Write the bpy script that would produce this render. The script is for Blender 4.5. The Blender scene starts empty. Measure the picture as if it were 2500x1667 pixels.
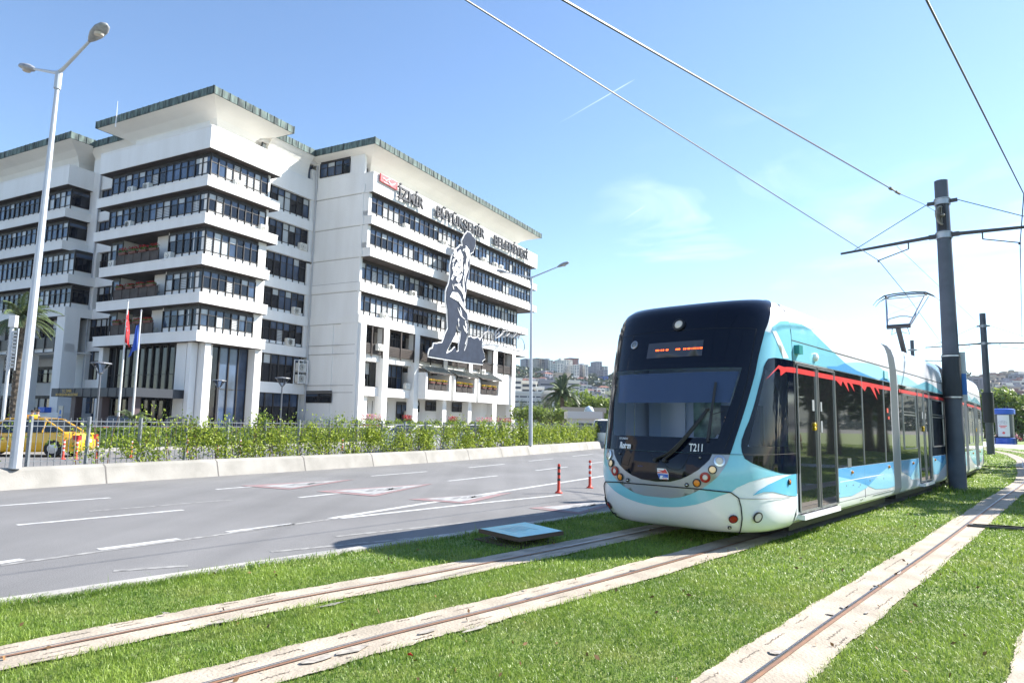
import bpy, math, random
import numpy as np
from mathutils import Vector, Matrix
from mathutils.geometry import delaunay_2d_cdt
random.seed(7); RNG = np.random.default_rng(5)
PI = math.pi
scn = bpy.context.scene; COL = scn.collection
# ---------------------------------------------------------------- camera (24 mm lens, eye height 1.7 m)
PITCH, ROLL, EYE = math.radians(6.67), math.radians(1.094), 1.7
fw = Vector((0, math.cos(PITCH), math.sin(PITCH))); rt = Vector((1, 0, 0)); up = rt.cross(fw)
r2 = rt*math.cos(ROLL)+up*math.sin(ROLL); u2 = -rt*math.sin(ROLL)+up*math.cos(ROLL)
cam = bpy.data.objects.new('camera', bpy.data.cameras.new('camera')); COL.objects.link(cam)
cam.data.sensor_width = 36; cam.data.lens = 24.0; cam.data.clip_end = 6000; cam.data.clip_start = .05
mw = Matrix((r2, u2, -fw)).transposed().to_4x4(); mw.translation = Vector((0, 0, EYE)); cam.matrix_world = mw
scn.camera = cam
def ray(x, y): return ((x-1250)*r2-(y-833.5)*u2+1667*fw)/1667     # photo pixel (2500 px wide) -> direction
def G(x, y, z=0.0):                                               # photo pixel -> point on the level z
    d = ray(x, y); t = (z-EYE)/d.z; return Vector((d.x*t, d.y*t, z))
def AT(x, y, Y):                                                  # photo pixel -> point at Y metres ahead
    d = ray(x, y); t = Y/d.y; return Vector((d.x*t, Y, EYE+d.z*t))
# ---------------------------------------------------------------- materials
MAT = {}
def mat(name, col, rough=.6, metal=0, var=.0, scale=3.0, bump=0.0, bscale=40., spec=None, col2=None, detail=4, emit=None, stretch=None, coat=0):
    if name in MAT: return MAT[name]
    m = bpy.data.materials.new(name); m.use_nodes = True; nt = m.node_tree; b = nt.nodes['Principled BSDF']
    b.inputs['Base Color'].default_value = (*col, 1); b.inputs['Roughness'].default_value = rough; b.inputs['Metallic'].default_value = metal
    if coat: b.inputs['Coat Weight'].default_value = coat; b.inputs['Coat Roughness'].default_value = .06
    if spec is not None: b.inputs['Specular IOR Level'].default_value = spec
    tc = nt.nodes.new('ShaderNodeTexCoord'); src = tc.outputs['Object']
    if stretch:
        mp = nt.nodes.new('ShaderNodeMapping'); mp.inputs['Scale'].default_value = stretch; nt.links.new(src, mp.inputs[0]); src = mp.outputs[0]
    if var or col2:
        n = nt.nodes.new('ShaderNodeTexNoise'); n.inputs['Scale'].default_value = scale; n.inputs['Detail'].default_value = detail; nt.links.new(src, n.inputs['Vector'])
        r = nt.nodes.new('ShaderNodeValToRGB'); nt.links.new(n.outputs['Fac'], r.inputs[0]); nt.links.new(r.outputs[0], b.inputs['Base Color'])
        c2 = col2 or tuple(c*(1-var) for c in col); c1 = col if col2 else tuple(min(1, c*(1+var)) for c in col)
        r.color_ramp.elements[0].position = .35; r.color_ramp.elements[1].position = .65
        r.color_ramp.elements[0].color = (*c2, 1); r.color_ramp.elements[1].color = (*c1, 1)
    if bump:
        n2 = nt.nodes.new('ShaderNodeTexNoise'); n2.inputs['Scale'].default_value = bscale; n2.inputs['Detail'].default_value = 5; nt.links.new(src, n2.inputs['Vector'])
        bp = nt.nodes.new('ShaderNodeBump'); bp.inputs['Strength'].default_value = bump; bp.inputs['Distance'].default_value = .02; nt.links.new(n2.outputs['Fac'], bp.inputs['Height']); nt.links.new(bp.outputs[0], b.inputs['Normal'])
    if emit: b.inputs['Emission Color'].default_value = (*emit[:3], 1); b.inputs['Emission Strength'].default_value = emit[3]
    MAT[name] = m; return m
def leafmat(name, c1, c2, scale=.8, trans=.35, rough=.5, dry=None):
    if name in MAT: return MAT[name]
    m = bpy.data.materials.new(name); m.use_nodes = True; nt = m.node_tree; b = nt.nodes['Principled BSDF']; out = nt.nodes['Material Output']
    b.inputs['Roughness'].default_value = rough
    at = nt.nodes.new('ShaderNodeAttribute'); at.attribute_name = 'tone'
    n = nt.nodes.new('ShaderNodeTexNoise'); n.inputs['Scale'].default_value = scale; tc = nt.nodes.new('ShaderNodeTexCoord'); nt.links.new(tc.outputs['Object'], n.inputs['Vector'])
    a = nt.nodes.new('ShaderNodeMath'); a.operation = 'ADD'; nt.links.new(at.outputs['Fac'], a.inputs[0]); nt.links.new(n.outputs['Fac'], a.inputs[1])
    s = nt.nodes.new('ShaderNodeMath'); s.operation = 'MULTIPLY_ADD'; s.inputs[1].default_value = .9; s.inputs[2].default_value = -.4; nt.links.new(a.outputs[0], s.inputs[0])
    r = nt.nodes.new('ShaderNodeValToRGB'); r.color_ramp.elements[0].color = (*c1, 1); r.color_ramp.elements[1].color = (*c2, 1); nt.links.new(s.outputs[0], r.inputs[0])
    col_ = r.outputs[0]
    if dry:
        n3 = nt.nodes.new('ShaderNodeTexNoise'); n3.inputs['Scale'].default_value = 1.1; n3.inputs['Detail'].default_value = 6; nt.links.new(tc.outputs['Object'], n3.inputs['Vector'])
        m3 = nt.nodes.new('ShaderNodeMapRange'); m3.inputs[1].default_value = .52; m3.inputs[2].default_value = .72; m3.inputs[3].default_value = 0; m3.inputs[4].default_value = .75; nt.links.new(n3.outputs['Fac'], m3.inputs[0])
        x3 = nt.nodes.new('ShaderNodeMix'); x3.data_type = 'RGBA'; nt.links.new(m3.outputs[0], x3.inputs[0]); nt.links.new(col_, x3.inputs[6]); x3.inputs[7].default_value = (*dry, 1); col_ = x3.outputs[2]
    nt.links.new(col_, b.inputs['Base Color'])
    t = nt.nodes.new('ShaderNodeBsdfTranslucent'); nt.links.new(col_, t.inputs[0]); mx = nt.nodes.new('ShaderNodeMixShader'); mx.inputs[0].default_value = trans
    nt.links.new(b.outputs[0], mx.inputs[1]); nt.links.new(t.outputs[0], mx.inputs[2]); nt.links.new(mx.outputs[0], out.inputs[0])
    MAT[name] = m; return m
def glassmat(name, tint, ior=1.5):
    m = bpy.data.materials.new(name); m.use_nodes = True; nt = m.node_tree; nt.nodes.remove(nt.nodes['Principled BSDF']); out = nt.nodes['Material Output']
    t = nt.nodes.new('ShaderNodeBsdfTransparent'); t.inputs[0].default_value = (*tint, 1); g = nt.nodes.new('ShaderNodeBsdfGlossy'); g.inputs['Roughness'].default_value = .01
    f = nt.nodes.new('ShaderNodeFresnel'); f.inputs[0].default_value = ior; mx = nt.nodes.new('ShaderNodeMixShader')
    nt.links.new(f.outputs[0], mx.inputs[0]); nt.links.new(t.outputs[0], mx.inputs[1]); nt.links.new(g.outputs[0], mx.inputs[2]); nt.links.new(mx.outputs[0], out.inputs[0]); MAT[name] = m; return m
# ---------------------------------------------------------------- mesh builder
class B:
    def __init__(s, ox=0, oy=0, oz=0, T=None): s.v = []; s.f = []; s.mi = []; s.o = (ox, oy, oz); s.T = T; s.tone = None
    def add(s, vs, fs, m=0):
        n = len(s.v)
        for p in vs:
            if s.T: p = s.T(*p)
            s.v.append((p[0]-s.o[0], p[1]-s.o[1], p[2]-s.o[2]))
        for f in fs: s.f.append(tuple(i+n for i in f)); s.mi.append(m)
        return s
    def box(s, x0, x1, y0, y1, z0, z1, m=0):
        x0, x1 = min(x0, x1), max(x0, x1); y0, y1 = min(y0, y1), max(y0, y1); z0, z1 = min(z0, z1), max(z0, z1)
        return s.add([(x, y, z) for z in (z0, z1) for y in (y0, y1) for x in (x0, x1)], [(0, 2, 3, 1), (4, 5, 7, 6), (0, 1, 5, 4), (2, 6, 7, 3), (0, 4, 6, 2), (1, 3, 7, 5)], m)
    def rbox(s, c, sz, rz=0, m=0, rx=0, ry=0):
        R = Matrix.Rotation(rz, 3, 'Z') @ Matrix.Rotation(ry, 3, 'Y') @ Matrix.Rotation(rx, 3, 'X'); c = Vector(c)
        vs = [c+R@Vector((x*sz[0]/2, y*sz[1]/2, z*sz[2]/2)) for z in (-1, 1) for y in (-1, 1) for x in (-1, 1)]
        return s.add(vs, [(0, 2, 3, 1), (4, 5, 7, 6), (0, 1, 5, 4), (2, 6, 7, 3), (0, 4, 6, 2), (1, 3, 7, 5)], m)
    def quad(s, a, b, c, d, m=0): return s.add([a, b, c, d], [(0, 1, 2, 3)], m)
    def poly(s, pts, m=0): return s.add(pts, [tuple(range(len(pts)))], m)
    def prism(s, poly, z0, z1, m=0):
        n = len(poly); vs = [(x, y, z0) for x, y in poly]+[(x, y, z1) for x, y in poly]
        return s.add(vs, [tuple(range(n))[::-1], tuple(range(n, 2*n))]+[(i, (i+1) % n, n+(i+1) % n, n+i) for i in range(n)], m)
    def tube(s, pts, r, seg=8, m=0, caps=True):
        pts = [Vector(p) for p in pts]; rs = r if isinstance(r, (list, tuple)) else [r]*len(pts); n = len(s.v); vs = []; last = None
        for i, p in enumerate(pts):
            d = (pts[min(i+1, len(pts)-1)]-pts[max(i-1, 0)]).normalized()
            if last is None: a = d.orthogonal().normalized()
            else: a = (last-d*last.dot(d)); a = a.normalized() if a.length > 1e-6 else d.orthogonal().normalized()
            last = a; b = d.cross(a)
            for k in range(seg): t = 2*PI*k/seg; vs.append(p+(a*math.cos(t)+b*math.sin(t))*rs[i])
        fs = [(i*seg+k, i*seg+(k+1) % seg, (i+1)*seg+(k+1) % seg, (i+1)*seg+k) for i in range(len(pts)-1) for k in range(seg)]
        if caps: fs += [tuple(range(seg))[::-1], tuple(range((len(pts)-1)*seg, len(pts)*seg))]
        return s.add(vs, fs, m)
    def lathe(s, prof, c=(0, 0, 0), seg=16, m=0, axis=None):
        vs = []; A = Matrix.Identity(3)
        if axis is not None: A = Vector((0, 0, 1)).rotation_difference(Vector(axis)).to_matrix()
        for r, z in prof:
            for k in range(seg): t = 2*PI*k/seg; vs.append(Vector(c)+A@Vector((r*math.cos(t), r*math.sin(t), z)))
        n = len(prof); fs = [(i*seg+k, i*seg+(k+1) % seg, (i+1)*seg+(k+1) % seg, (i+1)*seg+k) for i in range(n-1) for k in range(seg)]
        fs += [tuple(range(seg))[::-1], tuple(range((n-1)*seg, n*seg))]
        return s.add(vs, fs, m)
    def build(s, name, mats, parent=None, smooth=False, loc=None, rz=0, bevel=0):
        me = bpy.data.meshes.new(name); me.from_pydata([tuple(v) for v in s.v], [], s.f); me.update()
        if not isinstance(mats, (list, tuple)): mats = [mats]
        for m in mats: me.materials.append(m)
        if len(mats) > 1: me.polygons.foreach_set('material_index', s.mi)
        if smooth:
            me.polygons.foreach_set('use_smooth', [True]*len(me.polygons))
            if smooth is not True: me.set_sharp_from_angle(angle=math.radians(smooth))
        if s.tone is not None:
            a = me.attributes.new('tone', 'FLOAT', 'FACE'); a.data.foreach_set('value', s.tone)
        o = bpy.data.objects.new(name, me); COL.objects.link(o)
        if parent: o.parent = parent
        if loc is not None: o.location = loc
        o.rotation_euler.z = rz
        if bevel:
            md = o.modifiers.new('bevel', 'BEVEL'); md.width = bevel; md.segments = 2; md.limit_method = 'ANGLE'
        return o
def tag(o, label, cat=None, group=None, kind=None):
    if label: o['label'] = label
    if cat: o['category'] = cat
    if group: o['group'] = group
    if kind: o['kind'] = kind
    return o
def thing(name, label, cat, loc=(0, 0, 0), rz=0, group=None):
    o = bpy.data.objects.new(name, None); COL.objects.link(o); o.location = loc; o.rotation_euler.z = rz; return tag(o, label, cat, group)
def copy_tree(o, parent=None):
    c = o.copy(); COL.objects.link(c)
    if parent: c.parent = parent
    for ch in [x for x in COL.objects if x.parent == o]: copy_tree(ch, c)
    return c
def text(name, s, size, ext, m, parent=None, M=None, kern=1.0, sx=1.0, bold=0.0, align='LEFT'):
    c = bpy.data.curves.new('t', 'FONT'); c.body = s; c.size = size; c.extrude = ext; c.space_character = kern; c.offset = bold; c.align_x = align
    o = bpy.data.objects.new('t', c); COL.objects.link(o); dg = bpy.context.evaluated_depsgraph_get()
    me = bpy.data.meshes.new_from_object(o.evaluated_get(dg)); bpy.data.objects.remove(o)
    me.transform(Matrix.Diagonal((sx, 1, 1, 1)))
    if M is not None: me.transform(M)
    me.materials.clear(); me.materials.append(m); t = bpy.data.objects.new(name, me); COL.objects.link(t)
    if parent: t.parent = parent
    return t
def cdt(polys, holes=(), grid=None):
    """triangulate a 2D polygon with holes; grid=(dx,dy) adds inner points so it can be bent over a curved surface"""
    from mathutils import Vector as V
    pts = []; edges = []
    for pl in [polys]+list(holes):
        n0 = len(pts); m = len(pl)
        for i in range(m):
            a = V(pl[i]); b = V(pl[(i+1) % m]); k = 1
            if grid: k = max(1, int(max(abs(b.x-a.x)/grid[0], abs(b.y-a.y)/grid[1])+.999))
            for j in range(k): pts.append(a+(b-a)*j/k)
        m2 = len(pts)-n0; edges += [(n0+i, n0+(i+1) % m2) for i in range(m2)]
    def inside(p, pl):
        c = False; j = len(pl)-1
        for i in range(len(pl)):
            if (pl[i][1] > p[1]) != (pl[j][1] > p[1]) and p[0] < (pl[j][0]-pl[i][0])*(p[1]-pl[i][1])/(pl[j][1]-pl[i][1])+pl[i][0]: c = not c
            j = i
        return c
    if grid:
        x0 = min(p[0] for p in polys); x1 = max(p[0] for p in polys); y0 = min(p[1] for p in polys); y1 = max(p[1] for p in polys)
        for x in np.arange(math.ceil(x0/grid[0])*grid[0], x1, grid[0]):
            for y in np.arange(math.ceil(y0/grid[1])*grid[1], y1, grid[1]):
                if inside((x, y), polys) and not any(inside((x, y), h) for h in holes): pts.append(V((x, y)))
    vo, eo, fo, *_ = delaunay_2d_cdt(pts, edges, [], 0, 1e-6)
    fs = []
    for f in fo:
        c = sum((vo[i] for i in f), V((0, 0)))/len(f)
        if inside(c, polys) and not any(inside(c, h) for h in holes): fs.append(tuple(f))
    return [tuple(v) for v in vo], fs
def slab2d(bld, poly, holes, fn, m=0, d=0.0):
    """polygon in a plane, thickened by d along fn's third argument"""
    v, f = cdt(poly, holes)
    if not d: return bld.add([fn(x, y, 0) for x, y in v], f, m)
    n = len(v); bld.add([fn(x, y, 0) for x, y in v]+[fn(x, y, d) for x, y in v], f+[tuple(i+n for i in q[::-1]) for q in f], m)
    for pl in [poly]+list(holes):
        k = len(pl); bld.add([fn(x, y, 0) for x, y in pl]+[fn(x, y, d) for x, y in pl], [(i, (i+1) % k, k+(i+1) % k, k+i) for i in range(k)], m)
    return bld
def leaves(b, pts, size, m=0, flat=.0, tones=True):
    """leaf-sized faces at points"""
    n = len(pts); P = np.asarray(pts, float); s = size*(0.6+0.8*RNG.random(n))
    a = RNG.normal(size=(n, 3)); a[:, 2] *= (1-flat*.6); a /= np.linalg.norm(a, axis=1)[:, None]
    c = RNG.normal(size=(n, 3)); c -= a*(c*a).sum(1)[:, None]; c /= np.linalg.norm(c, axis=1)[:, None]
    q = np.stack([P-a*s[:, None], P-c*s[:, None]*.55+a*s[:, None]*.1, P+a*s[:, None], P+c*s[:, None]*.55+a*s[:, None]*.1], 1).reshape(-1, 3)
    n0 = len(b.v); b.v.extend([(x-b.o[0], y-b.o[1], z-b.o[2]) for x, y, z in q.tolist()])
    b.f.extend([(n0+4*i, n0+4*i+1, n0+4*i+2, n0+4*i+3) for i in range(n)]); b.mi.extend([m]*n)
    if b.tone is None: b.tone = [0.5]*(len(b.f)-n)
    b.tone.extend(RNG.random(n).tolist())
# shared materials
CONC = mat('concrete_white', (.72, .71, .69), .8, var=.06, scale=.6, bump=.15, bscale=8)
WALL = mat('white_wall', (.80, .795, .775), .75, col2=(.745, .735, .71), scale=.9, detail=8, bump=.05, bscale=12, stretch=(1, 1, .18))
DARK = mat('dark_bronze', (.018, .015, .014), .45)
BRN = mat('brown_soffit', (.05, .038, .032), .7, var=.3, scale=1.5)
GREY = mat('galvanised', (.42, .45, .48), .42, metal=.55, var=.08, scale=6)
POLEM = mat('pole_grey', (.075, .088, .115), .5, metal=.0, var=.12, scale=3)
BLACK = mat('black', (.012, .012, .014), .5)
ACW = mat('ac_casing', (.66, .65, .60), .55, var=.08, scale=5)
# ---------------------------------------------------------------- world and sun
SUN_AZ, SUN_EL = math.radians(70), math.radians(37)
w = bpy.data.worlds.new('World'); scn.world = w; w.use_nodes = True; nt = w.node_tree; bg = nt.nodes['Background']
sky = nt.nodes.new('ShaderNodeTexSky'); sky.sky_type = 'NISHITA'; sky.sun_disc = False; sky.sun_elevation = SUN_EL; sky.sun_rotation = SUN_AZ
sky.air_density = 1.0; sky.dust_density = .15; sky.ozone_density = 3.5
tc = nt.nodes.new('ShaderNodeTexCoord')
def N(t, **k):
    n = nt.nodes.new(t)
    for a, b in k.items(): setattr(n, a, b)
    return n
def mth(op, a, b=None, c=None):
    n = N('ShaderNodeMath', operation=op)
    for i, x in enumerate((a, b, c)):
        if x is None: continue
        if isinstance(x, (int, float)): n.inputs[i].default_value = x
        else: nt.links.new(x, n.inputs[i])
    return n.outputs[0]
def dot(v):
    n = N('ShaderNodeVectorMath', operation='DOT_PRODUCT'); nt.links.new(tc.outputs['Generated'], n.inputs[0]); n.inputs[1].default_value = v; return n.outputs['Value']
mp = N('ShaderNodeMapping'); mp.inputs['Scale'].default_value = (1.6, 1.6, 5.5); mp.inputs['Rotation'].default_value = (.25, .35, 0); nt.links.new(tc.outputs['Generated'], mp.inputs[0])
nz = N('ShaderNodeTexNoise'); nz.inputs['Scale'].default_value = 2.6; nz.inputs['Detail'].default_value = 7; nz.inputs['Roughness'].default_value = .55; nz.inputs['Distortion'].default_value = .7; nt.links.new(mp.outputs[0], nz.inputs[0])
cl = None
for (px, py, wd, st) in ((1690, 590, .988, .20), (2400, 690, .98, .22), (1900, 480, .99, .10)):     # wisps low in the sky to the right
    v = ray(px, py).normalized(); k = mth('MULTIPLY', mth('SMOOTH_MIN', mth('MAXIMUM', mth('MULTIPLY', mth('SUBTRACT', dot(v), wd), 1/(1-wd)), 0), 1, .1), st)
    cl = k if cl is None else mth('ADD', cl, k)
cn = mth('MULTIPLY', mth('MAXIMUM', mth('MULTIPLY', mth('SUBTRACT', nz.outputs['Fac'], .50), 3.5), 0), cl)
def trail(a, b, wid, st):
    A = ray(*a).normalized(); Bv = ray(*b).normalized(); nn = A.cross(Bv).normalized(); m = (A+Bv).normalized(); t = (Bv-A).normalized(); hw = (Bv-A).length/2
    k = mth('MAXIMUM', mth('SUBTRACT', 1, mth('DIVIDE', mth('ABSOLUTE', dot(nn)), wid)), 0)
    e = mth('MAXIMUM', mth('SUBTRACT', 1, mth('POWER', mth('DIVIDE', mth('ABSOLUTE', dot(t)), hw), 4)), 0)
    f = mth('GREATER_THAN', dot(m), .5)
    g = mth('MINIMUM', mth('MAXIMUM', mth('MULTIPLY_ADD', dot(t), .5/hw, .5), 0), 1)
    return mth('MULTIPLY', mth('MULTIPLY', mth('MULTIPLY', k, e), mth('MULTIPLY', f, g)), st)
cn = mth('ADD', cn, trail((1350, 310), (1552, 193), .0010, .30))                    # vapour trail left by an aircraft
cn = mth('ADD', cn, trail((1505, 548), (1575, 503), .0010, .15))
cn = mth('MINIMUM', cn, .85)
mx = N('ShaderNodeMix', data_type='RGBA'); nt.links.new(cn, mx.inputs[0]); nt.links.new(sky.outputs[0], mx.inputs[6]); mx.inputs[7].default_value = (13, 13.4, 14, 1)
nt.links.new(mx.outputs[2], bg.inputs[0]); bg.inputs[1].default_value = .104; scn.cycles.caustics_reflective = False; scn.cycles.caustics_refractive = False
sl = bpy.data.lights.new('sun', 'SUN'); sl.energy = 4.7; sl.angle = math.radians(.5); sl.color = (1, .95, .87)
so = bpy.data.objects.new('sun', sl); COL.objects.link(so)
sd = Vector((math.sin(SUN_AZ)*math.cos(SUN_EL), math.cos(SUN_AZ)*math.cos(SUN_EL), math.sin(SUN_EL)))
so.rotation_euler = sd.to_track_quat('Z', 'Y').to_euler()
scn.view_settings.view_transform = 'Standard'; scn.view_settings.look = 'None'; scn.view_settings.exposure = 1.33; scn.view_settings.gamma = 1
# ---------------------------------------------------------------- ground sheets
def catmull(P, n=8):
    P = [Vector(p) for p in P]; Q = [P[0]*2-P[1]]+P+[P[-1]*2-P[-2]]; out = []
    for i in range(1, len(Q)-2):
        for k in range(n):
            t = k/n; a, b, c, d = Q[i-1:i+3]
            out.append(.5*((2*b)+(c-a)*t+(2*a-5*b+4*c-d)*t*t+(3*b-a-3*c+d)*t**3))
    out.append(Q[-2]); return out
def offset(L, o):
    out = []
    for i, p in enumerate(L):
        d = (L[min(i+1, len(L)-1)]-L[max(i-1, 0)]).normalized(); out.append(Vector((p.x+d.y*o, p.y-d.x*o)))
    return out
def ribbon(b, L, R, z, m=0, j=0):
    n = len(L); vs = [(p.x, p.y, z) for p in L]+[(p.x, p.y, z) for p in R]
    return b.add(vs, [(i, n+i, n+i+1, i+1) for i in range(n-1)], m)
def nodes_mix(m, fn): pass
BARR = catmull([(-22, -4), (-14.5, 8.8), (-11.3, 14.6), (-8.9, 18.7), (-4.9, 24.9), (-1.9, 30), (1.1, 36.0), (4.9, 44.0), (16, 68), (40, 118), (75, 190)])   # foot of the far barrier
CURB = catmull([(-16, -8), (-8.0, 2.4), (-4.43, 6.2), (-2.57, 8.25), (-.42, 10.55), (1.75, 12.95), (9, 21.2), (19, 34.2), (30, 52), (44, 80), (80, 150), (110, 215)])
b = B(); b.box(-1290, 1290, -410, 1280, -.5, -.06); ground = tag(b.build('ground', mat('earth', (.20, .19, .16), .95, var=.2, scale=.02)), None, kind='structure')
ASPH = mat('asphalt', (.188, .184, .182), .78, var=.10, scale=.35, bump=.35, bscale=160, stretch=(1, 1, 1))
def upgrade_asphalt(m):
    nt = m.node_tree; b = nt.nodes['Principled BSDF']; tcn = nt.nodes.new('ShaderNodeTexCoord'); mp = nt.nodes.new('ShaderNodeMapping'); mp.inputs['Rotation'].default_value = (0, 0, math.radians(32)); mp.inputs['Scale'].default_value = (1.3, .03, 1)
    nt.links.new(tcn.outputs['Object'], mp.inputs[0]); n = nt.nodes.new('ShaderNodeTexNoise'); n.inputs['Scale'].default_value = 1.2; n.inputs['Detail'].default_value = 6; nt.links.new(mp.outputs[0], n.inputs[0])
    n2 = nt.nodes.new('ShaderNodeTexNoise'); n2.inputs['Scale'].default_value = 90; n2.inputs['Detail'].default_value = 3; nt.links.new(tcn.outputs['Object'], n2.inputs[0])
    old = b.inputs['Base Color'].links[0].from_socket
    mr = nt.nodes.new('ShaderNodeMapRange'); mr.inputs[1].default_value = .3; mr.inputs[2].default_value = .7; mr.inputs[3].default_value = .90; mr.inputs[4].default_value = 1.10; nt.links.new(n.outputs['Fac'], mr.inputs[0])
    mr2 = nt.nodes.new('ShaderNodeMapRange'); mr2.inputs[1].default_value = .35; mr2.inputs[2].default_value = .65; mr2.inputs[3].default_value = .72; mr2.inputs[4].default_value = 1.3; nt.links.new(n2.outputs['Fac'], mr2.inputs[0])
    mu = nt.nodes.new('ShaderNodeMath'); mu.operation = 'MULTIPLY'; nt.links.new(mr.outputs[0], mu.inputs[0]); nt.links.new(mr2.outputs[0], mu.inputs[1])
    v = nt.nodes.new('ShaderNodeVectorMath'); v.operation = 'SCALE'; nt.links.new(old, v.inputs[0]); nt.links.new(mu.outputs[0], v.inputs['Scale']); nt.links.new(v.outputs[0], b.inputs['Base Color'])
upgrade_asphalt(ASPH)
b = B(); ribbon(b, BARR, [c for c in catmull([tuple(CURB[int(i*(len(CURB)-1)/(len(BARR)-1))]) for i in range(len(BARR))], 1)][:len(BARR)], 0); tag(b.build('road', ASPH), None, kind='structure')
# road paint
PAINT = mat('road_paint', (.62, .62, .60), .7, col2=(.38, .38, .38), scale=6, detail=8)
PAINTW = mat('worn_paint', (.42, .42, .41), .8, col2=(.28, .28, .28), scale=5, detail=8)
REDP = mat('red_paint', (.33, .19, .19), .8, col2=(.25, .20, .20), scale=5, detail=8)
Z1 = lambda x, y: (x/2.351, 1000+y/2.351)
Z2 = lambda x, y: (700+x/2.541, 1050+y/2.541)
def stroke(b, a, c, wd=.13, z=.004, m=0):
    a = G(*a); c = G(*c); d = (c-a).normalized(); n = Vector((d.y, -d.x, 0))*wd/2; zz = Vector((0, 0, z))
    b.quad(a-n+zz, a+n+zz, c+n+zz, c-n+zz, m)
b = B()
for a, c in ((Z1(-150, 562), Z1(632, 505)), (Z1(1240, 457), Z1(1560, 432)), (Z2(525, 284), Z2(870, 256)), (Z2(1130, 232), Z2(1348, 210)), (Z2(1503, 191), Z2(1650, 177)), (Z2(1775, 161), Z2(1897, 149)),
             (Z1(97, 662), Z1(1050, 575)), (Z1(1716, 504), Z1(1960, 478)), (Z2(1000, 315), Z2(1305, 282)), (Z2(1545, 250), Z2(1740, 227)), (Z2(1870, 207), Z2(2100, 180))): stroke(b, a, c)
for a, c in ((Z1(-100, 893), Z1(130, 858)), (Z1(565, 802), Z1(1027, 741)), (Z1(1305, 702), Z1(1682, 655))): stroke(b, a, c, .15)
stroke(b, Z2(270, 548), Z2(1000, 432), .16); stroke(b, Z2(1000, 432), Z2(2200, 248), .16); stroke(b, Z2(330, 547), Z2(1100, 462), .13); stroke(b, Z2(1100, 462), Z2(1700, 402), .13)
tag(b.build('road_markings', PAINT), None, kind='structure')
b = B()
for a, c in ((Z1(510, 583), Z1(1330, 517)), (Z1(0, 893), Z1(1900, 628)), (Z1(650, 925), Z1(1080, 895)), (Z2(-100, 755), Z2(1100, 640)), (Z2(300, 660), Z2(1600, 520))): stroke(b, a, c, .10, .004)
tag(b.build('faded_markings', mat('faded_paint', (.36, .355, .34), .85, col2=(.188, .184, .181), scale=9, detail=10)), None, kind='structure')
b = B()
for k, (P, Q) in enumerate((([Z1(1380, 437), Z1(2035, 401), Z1(1660, 459)], [Z1(1500, 439), Z1(1975, 404), Z1(1670, 452)]), ([Z2(180, 380), Z2(905, 333), Z2(545, 411)], [Z2(290, 379), Z2(850, 341), Z2(540, 401)]),
        ([Z2(750, 430), Z2(1400, 388), Z2(1120, 456)], [Z2(850, 428), Z2(1330, 392), Z2(1080, 446)]), ([Z2(1500, 484), Z2(2150, 425), Z2(1820, 520)], [Z2(1580, 481), Z2(2080, 432), Z2(1810, 511)]))):
    b.poly([G(*p)+Vector((0, 0, .008)) for p in P[::-1]], 0); b.poly([G(*p)+Vector((0, 0, .012)) for p in Q[::-1]], 1)
    c = [G(*p) for p in Q]; A, Bq, Cq = c
    for (s, t, ww, hh) in ((.30, .22, .08, .3), (.36, .34, .06, .22), (.5, .2, .07, .34), (.56, .2, .05, .3), (.62, .18, .07, .3), (.46, .38, .06, .2)):   # worn lettering
        p = A+(Bq-A)*s+(Cq-A)*t*.8; u = (Bq-A)*ww; v = (Cq-(A+Bq)/2)*hh; z = Vector((0, 0, .016)); b.quad(p+z, p+u+z, p+u*.7+v+z, p+v-u*.3+z, 2)
tag(b.build('road_warning_triangles', [REDP, PAINTW, mat('glyph', (.24, .24, .24), .8)]), None, kind='structure')
# kerb stones along the grass
b = B(); I = CURB; O = offset(CURB, .16)
for i in range(len(I)-1):
    h = .085
    for (p, q, r_, s_) in ((I[i], I[i+1], O[i+1], O[i]),): b.prism([(p.x, p.y), (s_.x, s_.y), (r_.x, r_.y), (q.x, q.y)], -.05, h)
tag(b.build('kerb', mat('kerb_stone', (.42, .40, .37), .85, var=.14, scale=2.5, bump=.3, bscale=30)), None, kind='structure')
# ---------------------------------------------------------------- tram tracks
TC = catmull([(-6.3, -6.0), (-3.2, -1.2), (.0, 2.75), (1.7, 4.78), (3.29, 6.66), (6.32, 10.19), (11.3, 16.1), (16.48, 22.2), (20.6, 27.6), (24.5, 33), (28.2, 38.0), (31.3, 42.6), (35.6, 49.4), (38.9, 55.4), (42, 61.5), (47, 73), (52, 86)])
TB = catmull([(-8.5, -4.0), (-5, .7), (-2.6, 3.5), (-1.47, 4.8), (-.83, 5.5), (.12, 6.45), (1.71, 8.15), (4.2, 10.95), (9.2, 16.6), (13.3, 21.4), (18, 27.4), (22.0, 33.2), (26.5, 40), (30.6, 47.5), (34.5, 55.5), (40, 68), (46, 83)])
TA = offset(TB, -1.44); TD = offset(TC, 1.54)
SLAB = mat('track_concrete', (.50, .425, .335), .85, col2=(.35, .30, .235), scale=2.6, detail=14, bump=.5, bscale=40)
RAILM = mat('rail_rust', (.30, .155, .085), .6, col2=(.22, .12, .08), scale=8); STEEL = mat('rail_steel', (.30, .30, .33), .35, metal=.8); GROOVE = mat('groove', (.04, .035, .035), .8)
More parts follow.
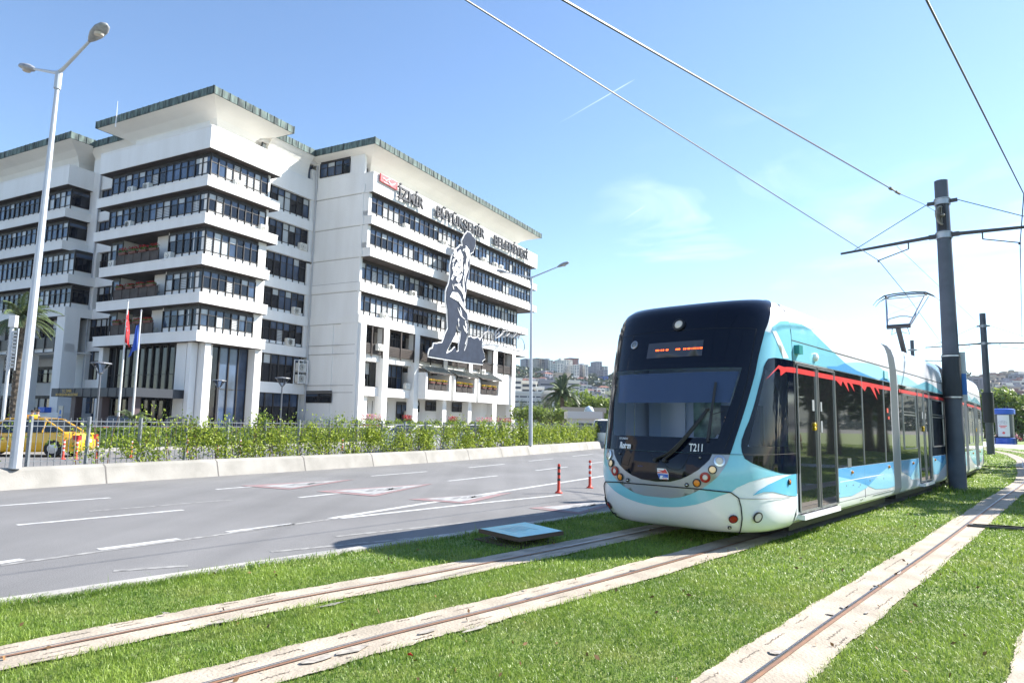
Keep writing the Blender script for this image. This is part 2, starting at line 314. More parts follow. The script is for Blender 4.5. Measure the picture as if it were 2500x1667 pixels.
def rough_edge(L, o, amp):
    out = []; R = random.Random(int(o*100)+len(L))
    D = []
    for i in range(len(L)-1):
        k = 10 if i < 60 else 4
        for j in range(k): D.append(L[i].lerp(L[i+1], j/k))
    D.append(L[-1]); ph = R.random()*9
    Q = offset(D, o); C = D
    for i, (q, c) in enumerate(zip(Q, C)):
        e = amp*(math.sin(i*.31+ph)*.5+math.sin(i*.113+ph*2)*.9+R.uniform(-.9, .9)*.7); v = (q-c).normalized(); out.append(q+v*e)
    return out
TR = {}
for nm, L in (('A', TA), ('B', TB), ('C', TC), ('D', TD)):
    Lf = rough_edge(L, -.285, .012); Rg = rough_edge(L, .285, .012); b = B(); n = len(Lf); cw = offset([Lf[i].lerp(Rg[i], .5) for i in range(n)], 0)
    ribbon(b, Lf, Rg, .068)
    o = tag(b.build('track_slab', SLAB), None, kind='structure'); TR[nm] = (Lf, Rg)
    b = B(); ribbon(b, offset(L, -.022), offset(L, -.004), .080, 0); ribbon(b, offset(L, -.004), offset(L, .006), .074, 2); ribbon(b, offset(L, .006), offset(L, .036), .077, 1)
    tag(b.build('tram_rail', [STEEL, RAILM, GROOVE]), {'A': 'grooved rail farthest left, nearest the road kerb', 'B': 'grooved rail running in under the right side of the tram', 'C': 'grooved rail crossing the front lawn right of the tram', 'D': 'grooved rail at the lower right corner of the lawn'}[nm], 'rail', 'grooved rails in the lawn')
PATCH = mat('mortar_patch', (.36, .325, .28), .95, var=.25, scale=25); b = B()     # mortar repairs on the slabs
for (x, y, l, ww) in [Z2(190, 1415)+(.26, .05), Z2(400, 1360)+(.3, .05), Z2(870, 1245)+(.2, .03), Z2(1500, 1035)+(.05, .03), Z2(2150, 862)+(.12, .03), Z2(270, 1080)+(.3, .03), Z2(880, 938)+(.25, .025), Z2(1180, 1225)+(.3, .03), (1600+690/2.351, 1000+1388/2.351, .1, .05), (1600+1010/2.351, 1000+1170/2.351, .07, .04), (1600+1085/2.351, 1000+1130/2.351, .12, .03), (1600+1270/2.351, 1000+1005/2.351, .12, .03), (1600+1215/2.351, 1000+1160/2.351, .12, .02), (1600+1395/2.351, 1000+935/2.351, .2, .03), (545/1.063*1.063, 1515, .3, .04)]:
    p = G(x, y, .079); R = random.Random(int(x)); ang = math.radians(49)
    pts = []
    for k in range(9):
        t = 2*PI*k/9; a = l*math.cos(t)*R.uniform(.7, 1.2)*.5+0; c = ww*math.sin(t)*R.uniform(.6, 1.3); pts.append((p.x+a*math.cos(ang)-c*math.sin(ang), p.y+a*math.sin(ang)+c*math.cos(ang), .080))
    b.poly(pts)
tag(b.build('mortar_patches', PATCH), None, kind='structure')
b = B(); CR = random.Random(31)
for L in (TA, TB, TC, TD):
    D = [L[i].lerp(L[i+1], j/24) for i in range(len(L)-1) for j in range(24) if L[i].y < 40]
    for o0 in (-.15, -.20, .16, .21):
        i = CR.randrange(5, 60)
        while i < len(D)-60:
            n = CR.randrange(6, 40); o = o0+CR.uniform(-.03, .03); seg = offset(D[i:i+n], o); pr = None
            for q in seg:
                q = q+Vector((CR.uniform(-.012, .012), CR.uniform(-.012, .012)))
                if pr is not None:
                    d = (q-pr).normalized()*.0035; b.quad((pr.x+d.y, pr.y-d.x, .0705), (pr.x-d.y, pr.y+d.x, .0705), (q.x-d.y, q.y+d.x, .0705), (q.x+d.y, q.y-d.x, .0705))
                pr = q
            i += n+CR.randrange(10, 160)
tag(b.build('slab_cracks', mat('crack_dark', (.24, .20, .16), .95)), None, kind='structure')
# ---------------------------------------------------------------- lawn
LAWN = mat('lawn_soil', (.14, .22, .04), .9, col2=(.24, .29, .07), scale=5, detail=8, bump=1.0, bscale=60)
b = B(); far = [(110, 215), (700, 1400), (900, 200), (300, -60), (-6, -60)]
b.poly([(p.x, p.y, .05) for p in offset(CURB, .15)]+[(x, y, .05) for x, y in [(160, 215), (200, 60), (80, -20), (-4, -14)]])
tag(b.build('lawn', LAWN), None, kind='structure')
GM = leafmat('grass_blade', (.08, .175, .016), (.34, .46, .075), scale=.9, trans=.4, rough=.42, dry=(.36, .40, .11))
def seg_dist(P, L):
    L = np.array([(p.x, p.y) for p in L]); best = np.full(len(P), 9e9); side = np.zeros(len(P))
    for a, c in zip(L[:-1], L[1:]):
        if (a[1] > 75): continue
        d = c-a; t = np.clip(((P-a)@d)/(d@d), 0, 1); q = a+t[:, None]*d; dd = np.hypot(*(P-q).T); s = d[0]*(P[:, 1]-a[1])-d[1]*(P[:, 0]-a[0])
        k = dd < best; best[k] = dd[k]; side[k] = s[k]
    return best, side
def scatter(n, rmin, rmax, wmin, hmin, seed):
    R = np.random.default_rng(seed); az = R.uniform(math.radians(-50), math.radians(62), n); r = np.sqrt(R.uniform(rmin**2, rmax**2, n)); P = np.stack([r*np.sin(az), r*np.cos(az)], 1)
    d, s = seg_dist(P, CURB); ok = (s < 0) & (d > .10)
    e = np.minimum.reduce([seg_dist(P, L)[0] for L in (TA, TB, TC, TD)])
    ok &= e > (.285+R.normal(0, .018, n)); ok &= np.hypot(P[:, 0]-12.2, P[:, 1]-18.9) > .2
    return P[ok], e[ok], d[ok]
def blades(P, e, dk, wd, ht, seed):
    R = np.random.default_rng(seed); n = len(P)
    ns = np.sin(P[:, 0]*1.7+np.sin(P[:, 1]*1.3)*1.5)*np.sin(P[:, 1]*2.1+P[:, 0]*.7); n2 = np.sin(P[:, 0]*5.1+1)*np.sin(P[:, 1]*4.3+P[:, 0]*2)
    h = ht*(1+.28*ns+.2*n2)*R.uniform(.55, 1.35, n); h *= np.where(e < .36, 1.15, 1.0)*np.where(dk < .35, 1.7, 1.0)
    pole = np.hypot(P[:, 0]-12.2, P[:, 1]-18.9); h *= np.where(pole < .9, 2.6, 1.0); tall = R.random(n) < .004; h[tall] *= 2.3
    a = R.uniform(0, 2*PI, n); l = R.uniform(.3, 1.25, n)*h; w_ = wd*R.uniform(.6, 1.3, n)
    dx, dy = np.cos(a), np.sin(a); b0 = a+R.normal(PI/2, .5, n); wx, wy = np.cos(b0)*w_/2, np.sin(b0)*w_/2; z0 = .05
    V = np.zeros((n, 5, 3))
    V[:, 0] = np.stack([P[:, 0]-wx, P[:, 1]-wy, np.full(n, z0)], 1); V[:, 1] = np.stack([P[:, 0]+wx, P[:, 1]+wy, np.full(n, z0)], 1)
    V[:, 2] = np.stack([P[:, 0]+wx*.8+dx*l*.35, P[:, 1]+wy*.8+dy*l*.35, z0+h*.6], 1); V[:, 3] = np.stack([P[:, 0]-wx*.8+dx*l*.35, P[:, 1]-wy*.8+dy*l*.35, z0+h*.6], 1)
    V[:, 4] = np.stack([P[:, 0]+dx*l, P[:, 1]+dy*l, z0+h*np.where(l > .6*h, .8, 1.0)], 1)
    tone = np.clip(.5+.25*ns+.18*n2+R.normal(0, .22, n), 0, 1); tone[R.random(n) < .02] = 1.0
    return V, tone
parts = []
for k, (n, r0, r1, wd, ht) in enumerate(((330000, 3.0, 8.0, .0048, .036), (300000, 8.0, 15, .0085, .040), (190000, 15, 30, .018, .05), (120000, 30, 75, .05, .06))):
    P, e, dk = scatter(n, r0, r1, wd, ht, 20+k); parts.append(blades(P, e, dk, wd, ht, 40+k))
V = np.concatenate([p[0] for p in parts]); T = np.concatenate([p[1] for p in parts]); n = len(V)
me = bpy.data.meshes.new('grass'); me.vertices.add(n*5); me.vertices.foreach_set('co', V.reshape(-1)); me.loops.add(n*7); me.polygons.add(n*2)
idx = (np.arange(n)[:, None]*5+np.array([0, 1, 2, 3, 3, 2, 4])[None]).reshape(-1); me.loops.foreach_set('vertex_index', idx.astype(np.int32))
ls = (np.arange(n)[:, None]*7+np.array([0, 4])[None]).reshape(-1); me.polygons.foreach_set('loop_start', ls.astype(np.int32)); me.update(calc_edges=True)
at = me.attributes.new('tone', 'FLOAT', 'FACE'); at.data.foreach_set('value', np.repeat(T, 2).astype(np.float32)); me.materials.append(GM)
o = bpy.data.objects.new('grass', me); COL.objects.link(o); tag(o, 'short bright green grass between and beside the tram rails', 'grass', kind='stuff')
pts = []
for k in range(260):
    a = RNG.uniform(math.radians(-38), math.radians(38)); r = RNG.uniform(4, 16); pts.append((r*math.sin(a), r*math.cos(a), .085))
P_ = np.array(pts)[:, :2]; d_, s_ = seg_dist(P_, CURB); b = B(); leaves(b, np.array(pts)[(s_ < 0) & (d_ > .2)], .022, flat=0); b.tone = None
tag(b.build('fallen_leaves', mat('dead_leaf', (.22, .12, .05), .8, var=.4, scale=3)), 'small dry brown leaves scattered over the lawn', 'leaves', kind='stuff')
# path far right
b = B(); b.poly([(x, y, .062) for x, y in [(50.5, 78), (47.2, 63.3), (43.5, 51), (55, 55), (57.9, 74), (62.5, 88.2), (78, 118), (70, 122), (59, 96)]]); tag(b.build('park_path', mat('path_stone', (.62, .62, .62), .8, var=.06)), None, kind='structure')
# ---------------------------------------------------------------- city office building (frame: u runs away to the right, v away to the left)
BA = math.radians(27.89); UX = Vector((math.sin(BA), math.cos(BA), 0)); VX = Vector((-math.cos(BA), math.sin(BA), 0)); BR = math.radians(90-27.89)
BO = (44.0, 50.9)
def W(u, v, z=0): p = UX*u+VX*v; return Vector((p.x, p.y, z))
bld = thing('office_building', 'long white office building with black ribbon windows and flared eaves edged in green copper', 'building', W(*BO), BR)
def BB(): return B(BO[0], BO[1], 0)
L = [7.75, 10.95, 14.15, 17.65, 20.9, 24.2]; LH = .88; ZT = 26.2
GD = mat('window_dark', (.006, .008, .014), .05, spec=.45); GB = mat('window_blue', (.045, .07, .12), .05, spec=.6, var=.5, scale=.5); GW = mat('window_blind', (.46, .49, .50), .25, spec=.5)
def slats():
    m = mat('window_slats', (.5, .5, .5), .4); nt = m.node_tree; b = nt.nodes['Principled BSDF']; tcn = nt.nodes.new('ShaderNodeTexCoord'); wv = nt.nodes.new('ShaderNodeTexWave'); wv.bands_direction = 'Z'; wv.inputs['Scale'].default_value = 2.2
    nt.links.new(tcn.outputs['Object'], wv.inputs[0]); r = nt.nodes.new('ShaderNodeValToRGB'); r.color_ramp.elements[0].color = (.10, .10, .10, 1); r.color_ramp.elements[1].color = (.55, .56, .56, 1); nt.links.new(wv.outputs[0], r.inputs[0]); nt.links.new(r.outputs[0], b.inputs['Base Color']); return m
GS = slats(); GMATS = [GD, GB, GW, GS]
def fbox(b, face, pl, a0, a1, z0, z1, d0, d1, m=0):     # d = depth inward behind the face plane
    if face == 'R': b.box(a0, a1, pl+d0, pl+d1, z0, z1, m)
    else: b.box(pl+d0, pl+d1, a0, a1, z0, z1, m)
def fquad(b, face, pl, a0, a1, z0, z1, d, m=0):
    if face == 'R': b.quad((a0, pl+d, z0), (a1, pl+d, z0), (a1, pl+d, z1), (a0, pl+d, z1), m)
    else: b.quad((pl+d, a1, z0), (pl+d, a0, z0), (pl+d, a0, z1), (pl+d, a1, z1), m)
WR = random.Random(11)
def window_row(face, pl, a0, a1, z0, z1, step=.93, ext=.5, tr=.66, dark=.5, mw=.07, name='window', prot=.1, spl=True):
    n = max(1, round((a1-a0)/step)); b = BB(); f = BB(); st = (a1-a0)/n; kind = 0
    for i in range(n):
        x0, x1 = a0+i*st, a0+(i+1)*st
        r = WR.random(); kind = kind if WR.random() < .25 else (0 if r < dark else 1 if r < dark+.28 else 2 if r < dark+.38 else 3)
        jit = WR.uniform(-.012, .012)
        zt = z0+(z1-z0)*tr
        def pane(za, zb, k):
            if face == 'R': b.quad((x0, pl+jit, za), (x1, pl-jit, za), (x1, pl-jit, zb), (x0, pl+jit, zb), k)
            else: b.quad((pl-jit, x1, za), (pl+jit, x0, za), (pl+jit, x0, zb), (pl-jit, x1, zb), k)
        pane(z0, zt, kind); pane(zt, z1, WR.choice([1, 1, 2, kind]) if spl else kind)
        fbox(f, face, pl, x0+mw/2, x1-mw/2, zt-.03, zt+.03, -.05, .01); fbox(f, face, pl, x0+mw/2, x1-mw/2, z0-.03, z0+.04, -.05, .01)
    for i in range(n+1):
        x = a0+i*st; fbox(f, face, pl, x-mw/2, x+mw/2, z0-ext, z1, -prot, -.004)
    fbox(f, face, pl, a0, a1, z1-.06, z1+.28, -.03, .02)
    o = b.build(name, GMATS, bld); f.build('window_frame', DARK, o); return o
wall = BB(); trim = BB(); soff = BB()
def slab(u0, u1, v0, v1, z0, z1): 
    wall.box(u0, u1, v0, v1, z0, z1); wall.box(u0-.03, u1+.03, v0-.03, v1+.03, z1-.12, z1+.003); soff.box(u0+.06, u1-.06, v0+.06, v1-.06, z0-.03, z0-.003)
# --- tower: footprints of lower (k0..2) and upper (k3..5) floors
UL, UR, VF = 36.9, 44.0, 48.7
for k in range(6):
    lo = k < 3; ur = 44.05 if lo else 44.75; vl = 62.85 if lo else 64.2
    slab(UL, ur, VF, vl, L[k], L[k]+LH if k < 5 else ZT)
    if k == 5: continue
    g = .75; z0 = L[k]+LH; zs = L[k]+1.42; z1 = L[k+1]-.33; vr = vl-1.1 if k != 2 else 62.4; rr = ur-.9 if k != 2 else 43.2
    if k < 3:   # balcony gap on the left face between v 54.2 and 60.6
        wall.box(UL+g, rr, VF+g, 54.15, z0, zs); wall.box(UL+g, rr, 60.7, vr, z0, zs); wall.box(UL+3.0, rr, 54.15, 60.7, z0, L[k+1])
        wall.box(UL+g+.02, UL+3.0, 54.15, 54.33, z0, L[k+1]); wall.box(UL+1.3, UL+3.0, 54.33, 56.6, z0, L[k+1])
        window_row('L', UL+g, VF+g, 54.15, zs, z1, .98, .5); window_row('L', UL+g, 60.7, vr, zs, z1, .9, .5); window_row('L', UL+2.97, 56.8, 60.6, z0+.1, z1, 1.0, .0, name='balcony_window', dark=.9)
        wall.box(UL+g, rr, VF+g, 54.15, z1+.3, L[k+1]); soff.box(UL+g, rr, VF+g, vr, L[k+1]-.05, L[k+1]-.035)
    else:
        wall.box(UL+g, rr, VF+g, vr, z0, zs); window_row('L', UL+g, VF+g, vr, zs, z1, .95, .5)
    fbox(wall, 'R', VF+g, UL+g, rr, zs, L[k+1], .03, 1.5); fbox(wall, 'L', UL+g, VF+g+.05, 54.1, zs, L[k+1], .03, 1.5)
    if k >= 3: fbox(wall, 'L', UL+g, 54.1, vr, zs, L[k+1], .03, 1.5)
    else: fbox(wall, 'L', UL+g, 60.75, vr, zs, L[k+1], .03, 1.5)
    window_row('R', VF+g, UL+g, rr, zs, z1, .80, .5)
    wall.box(rr, 44.1, VF+g-.1, vr-.1, z0, L[k+1])                                 # body behind
wall.box(UL+1.6, 43.6, VF+2.4, 61.5, 26.2, 28.4)                                    # attic
# lobby under the tower
for (u, v, a, c) in ((38.0, 48.95, .55, .9), (37.3, 49.75, .6, .5), (38.75, 49.6, .5, .9), (37.5, 50.6, .7, 1.3)): wall.box(u, u+a, v, v+c, 0, L[0])
wall.box(43.35, 44.1, 49.1, 50.0, 0, L[0]); wall.box(37.6, 38.2, 62.3, 62.9, 0, L[0])
window_row('L', 38.35, 52.0, 62.3, .3, L[0]-.03, 1.02, 0, .66, .95, .13, name='lobby_glass', spl=False, prot=.16)
window_row('R', 50.1, 39.3, 43.35, .3, L[0]-.03, .98, 0, .5, .2, .10, name='lobby_glass', spl=False, prot=.12)
wall.box(38.45, 43.4, 50.2, 62.2, 6.9, 7.7); wall.box(38.4, 39.3, 50.0, 52.0, 0, L[0])
# --- link between tower and wing, plane v = 50.9
PL = 50.9; wall.box(44.0, 51.6, PL+.75, 60, 0, 28.9)
for k in range(6):
    wall.box(44.05, 51.6, PL, PL+.8, L[k], L[k]+(.95 if k < 5 else 2.1))
    if k < 5: wall.box(44.05, 51.6, PL+.35, PL+.8, L[k]+.95, L[k]+1.3); window_row('R', PL+.38, 44.3, 51.0, L[k]+(1.3 if k > 0 else 1.0), L[k+1]-.02, .86, .3 if k else 0, dark=.6)
    wall.box(51.0, 51.6, PL+.1, PL+.8, L[k], L[k]+3.3)
wall.box(44.05, 51.6, PL, PL+.8, 4.0, 5.0); window_row('R', PL+.4, 44.3, 51.0, 5.0, 7.72, .95, 0, dark=1, mw=.11); window_row('R', PL+.4, 44.6, 50.9, .2, 4.0, 1.1, 0, dark=1, mw=.12)
wall.box(44.05, 51.6, PL, PL+.8, 28.0, 28.62); window_row('R', PL+.4, 44.5, 51.2, 26.3, 28.0, 1.15, 0, dark=.8)
# --- recess between tower and left block, plane u = 39.7
PU = 39.7; wall.box(PU+.6, 46, 60, 70, 0, 28.9); wall.box(41.6, 46, 70, 100, 0, 28.9)
for k in range(6):
    wall.box(PU, PU+.7, 62.2, 70.5, L[k], L[k]+(.98 if k < 5 else 2.1))
    if k < 5: window_row('L', PU+.3, 64.3, 68.6, L[k]+1.0, L[k+1]-.02, .9, 0, dark=.8)
    wall.box(PU-.1, PU+.7, 68.6, 69.9, L[k], L[k]+3.3)
wall.box(PU, PU+.7, 62.2, 70.5, 4.0, 4.95); window_row('L', PU+.3, 62.9, 68.6, 4.95, 7.72, .9, 0, dark=.9); window_row('L', PU+.3, 62.9, 68.6, .3, 4.0, 1.2, 0, dark=.7); wall.box(PU-.13, PU+.7, 68.3, 69.88, 0, 7.78)
wall.box(PU, PU+1, 62.0, 70, 26.3, 28.8)
# --- left block, plane u = 37.1, corner v 69.7 (upper) / 68.1 (lower)
LU = 37.1; VE = 101
for k in range(1, 6):
    v0 = 68.1 if k < 3 else 69.7; slab(LU, 39.9, v0, VE, L[k], L[k]+LH if k < 5 else ZT)
    if k == 5: continue
    g = .75; z0 = L[k]+LH; zs = L[k]+1.42; z1 = L[k+1]-.33; vv = v0+.5
    wall.box(LU+g, 39.9, vv, VE, z0, zs); fbox(wall, 'L', LU+g, vv+.05, VE, zs, L[k+1], .03, 1.6); window_row('L', LU+g, vv, VE-.5, zs, z1, .95, .5, dark=.6); window_row('R', vv, LU+g, 39.6, zs, z1, 2.2, 0, dark=.9, tr=.75)
    wall.box(39.6, 46, v0, VE, z0, L[k+1])
wall.box(LU+1.8, 44, 72, VE, 26.2, 28.4)
for v in (68.1, 74.6, 81.1, 87.6, 94.1): wall.box(LU+.1, LU+1.5, v, v+1.35, 0, L[1])
wall.box(LU+.3, LU+1.2, 68.1, VE, 7.55, 8.3); window_row('L', LU+1.3, 69.3, VE, 8.3, L[1]-.04, 1.5, 0, dark=1, name='balcony_window'); 
b = BB()
for v in (69.5, 76.0, 82.5, 89.0): b.box(LU+.15, LU+.25, v, v+5.05, 7.9, 8.95); [b.box(LU+.05, LU+.14, v+a, v+a+.12, 7.5, 9.0) for a in (0, 1.7, 3.4, 4.9)]
b.build('balcony_railing', DARK, bld)
wall.box(41.5, 46, 68.1, VE, 0, 7.6); wall.box(LU+1.2, 41.6, 68.1, VE, 7.45, 7.56); wall.box(LU-.3, 39.5, 66.5, 72.5, 0, 1.7)
window_row('L', 41.4, 68.3, VE, 4.9, 6.3, 1.2, 0, dark=1); window_row('L', 41.4, 68.3, VE, .2, 3.2, 1.2, 0, dark=1)
# --- wing: left end wall u = 51.6, long face v = 43.3 (upper) / 44.4 (lower)
WU = 51.6; LW = [7.75, 11.05, 14.25, 17.65, 20.9, 24.2]
for k in range(1, 6):
    lo = k < 3; v0 = 44.4 if lo else 43.3; u1 = 88.6 if lo else 89.3; slab(WU-.0, u1, v0, 58, LW[k], LW[k]+LH if k < 5 else 26.25)
    if k == 5: continue
    z0 = LW[k]+LH; zs = LW[k]+1.42; z1 = LW[k+1]-.3; vg = (44.4 if k < 3 else 43.3)+.62; ue = (86.3 if k < 3 else 88.2)
    wall.box(WU+.06, ue, vg, 58, z0, zs); wall.box(WU+.06, WU+.5, vg-.1, 58, z0, LW[k+1]); fbox(wall, 'R', vg, WU+.3, ue, zs, LW[k+1], .03, 3); window_row('R', vg, WU+.5, ue, zs, z1, .92, .5, dark=.42)
wall.box(WU+2.4, 86.0, 45.9, 60, 26.2, 28.6); wall.box(WU+.1, WU+.9, 44.1, PL, 0, LW[1]); wall.box(WU-.012, WU+.3, 44.5, PL+.2, 11, 28.6); wall.box(WU+.25, 57, 45.6, 52, 26.2, 28.5)
window_row('L', WU-.02, 46.4, 50.4, 26.6, 28.1, .95, 0, dark=.3); window_row('R', 45.58, WU+.8, WU+3.2, 26.6, 28.0, .9, 0, dark=.3)
for k in range(1, 6): wall.box(WU-.09, WU+.3, 44.3, PL+.05, LW[k]+.01, LW[k]+LH-.01)
b = BB()                                                                       # grooves in the end wall
for z in (LW[1]-.02, 14.2, 15.15, 17.6, 18.5, 20.85, 21.75, 24.15, 8.9, 8.0, 4.9, 11.9, 4.2): b.box(WU-.020 if z > 11 else WU-.055, WU+.01, 44.7, PL, z-.025, z+.025)
b.build('wall_groove', mat('groove_grey', (.30, .29, .28), .9), bld)
wall.box(WU-.05, WU+.4, 44.4, 46.6, 0, LW[1]); 
PIL = [(51.6, 52.4), (55.75, 56.6), (61.2, 62.05), (67.0, 67.8), (72.7, 73.5), (78.85, 79.9), (84.2, 85.2)]
for a, c in PIL: wall.box(a, c, 44.45, 45.35, 0, LW[1])
wall.box(WU+.2, 85.2, 44.95, 46.4, 4.0, 4.9); wall.box(WU+.2, 85.2, 44.9, 45.8, 7.5, 8.25); wall.box(WU, 85.2, 47.6, 58, 0, LW[1]); wall.box(WU+.3, 85.1, 45.4, 47.6, 4.3, 4.6); wall.box(WU+.3, 85.1, 45.4, 47.6, 7.6, 8.0)
wall.box(80.0, 84.2, 44.75, 47.6, 4.0, 8.1); wall.box(79.9, 84.2, 45.0, 45.4, 8.0, 8.6); wall.box(84.6, 85.2, 44.5, 58, 0, LW[1])
for i in range(len(PIL)-1):
    a, c = PIL[i][1], PIL[i+1][0]
    window_row('R', 45.9, a, c, 9.15, LW[1]-.04, .95, .0, dark=.85, name='balcony_window', mw=.09)
    r = BB(); r.box(a+.02, c-.02, 44.62, 44.68, 8.2, 9.25); [r.box(x, x+.14, 44.5, 44.6, 7.9, LW[1]-.05) for x in (a+.02, (a+c)/2-.2, c-.16)]; [r.box(a+.04, c-.04, 44.58, 44.62, 8.25+.16*j, 8.33+.16*j) for j in range(6)]
    r.build('balcony_railing', BRN, bld)
    if i < 2: window_row('R', 46.2, a+.05, c-.05, 4.95, 7.5, .9, 0, .5, .35, .06, name='grid_window')
    elif i < 5:
        wall.box(a, c, 47.0, 47.5, 4.9, 7.6); window_row('R', 46.95, a+.4, a+2.2, 4.9, 7.2, .95, 0, dark=1, name='balcony_window')
        wall.box(a-.1, a+.22, 43.4, 47, 4.0, 6.9); wall.box(c-.3, c+.05, 43.4, 47, 4.0, 6.9); wall.box(a+.2, c-.3, 43.45, 43.65, 4.0, 5.0); wall.box(a+.2, c-.3, 43.65, 45, 4.0, 4.2)
        aw = BB(); nn = 14                                                     # lean-to tile awning
        for j in range(nn+1):
            x = a+.05+(c-a-.1)*j/nn; aw.tube([(x, 44.5, 7.72), (x, 43.0, 6.98)], .05, 6)
        aw.add([(a+.05, 44.5, 7.68), (c-.05, 44.5, 7.68), (c-.05, 43.0, 6.94), (a+.05, 43.0, 6.94), (a+.05, 44.5, 7.6), (c-.05, 44.5, 7.6), (c-.05, 43.0, 6.84), (a+.05, 43.0, 6.84)], [(0, 3, 2, 1), (4, 5, 6, 7), (3, 7, 6, 2), (0, 4, 7, 3), (1, 2, 6, 5)], 1)
        aw.build('awning', [mat('awning_tile', (.36, .37, .33), .7, var=.2, scale=3), BRN], bld)
        for j in range(3):
            x = a+.45+(c-a-1.2)*(j+.5)/3; pn = BB(); w_ = (c-a-1.3)/3; pn.box(x-w_/2, x+w_/2-.08, 43.42, 43.45, 5.0, 5.75); [pn.box(x-w_/2+.03, x+w_/2-.1, 43.39, 43.42, 5.05+.13*q, 5.11+.13*q) for q in range(5)]; pn.build('balcony_screen', BRN, bld)
for (a, c, zz, v) in ((54.1, 55.6, 3.5, 47.3), (57.3, 60.6, 3.6, 47.4), (62.3, 64.2, 3.4, 47.3)): window_row('R', v+.27, a, c, .2, zz, .9, 0, dark=.6, name='window')
window_row('R', 47.55, 65.3, 66.6, 2.6, 3.7, 1.3, 0, dark=1); window_row('R', 47.55, 68.0, 71.8, 2.8, 3.8, 1.3, 0, dark=1); window_row('R', 47.55, 73.8, 77.0, 2.8, 3.8, 1.3, 0, dark=1)
wall.box(WU+.2, WU+3, 45.4, 47.6, 0, 4.0); window_row('L', WU-.01, 47.4, 50.8, 3.2, 4.1, 1.7, 0, dark=1)
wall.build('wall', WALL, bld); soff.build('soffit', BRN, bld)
# --- flared roofs with copper fascia
COP = mat('copper_patina', (.16, .225, .205), .8, col2=(.03, .043, .043), scale=1.3, detail=9, bump=.2, bscale=20, stretch=(2, 2, .5)); ROOF = mat('eave_plaster', (.80, .775, .72), .8, var=.05, scale=.3)
def roof(u0, u1, v0, v1, fl, sides, zt=29.3, z0=26.1):
    """sides: which of L (low u), R (low v), A (high u), Bk (high v) flare out"""
    prof = [(1.0, z0), (1.0, z0+.7), (.93, z0+1.2), (.78, z0+1.65), (.5, z0+2.05), (.2, z0+2.32), (0, zt-.66)]; b = BB(); vs = []; n = len(prof)
    for t, z in prof:
        o = [fl*t if s in sides else .05*t for s in 'LARB']; vs += [(u0+o[0], v0+o[2], z), (u1-o[1], v0+o[2], z), (u1-o[1], v1-o[3], z), (u0+o[0], v1-o[3], z)]
    b.add(vs, [(i*4+k, i*4+(k+1) % 4, i*4+4+(k+1) % 4, i*4+4+k) for i in range(n-1) for k in range(4)]); o = b.build('roof', ROOF, bld)
    f = BB(); e = .05
    f.add([(u0-e, v0-e, zt-.68), (u1+e, v0-e, zt-.68), (u1+e, v1+e, zt-.68), (u0-e, v1+e, zt-.68), (u0-e, v0-e, zt), (u1+e, v0-e, zt), (u1+e, v1+e, zt), (u0-e, v1+e, zt)], [(0, 1, 5, 4), (1, 2, 6, 5), (2, 3, 7, 6), (3, 0, 4, 7), (4, 5, 6, 7), (0, 3, 2, 1)])
    R = random.Random(3)
    for s, (p, q, along) in {'R': (u0, u1, 'u'), 'L': (v0, v1, 'v')}.items():
        k = int((q-p)/.78)
        for i in range(k+1):
            t = p+(q-p)*i/k; h = R.uniform(0, .03)
            if along == 'u': f.box(t-.03, t+.03, v0-e-.05, v0-e, zt-.70, zt+.02)
            else: f.box(u0-e-.05, u0-e, t-.03, t+.03, zt-.70, zt+.02)
    f.build('fascia', COP, o)
roof(36.4, 45.4, 48.1, 64.5, 2.6, 'LRB'+'A')
roof(36.6, 46, 69.1, 101, 2.4, 'LR')
roof(50.6, 88.9, 42.5, 60, 2.9, 'LARB'); roof(45.0, 50.6, 50.35, 60, .8, 'R'); roof(39.0, 45, 62, 70, .8, 'L', 29.2)
b = BB()
for u, v in ((51.45, 50.75), (39.55, 68.5)): b = BB(); b.tube([(u, v, .3), (u, v, 28)], .07, 8); b.build('drain_pipe', mat('pipe_grey', (.45, .46, .48), .5), bld)
# --- entrance canopy
can = thing('entrance_canopy', 'flat dark grey canopy with gold letters over the main entrance', 'canopy', W(*BO), BR)
b = BB(); b.box(33.2, 38, 50.4, 61.8, 3.05, 3.75); [b.box(33.16, 33.2, 50.5+i*1.13, 50.52+i*1.13, 3.05, 3.75) for i in range(10)]; b.build('canopy_roof', mat('canopy_slate', (.025, .03, .04), .5), can)
for v in (51.2, 55.2, 58.9): b = BB(); b.box(33.6, 34.2, v, v+.6, 0, 3.05); b.build('column', mat('canopy_column', (.07, .045, .05), .5), can)
GOLD = mat('gold_letters', (.42, .30, .10), .35, metal=.7)
for i, s in enumerate(('T.C. İZMİR', 'BÜYÜKŞEHİR BELEDİYESİ')):
    M = Matrix.Translation((33.14-BO[0], 61.0-BO[1]-(.9 if i == 0 else 0), 3.42-.3*i)) @ Matrix.Rotation(-PI/2, 4, 'Z') @ Matrix.Rotation(PI/2, 4, 'X'); text('lettering', s, .27, .01, GOLD, can, M)
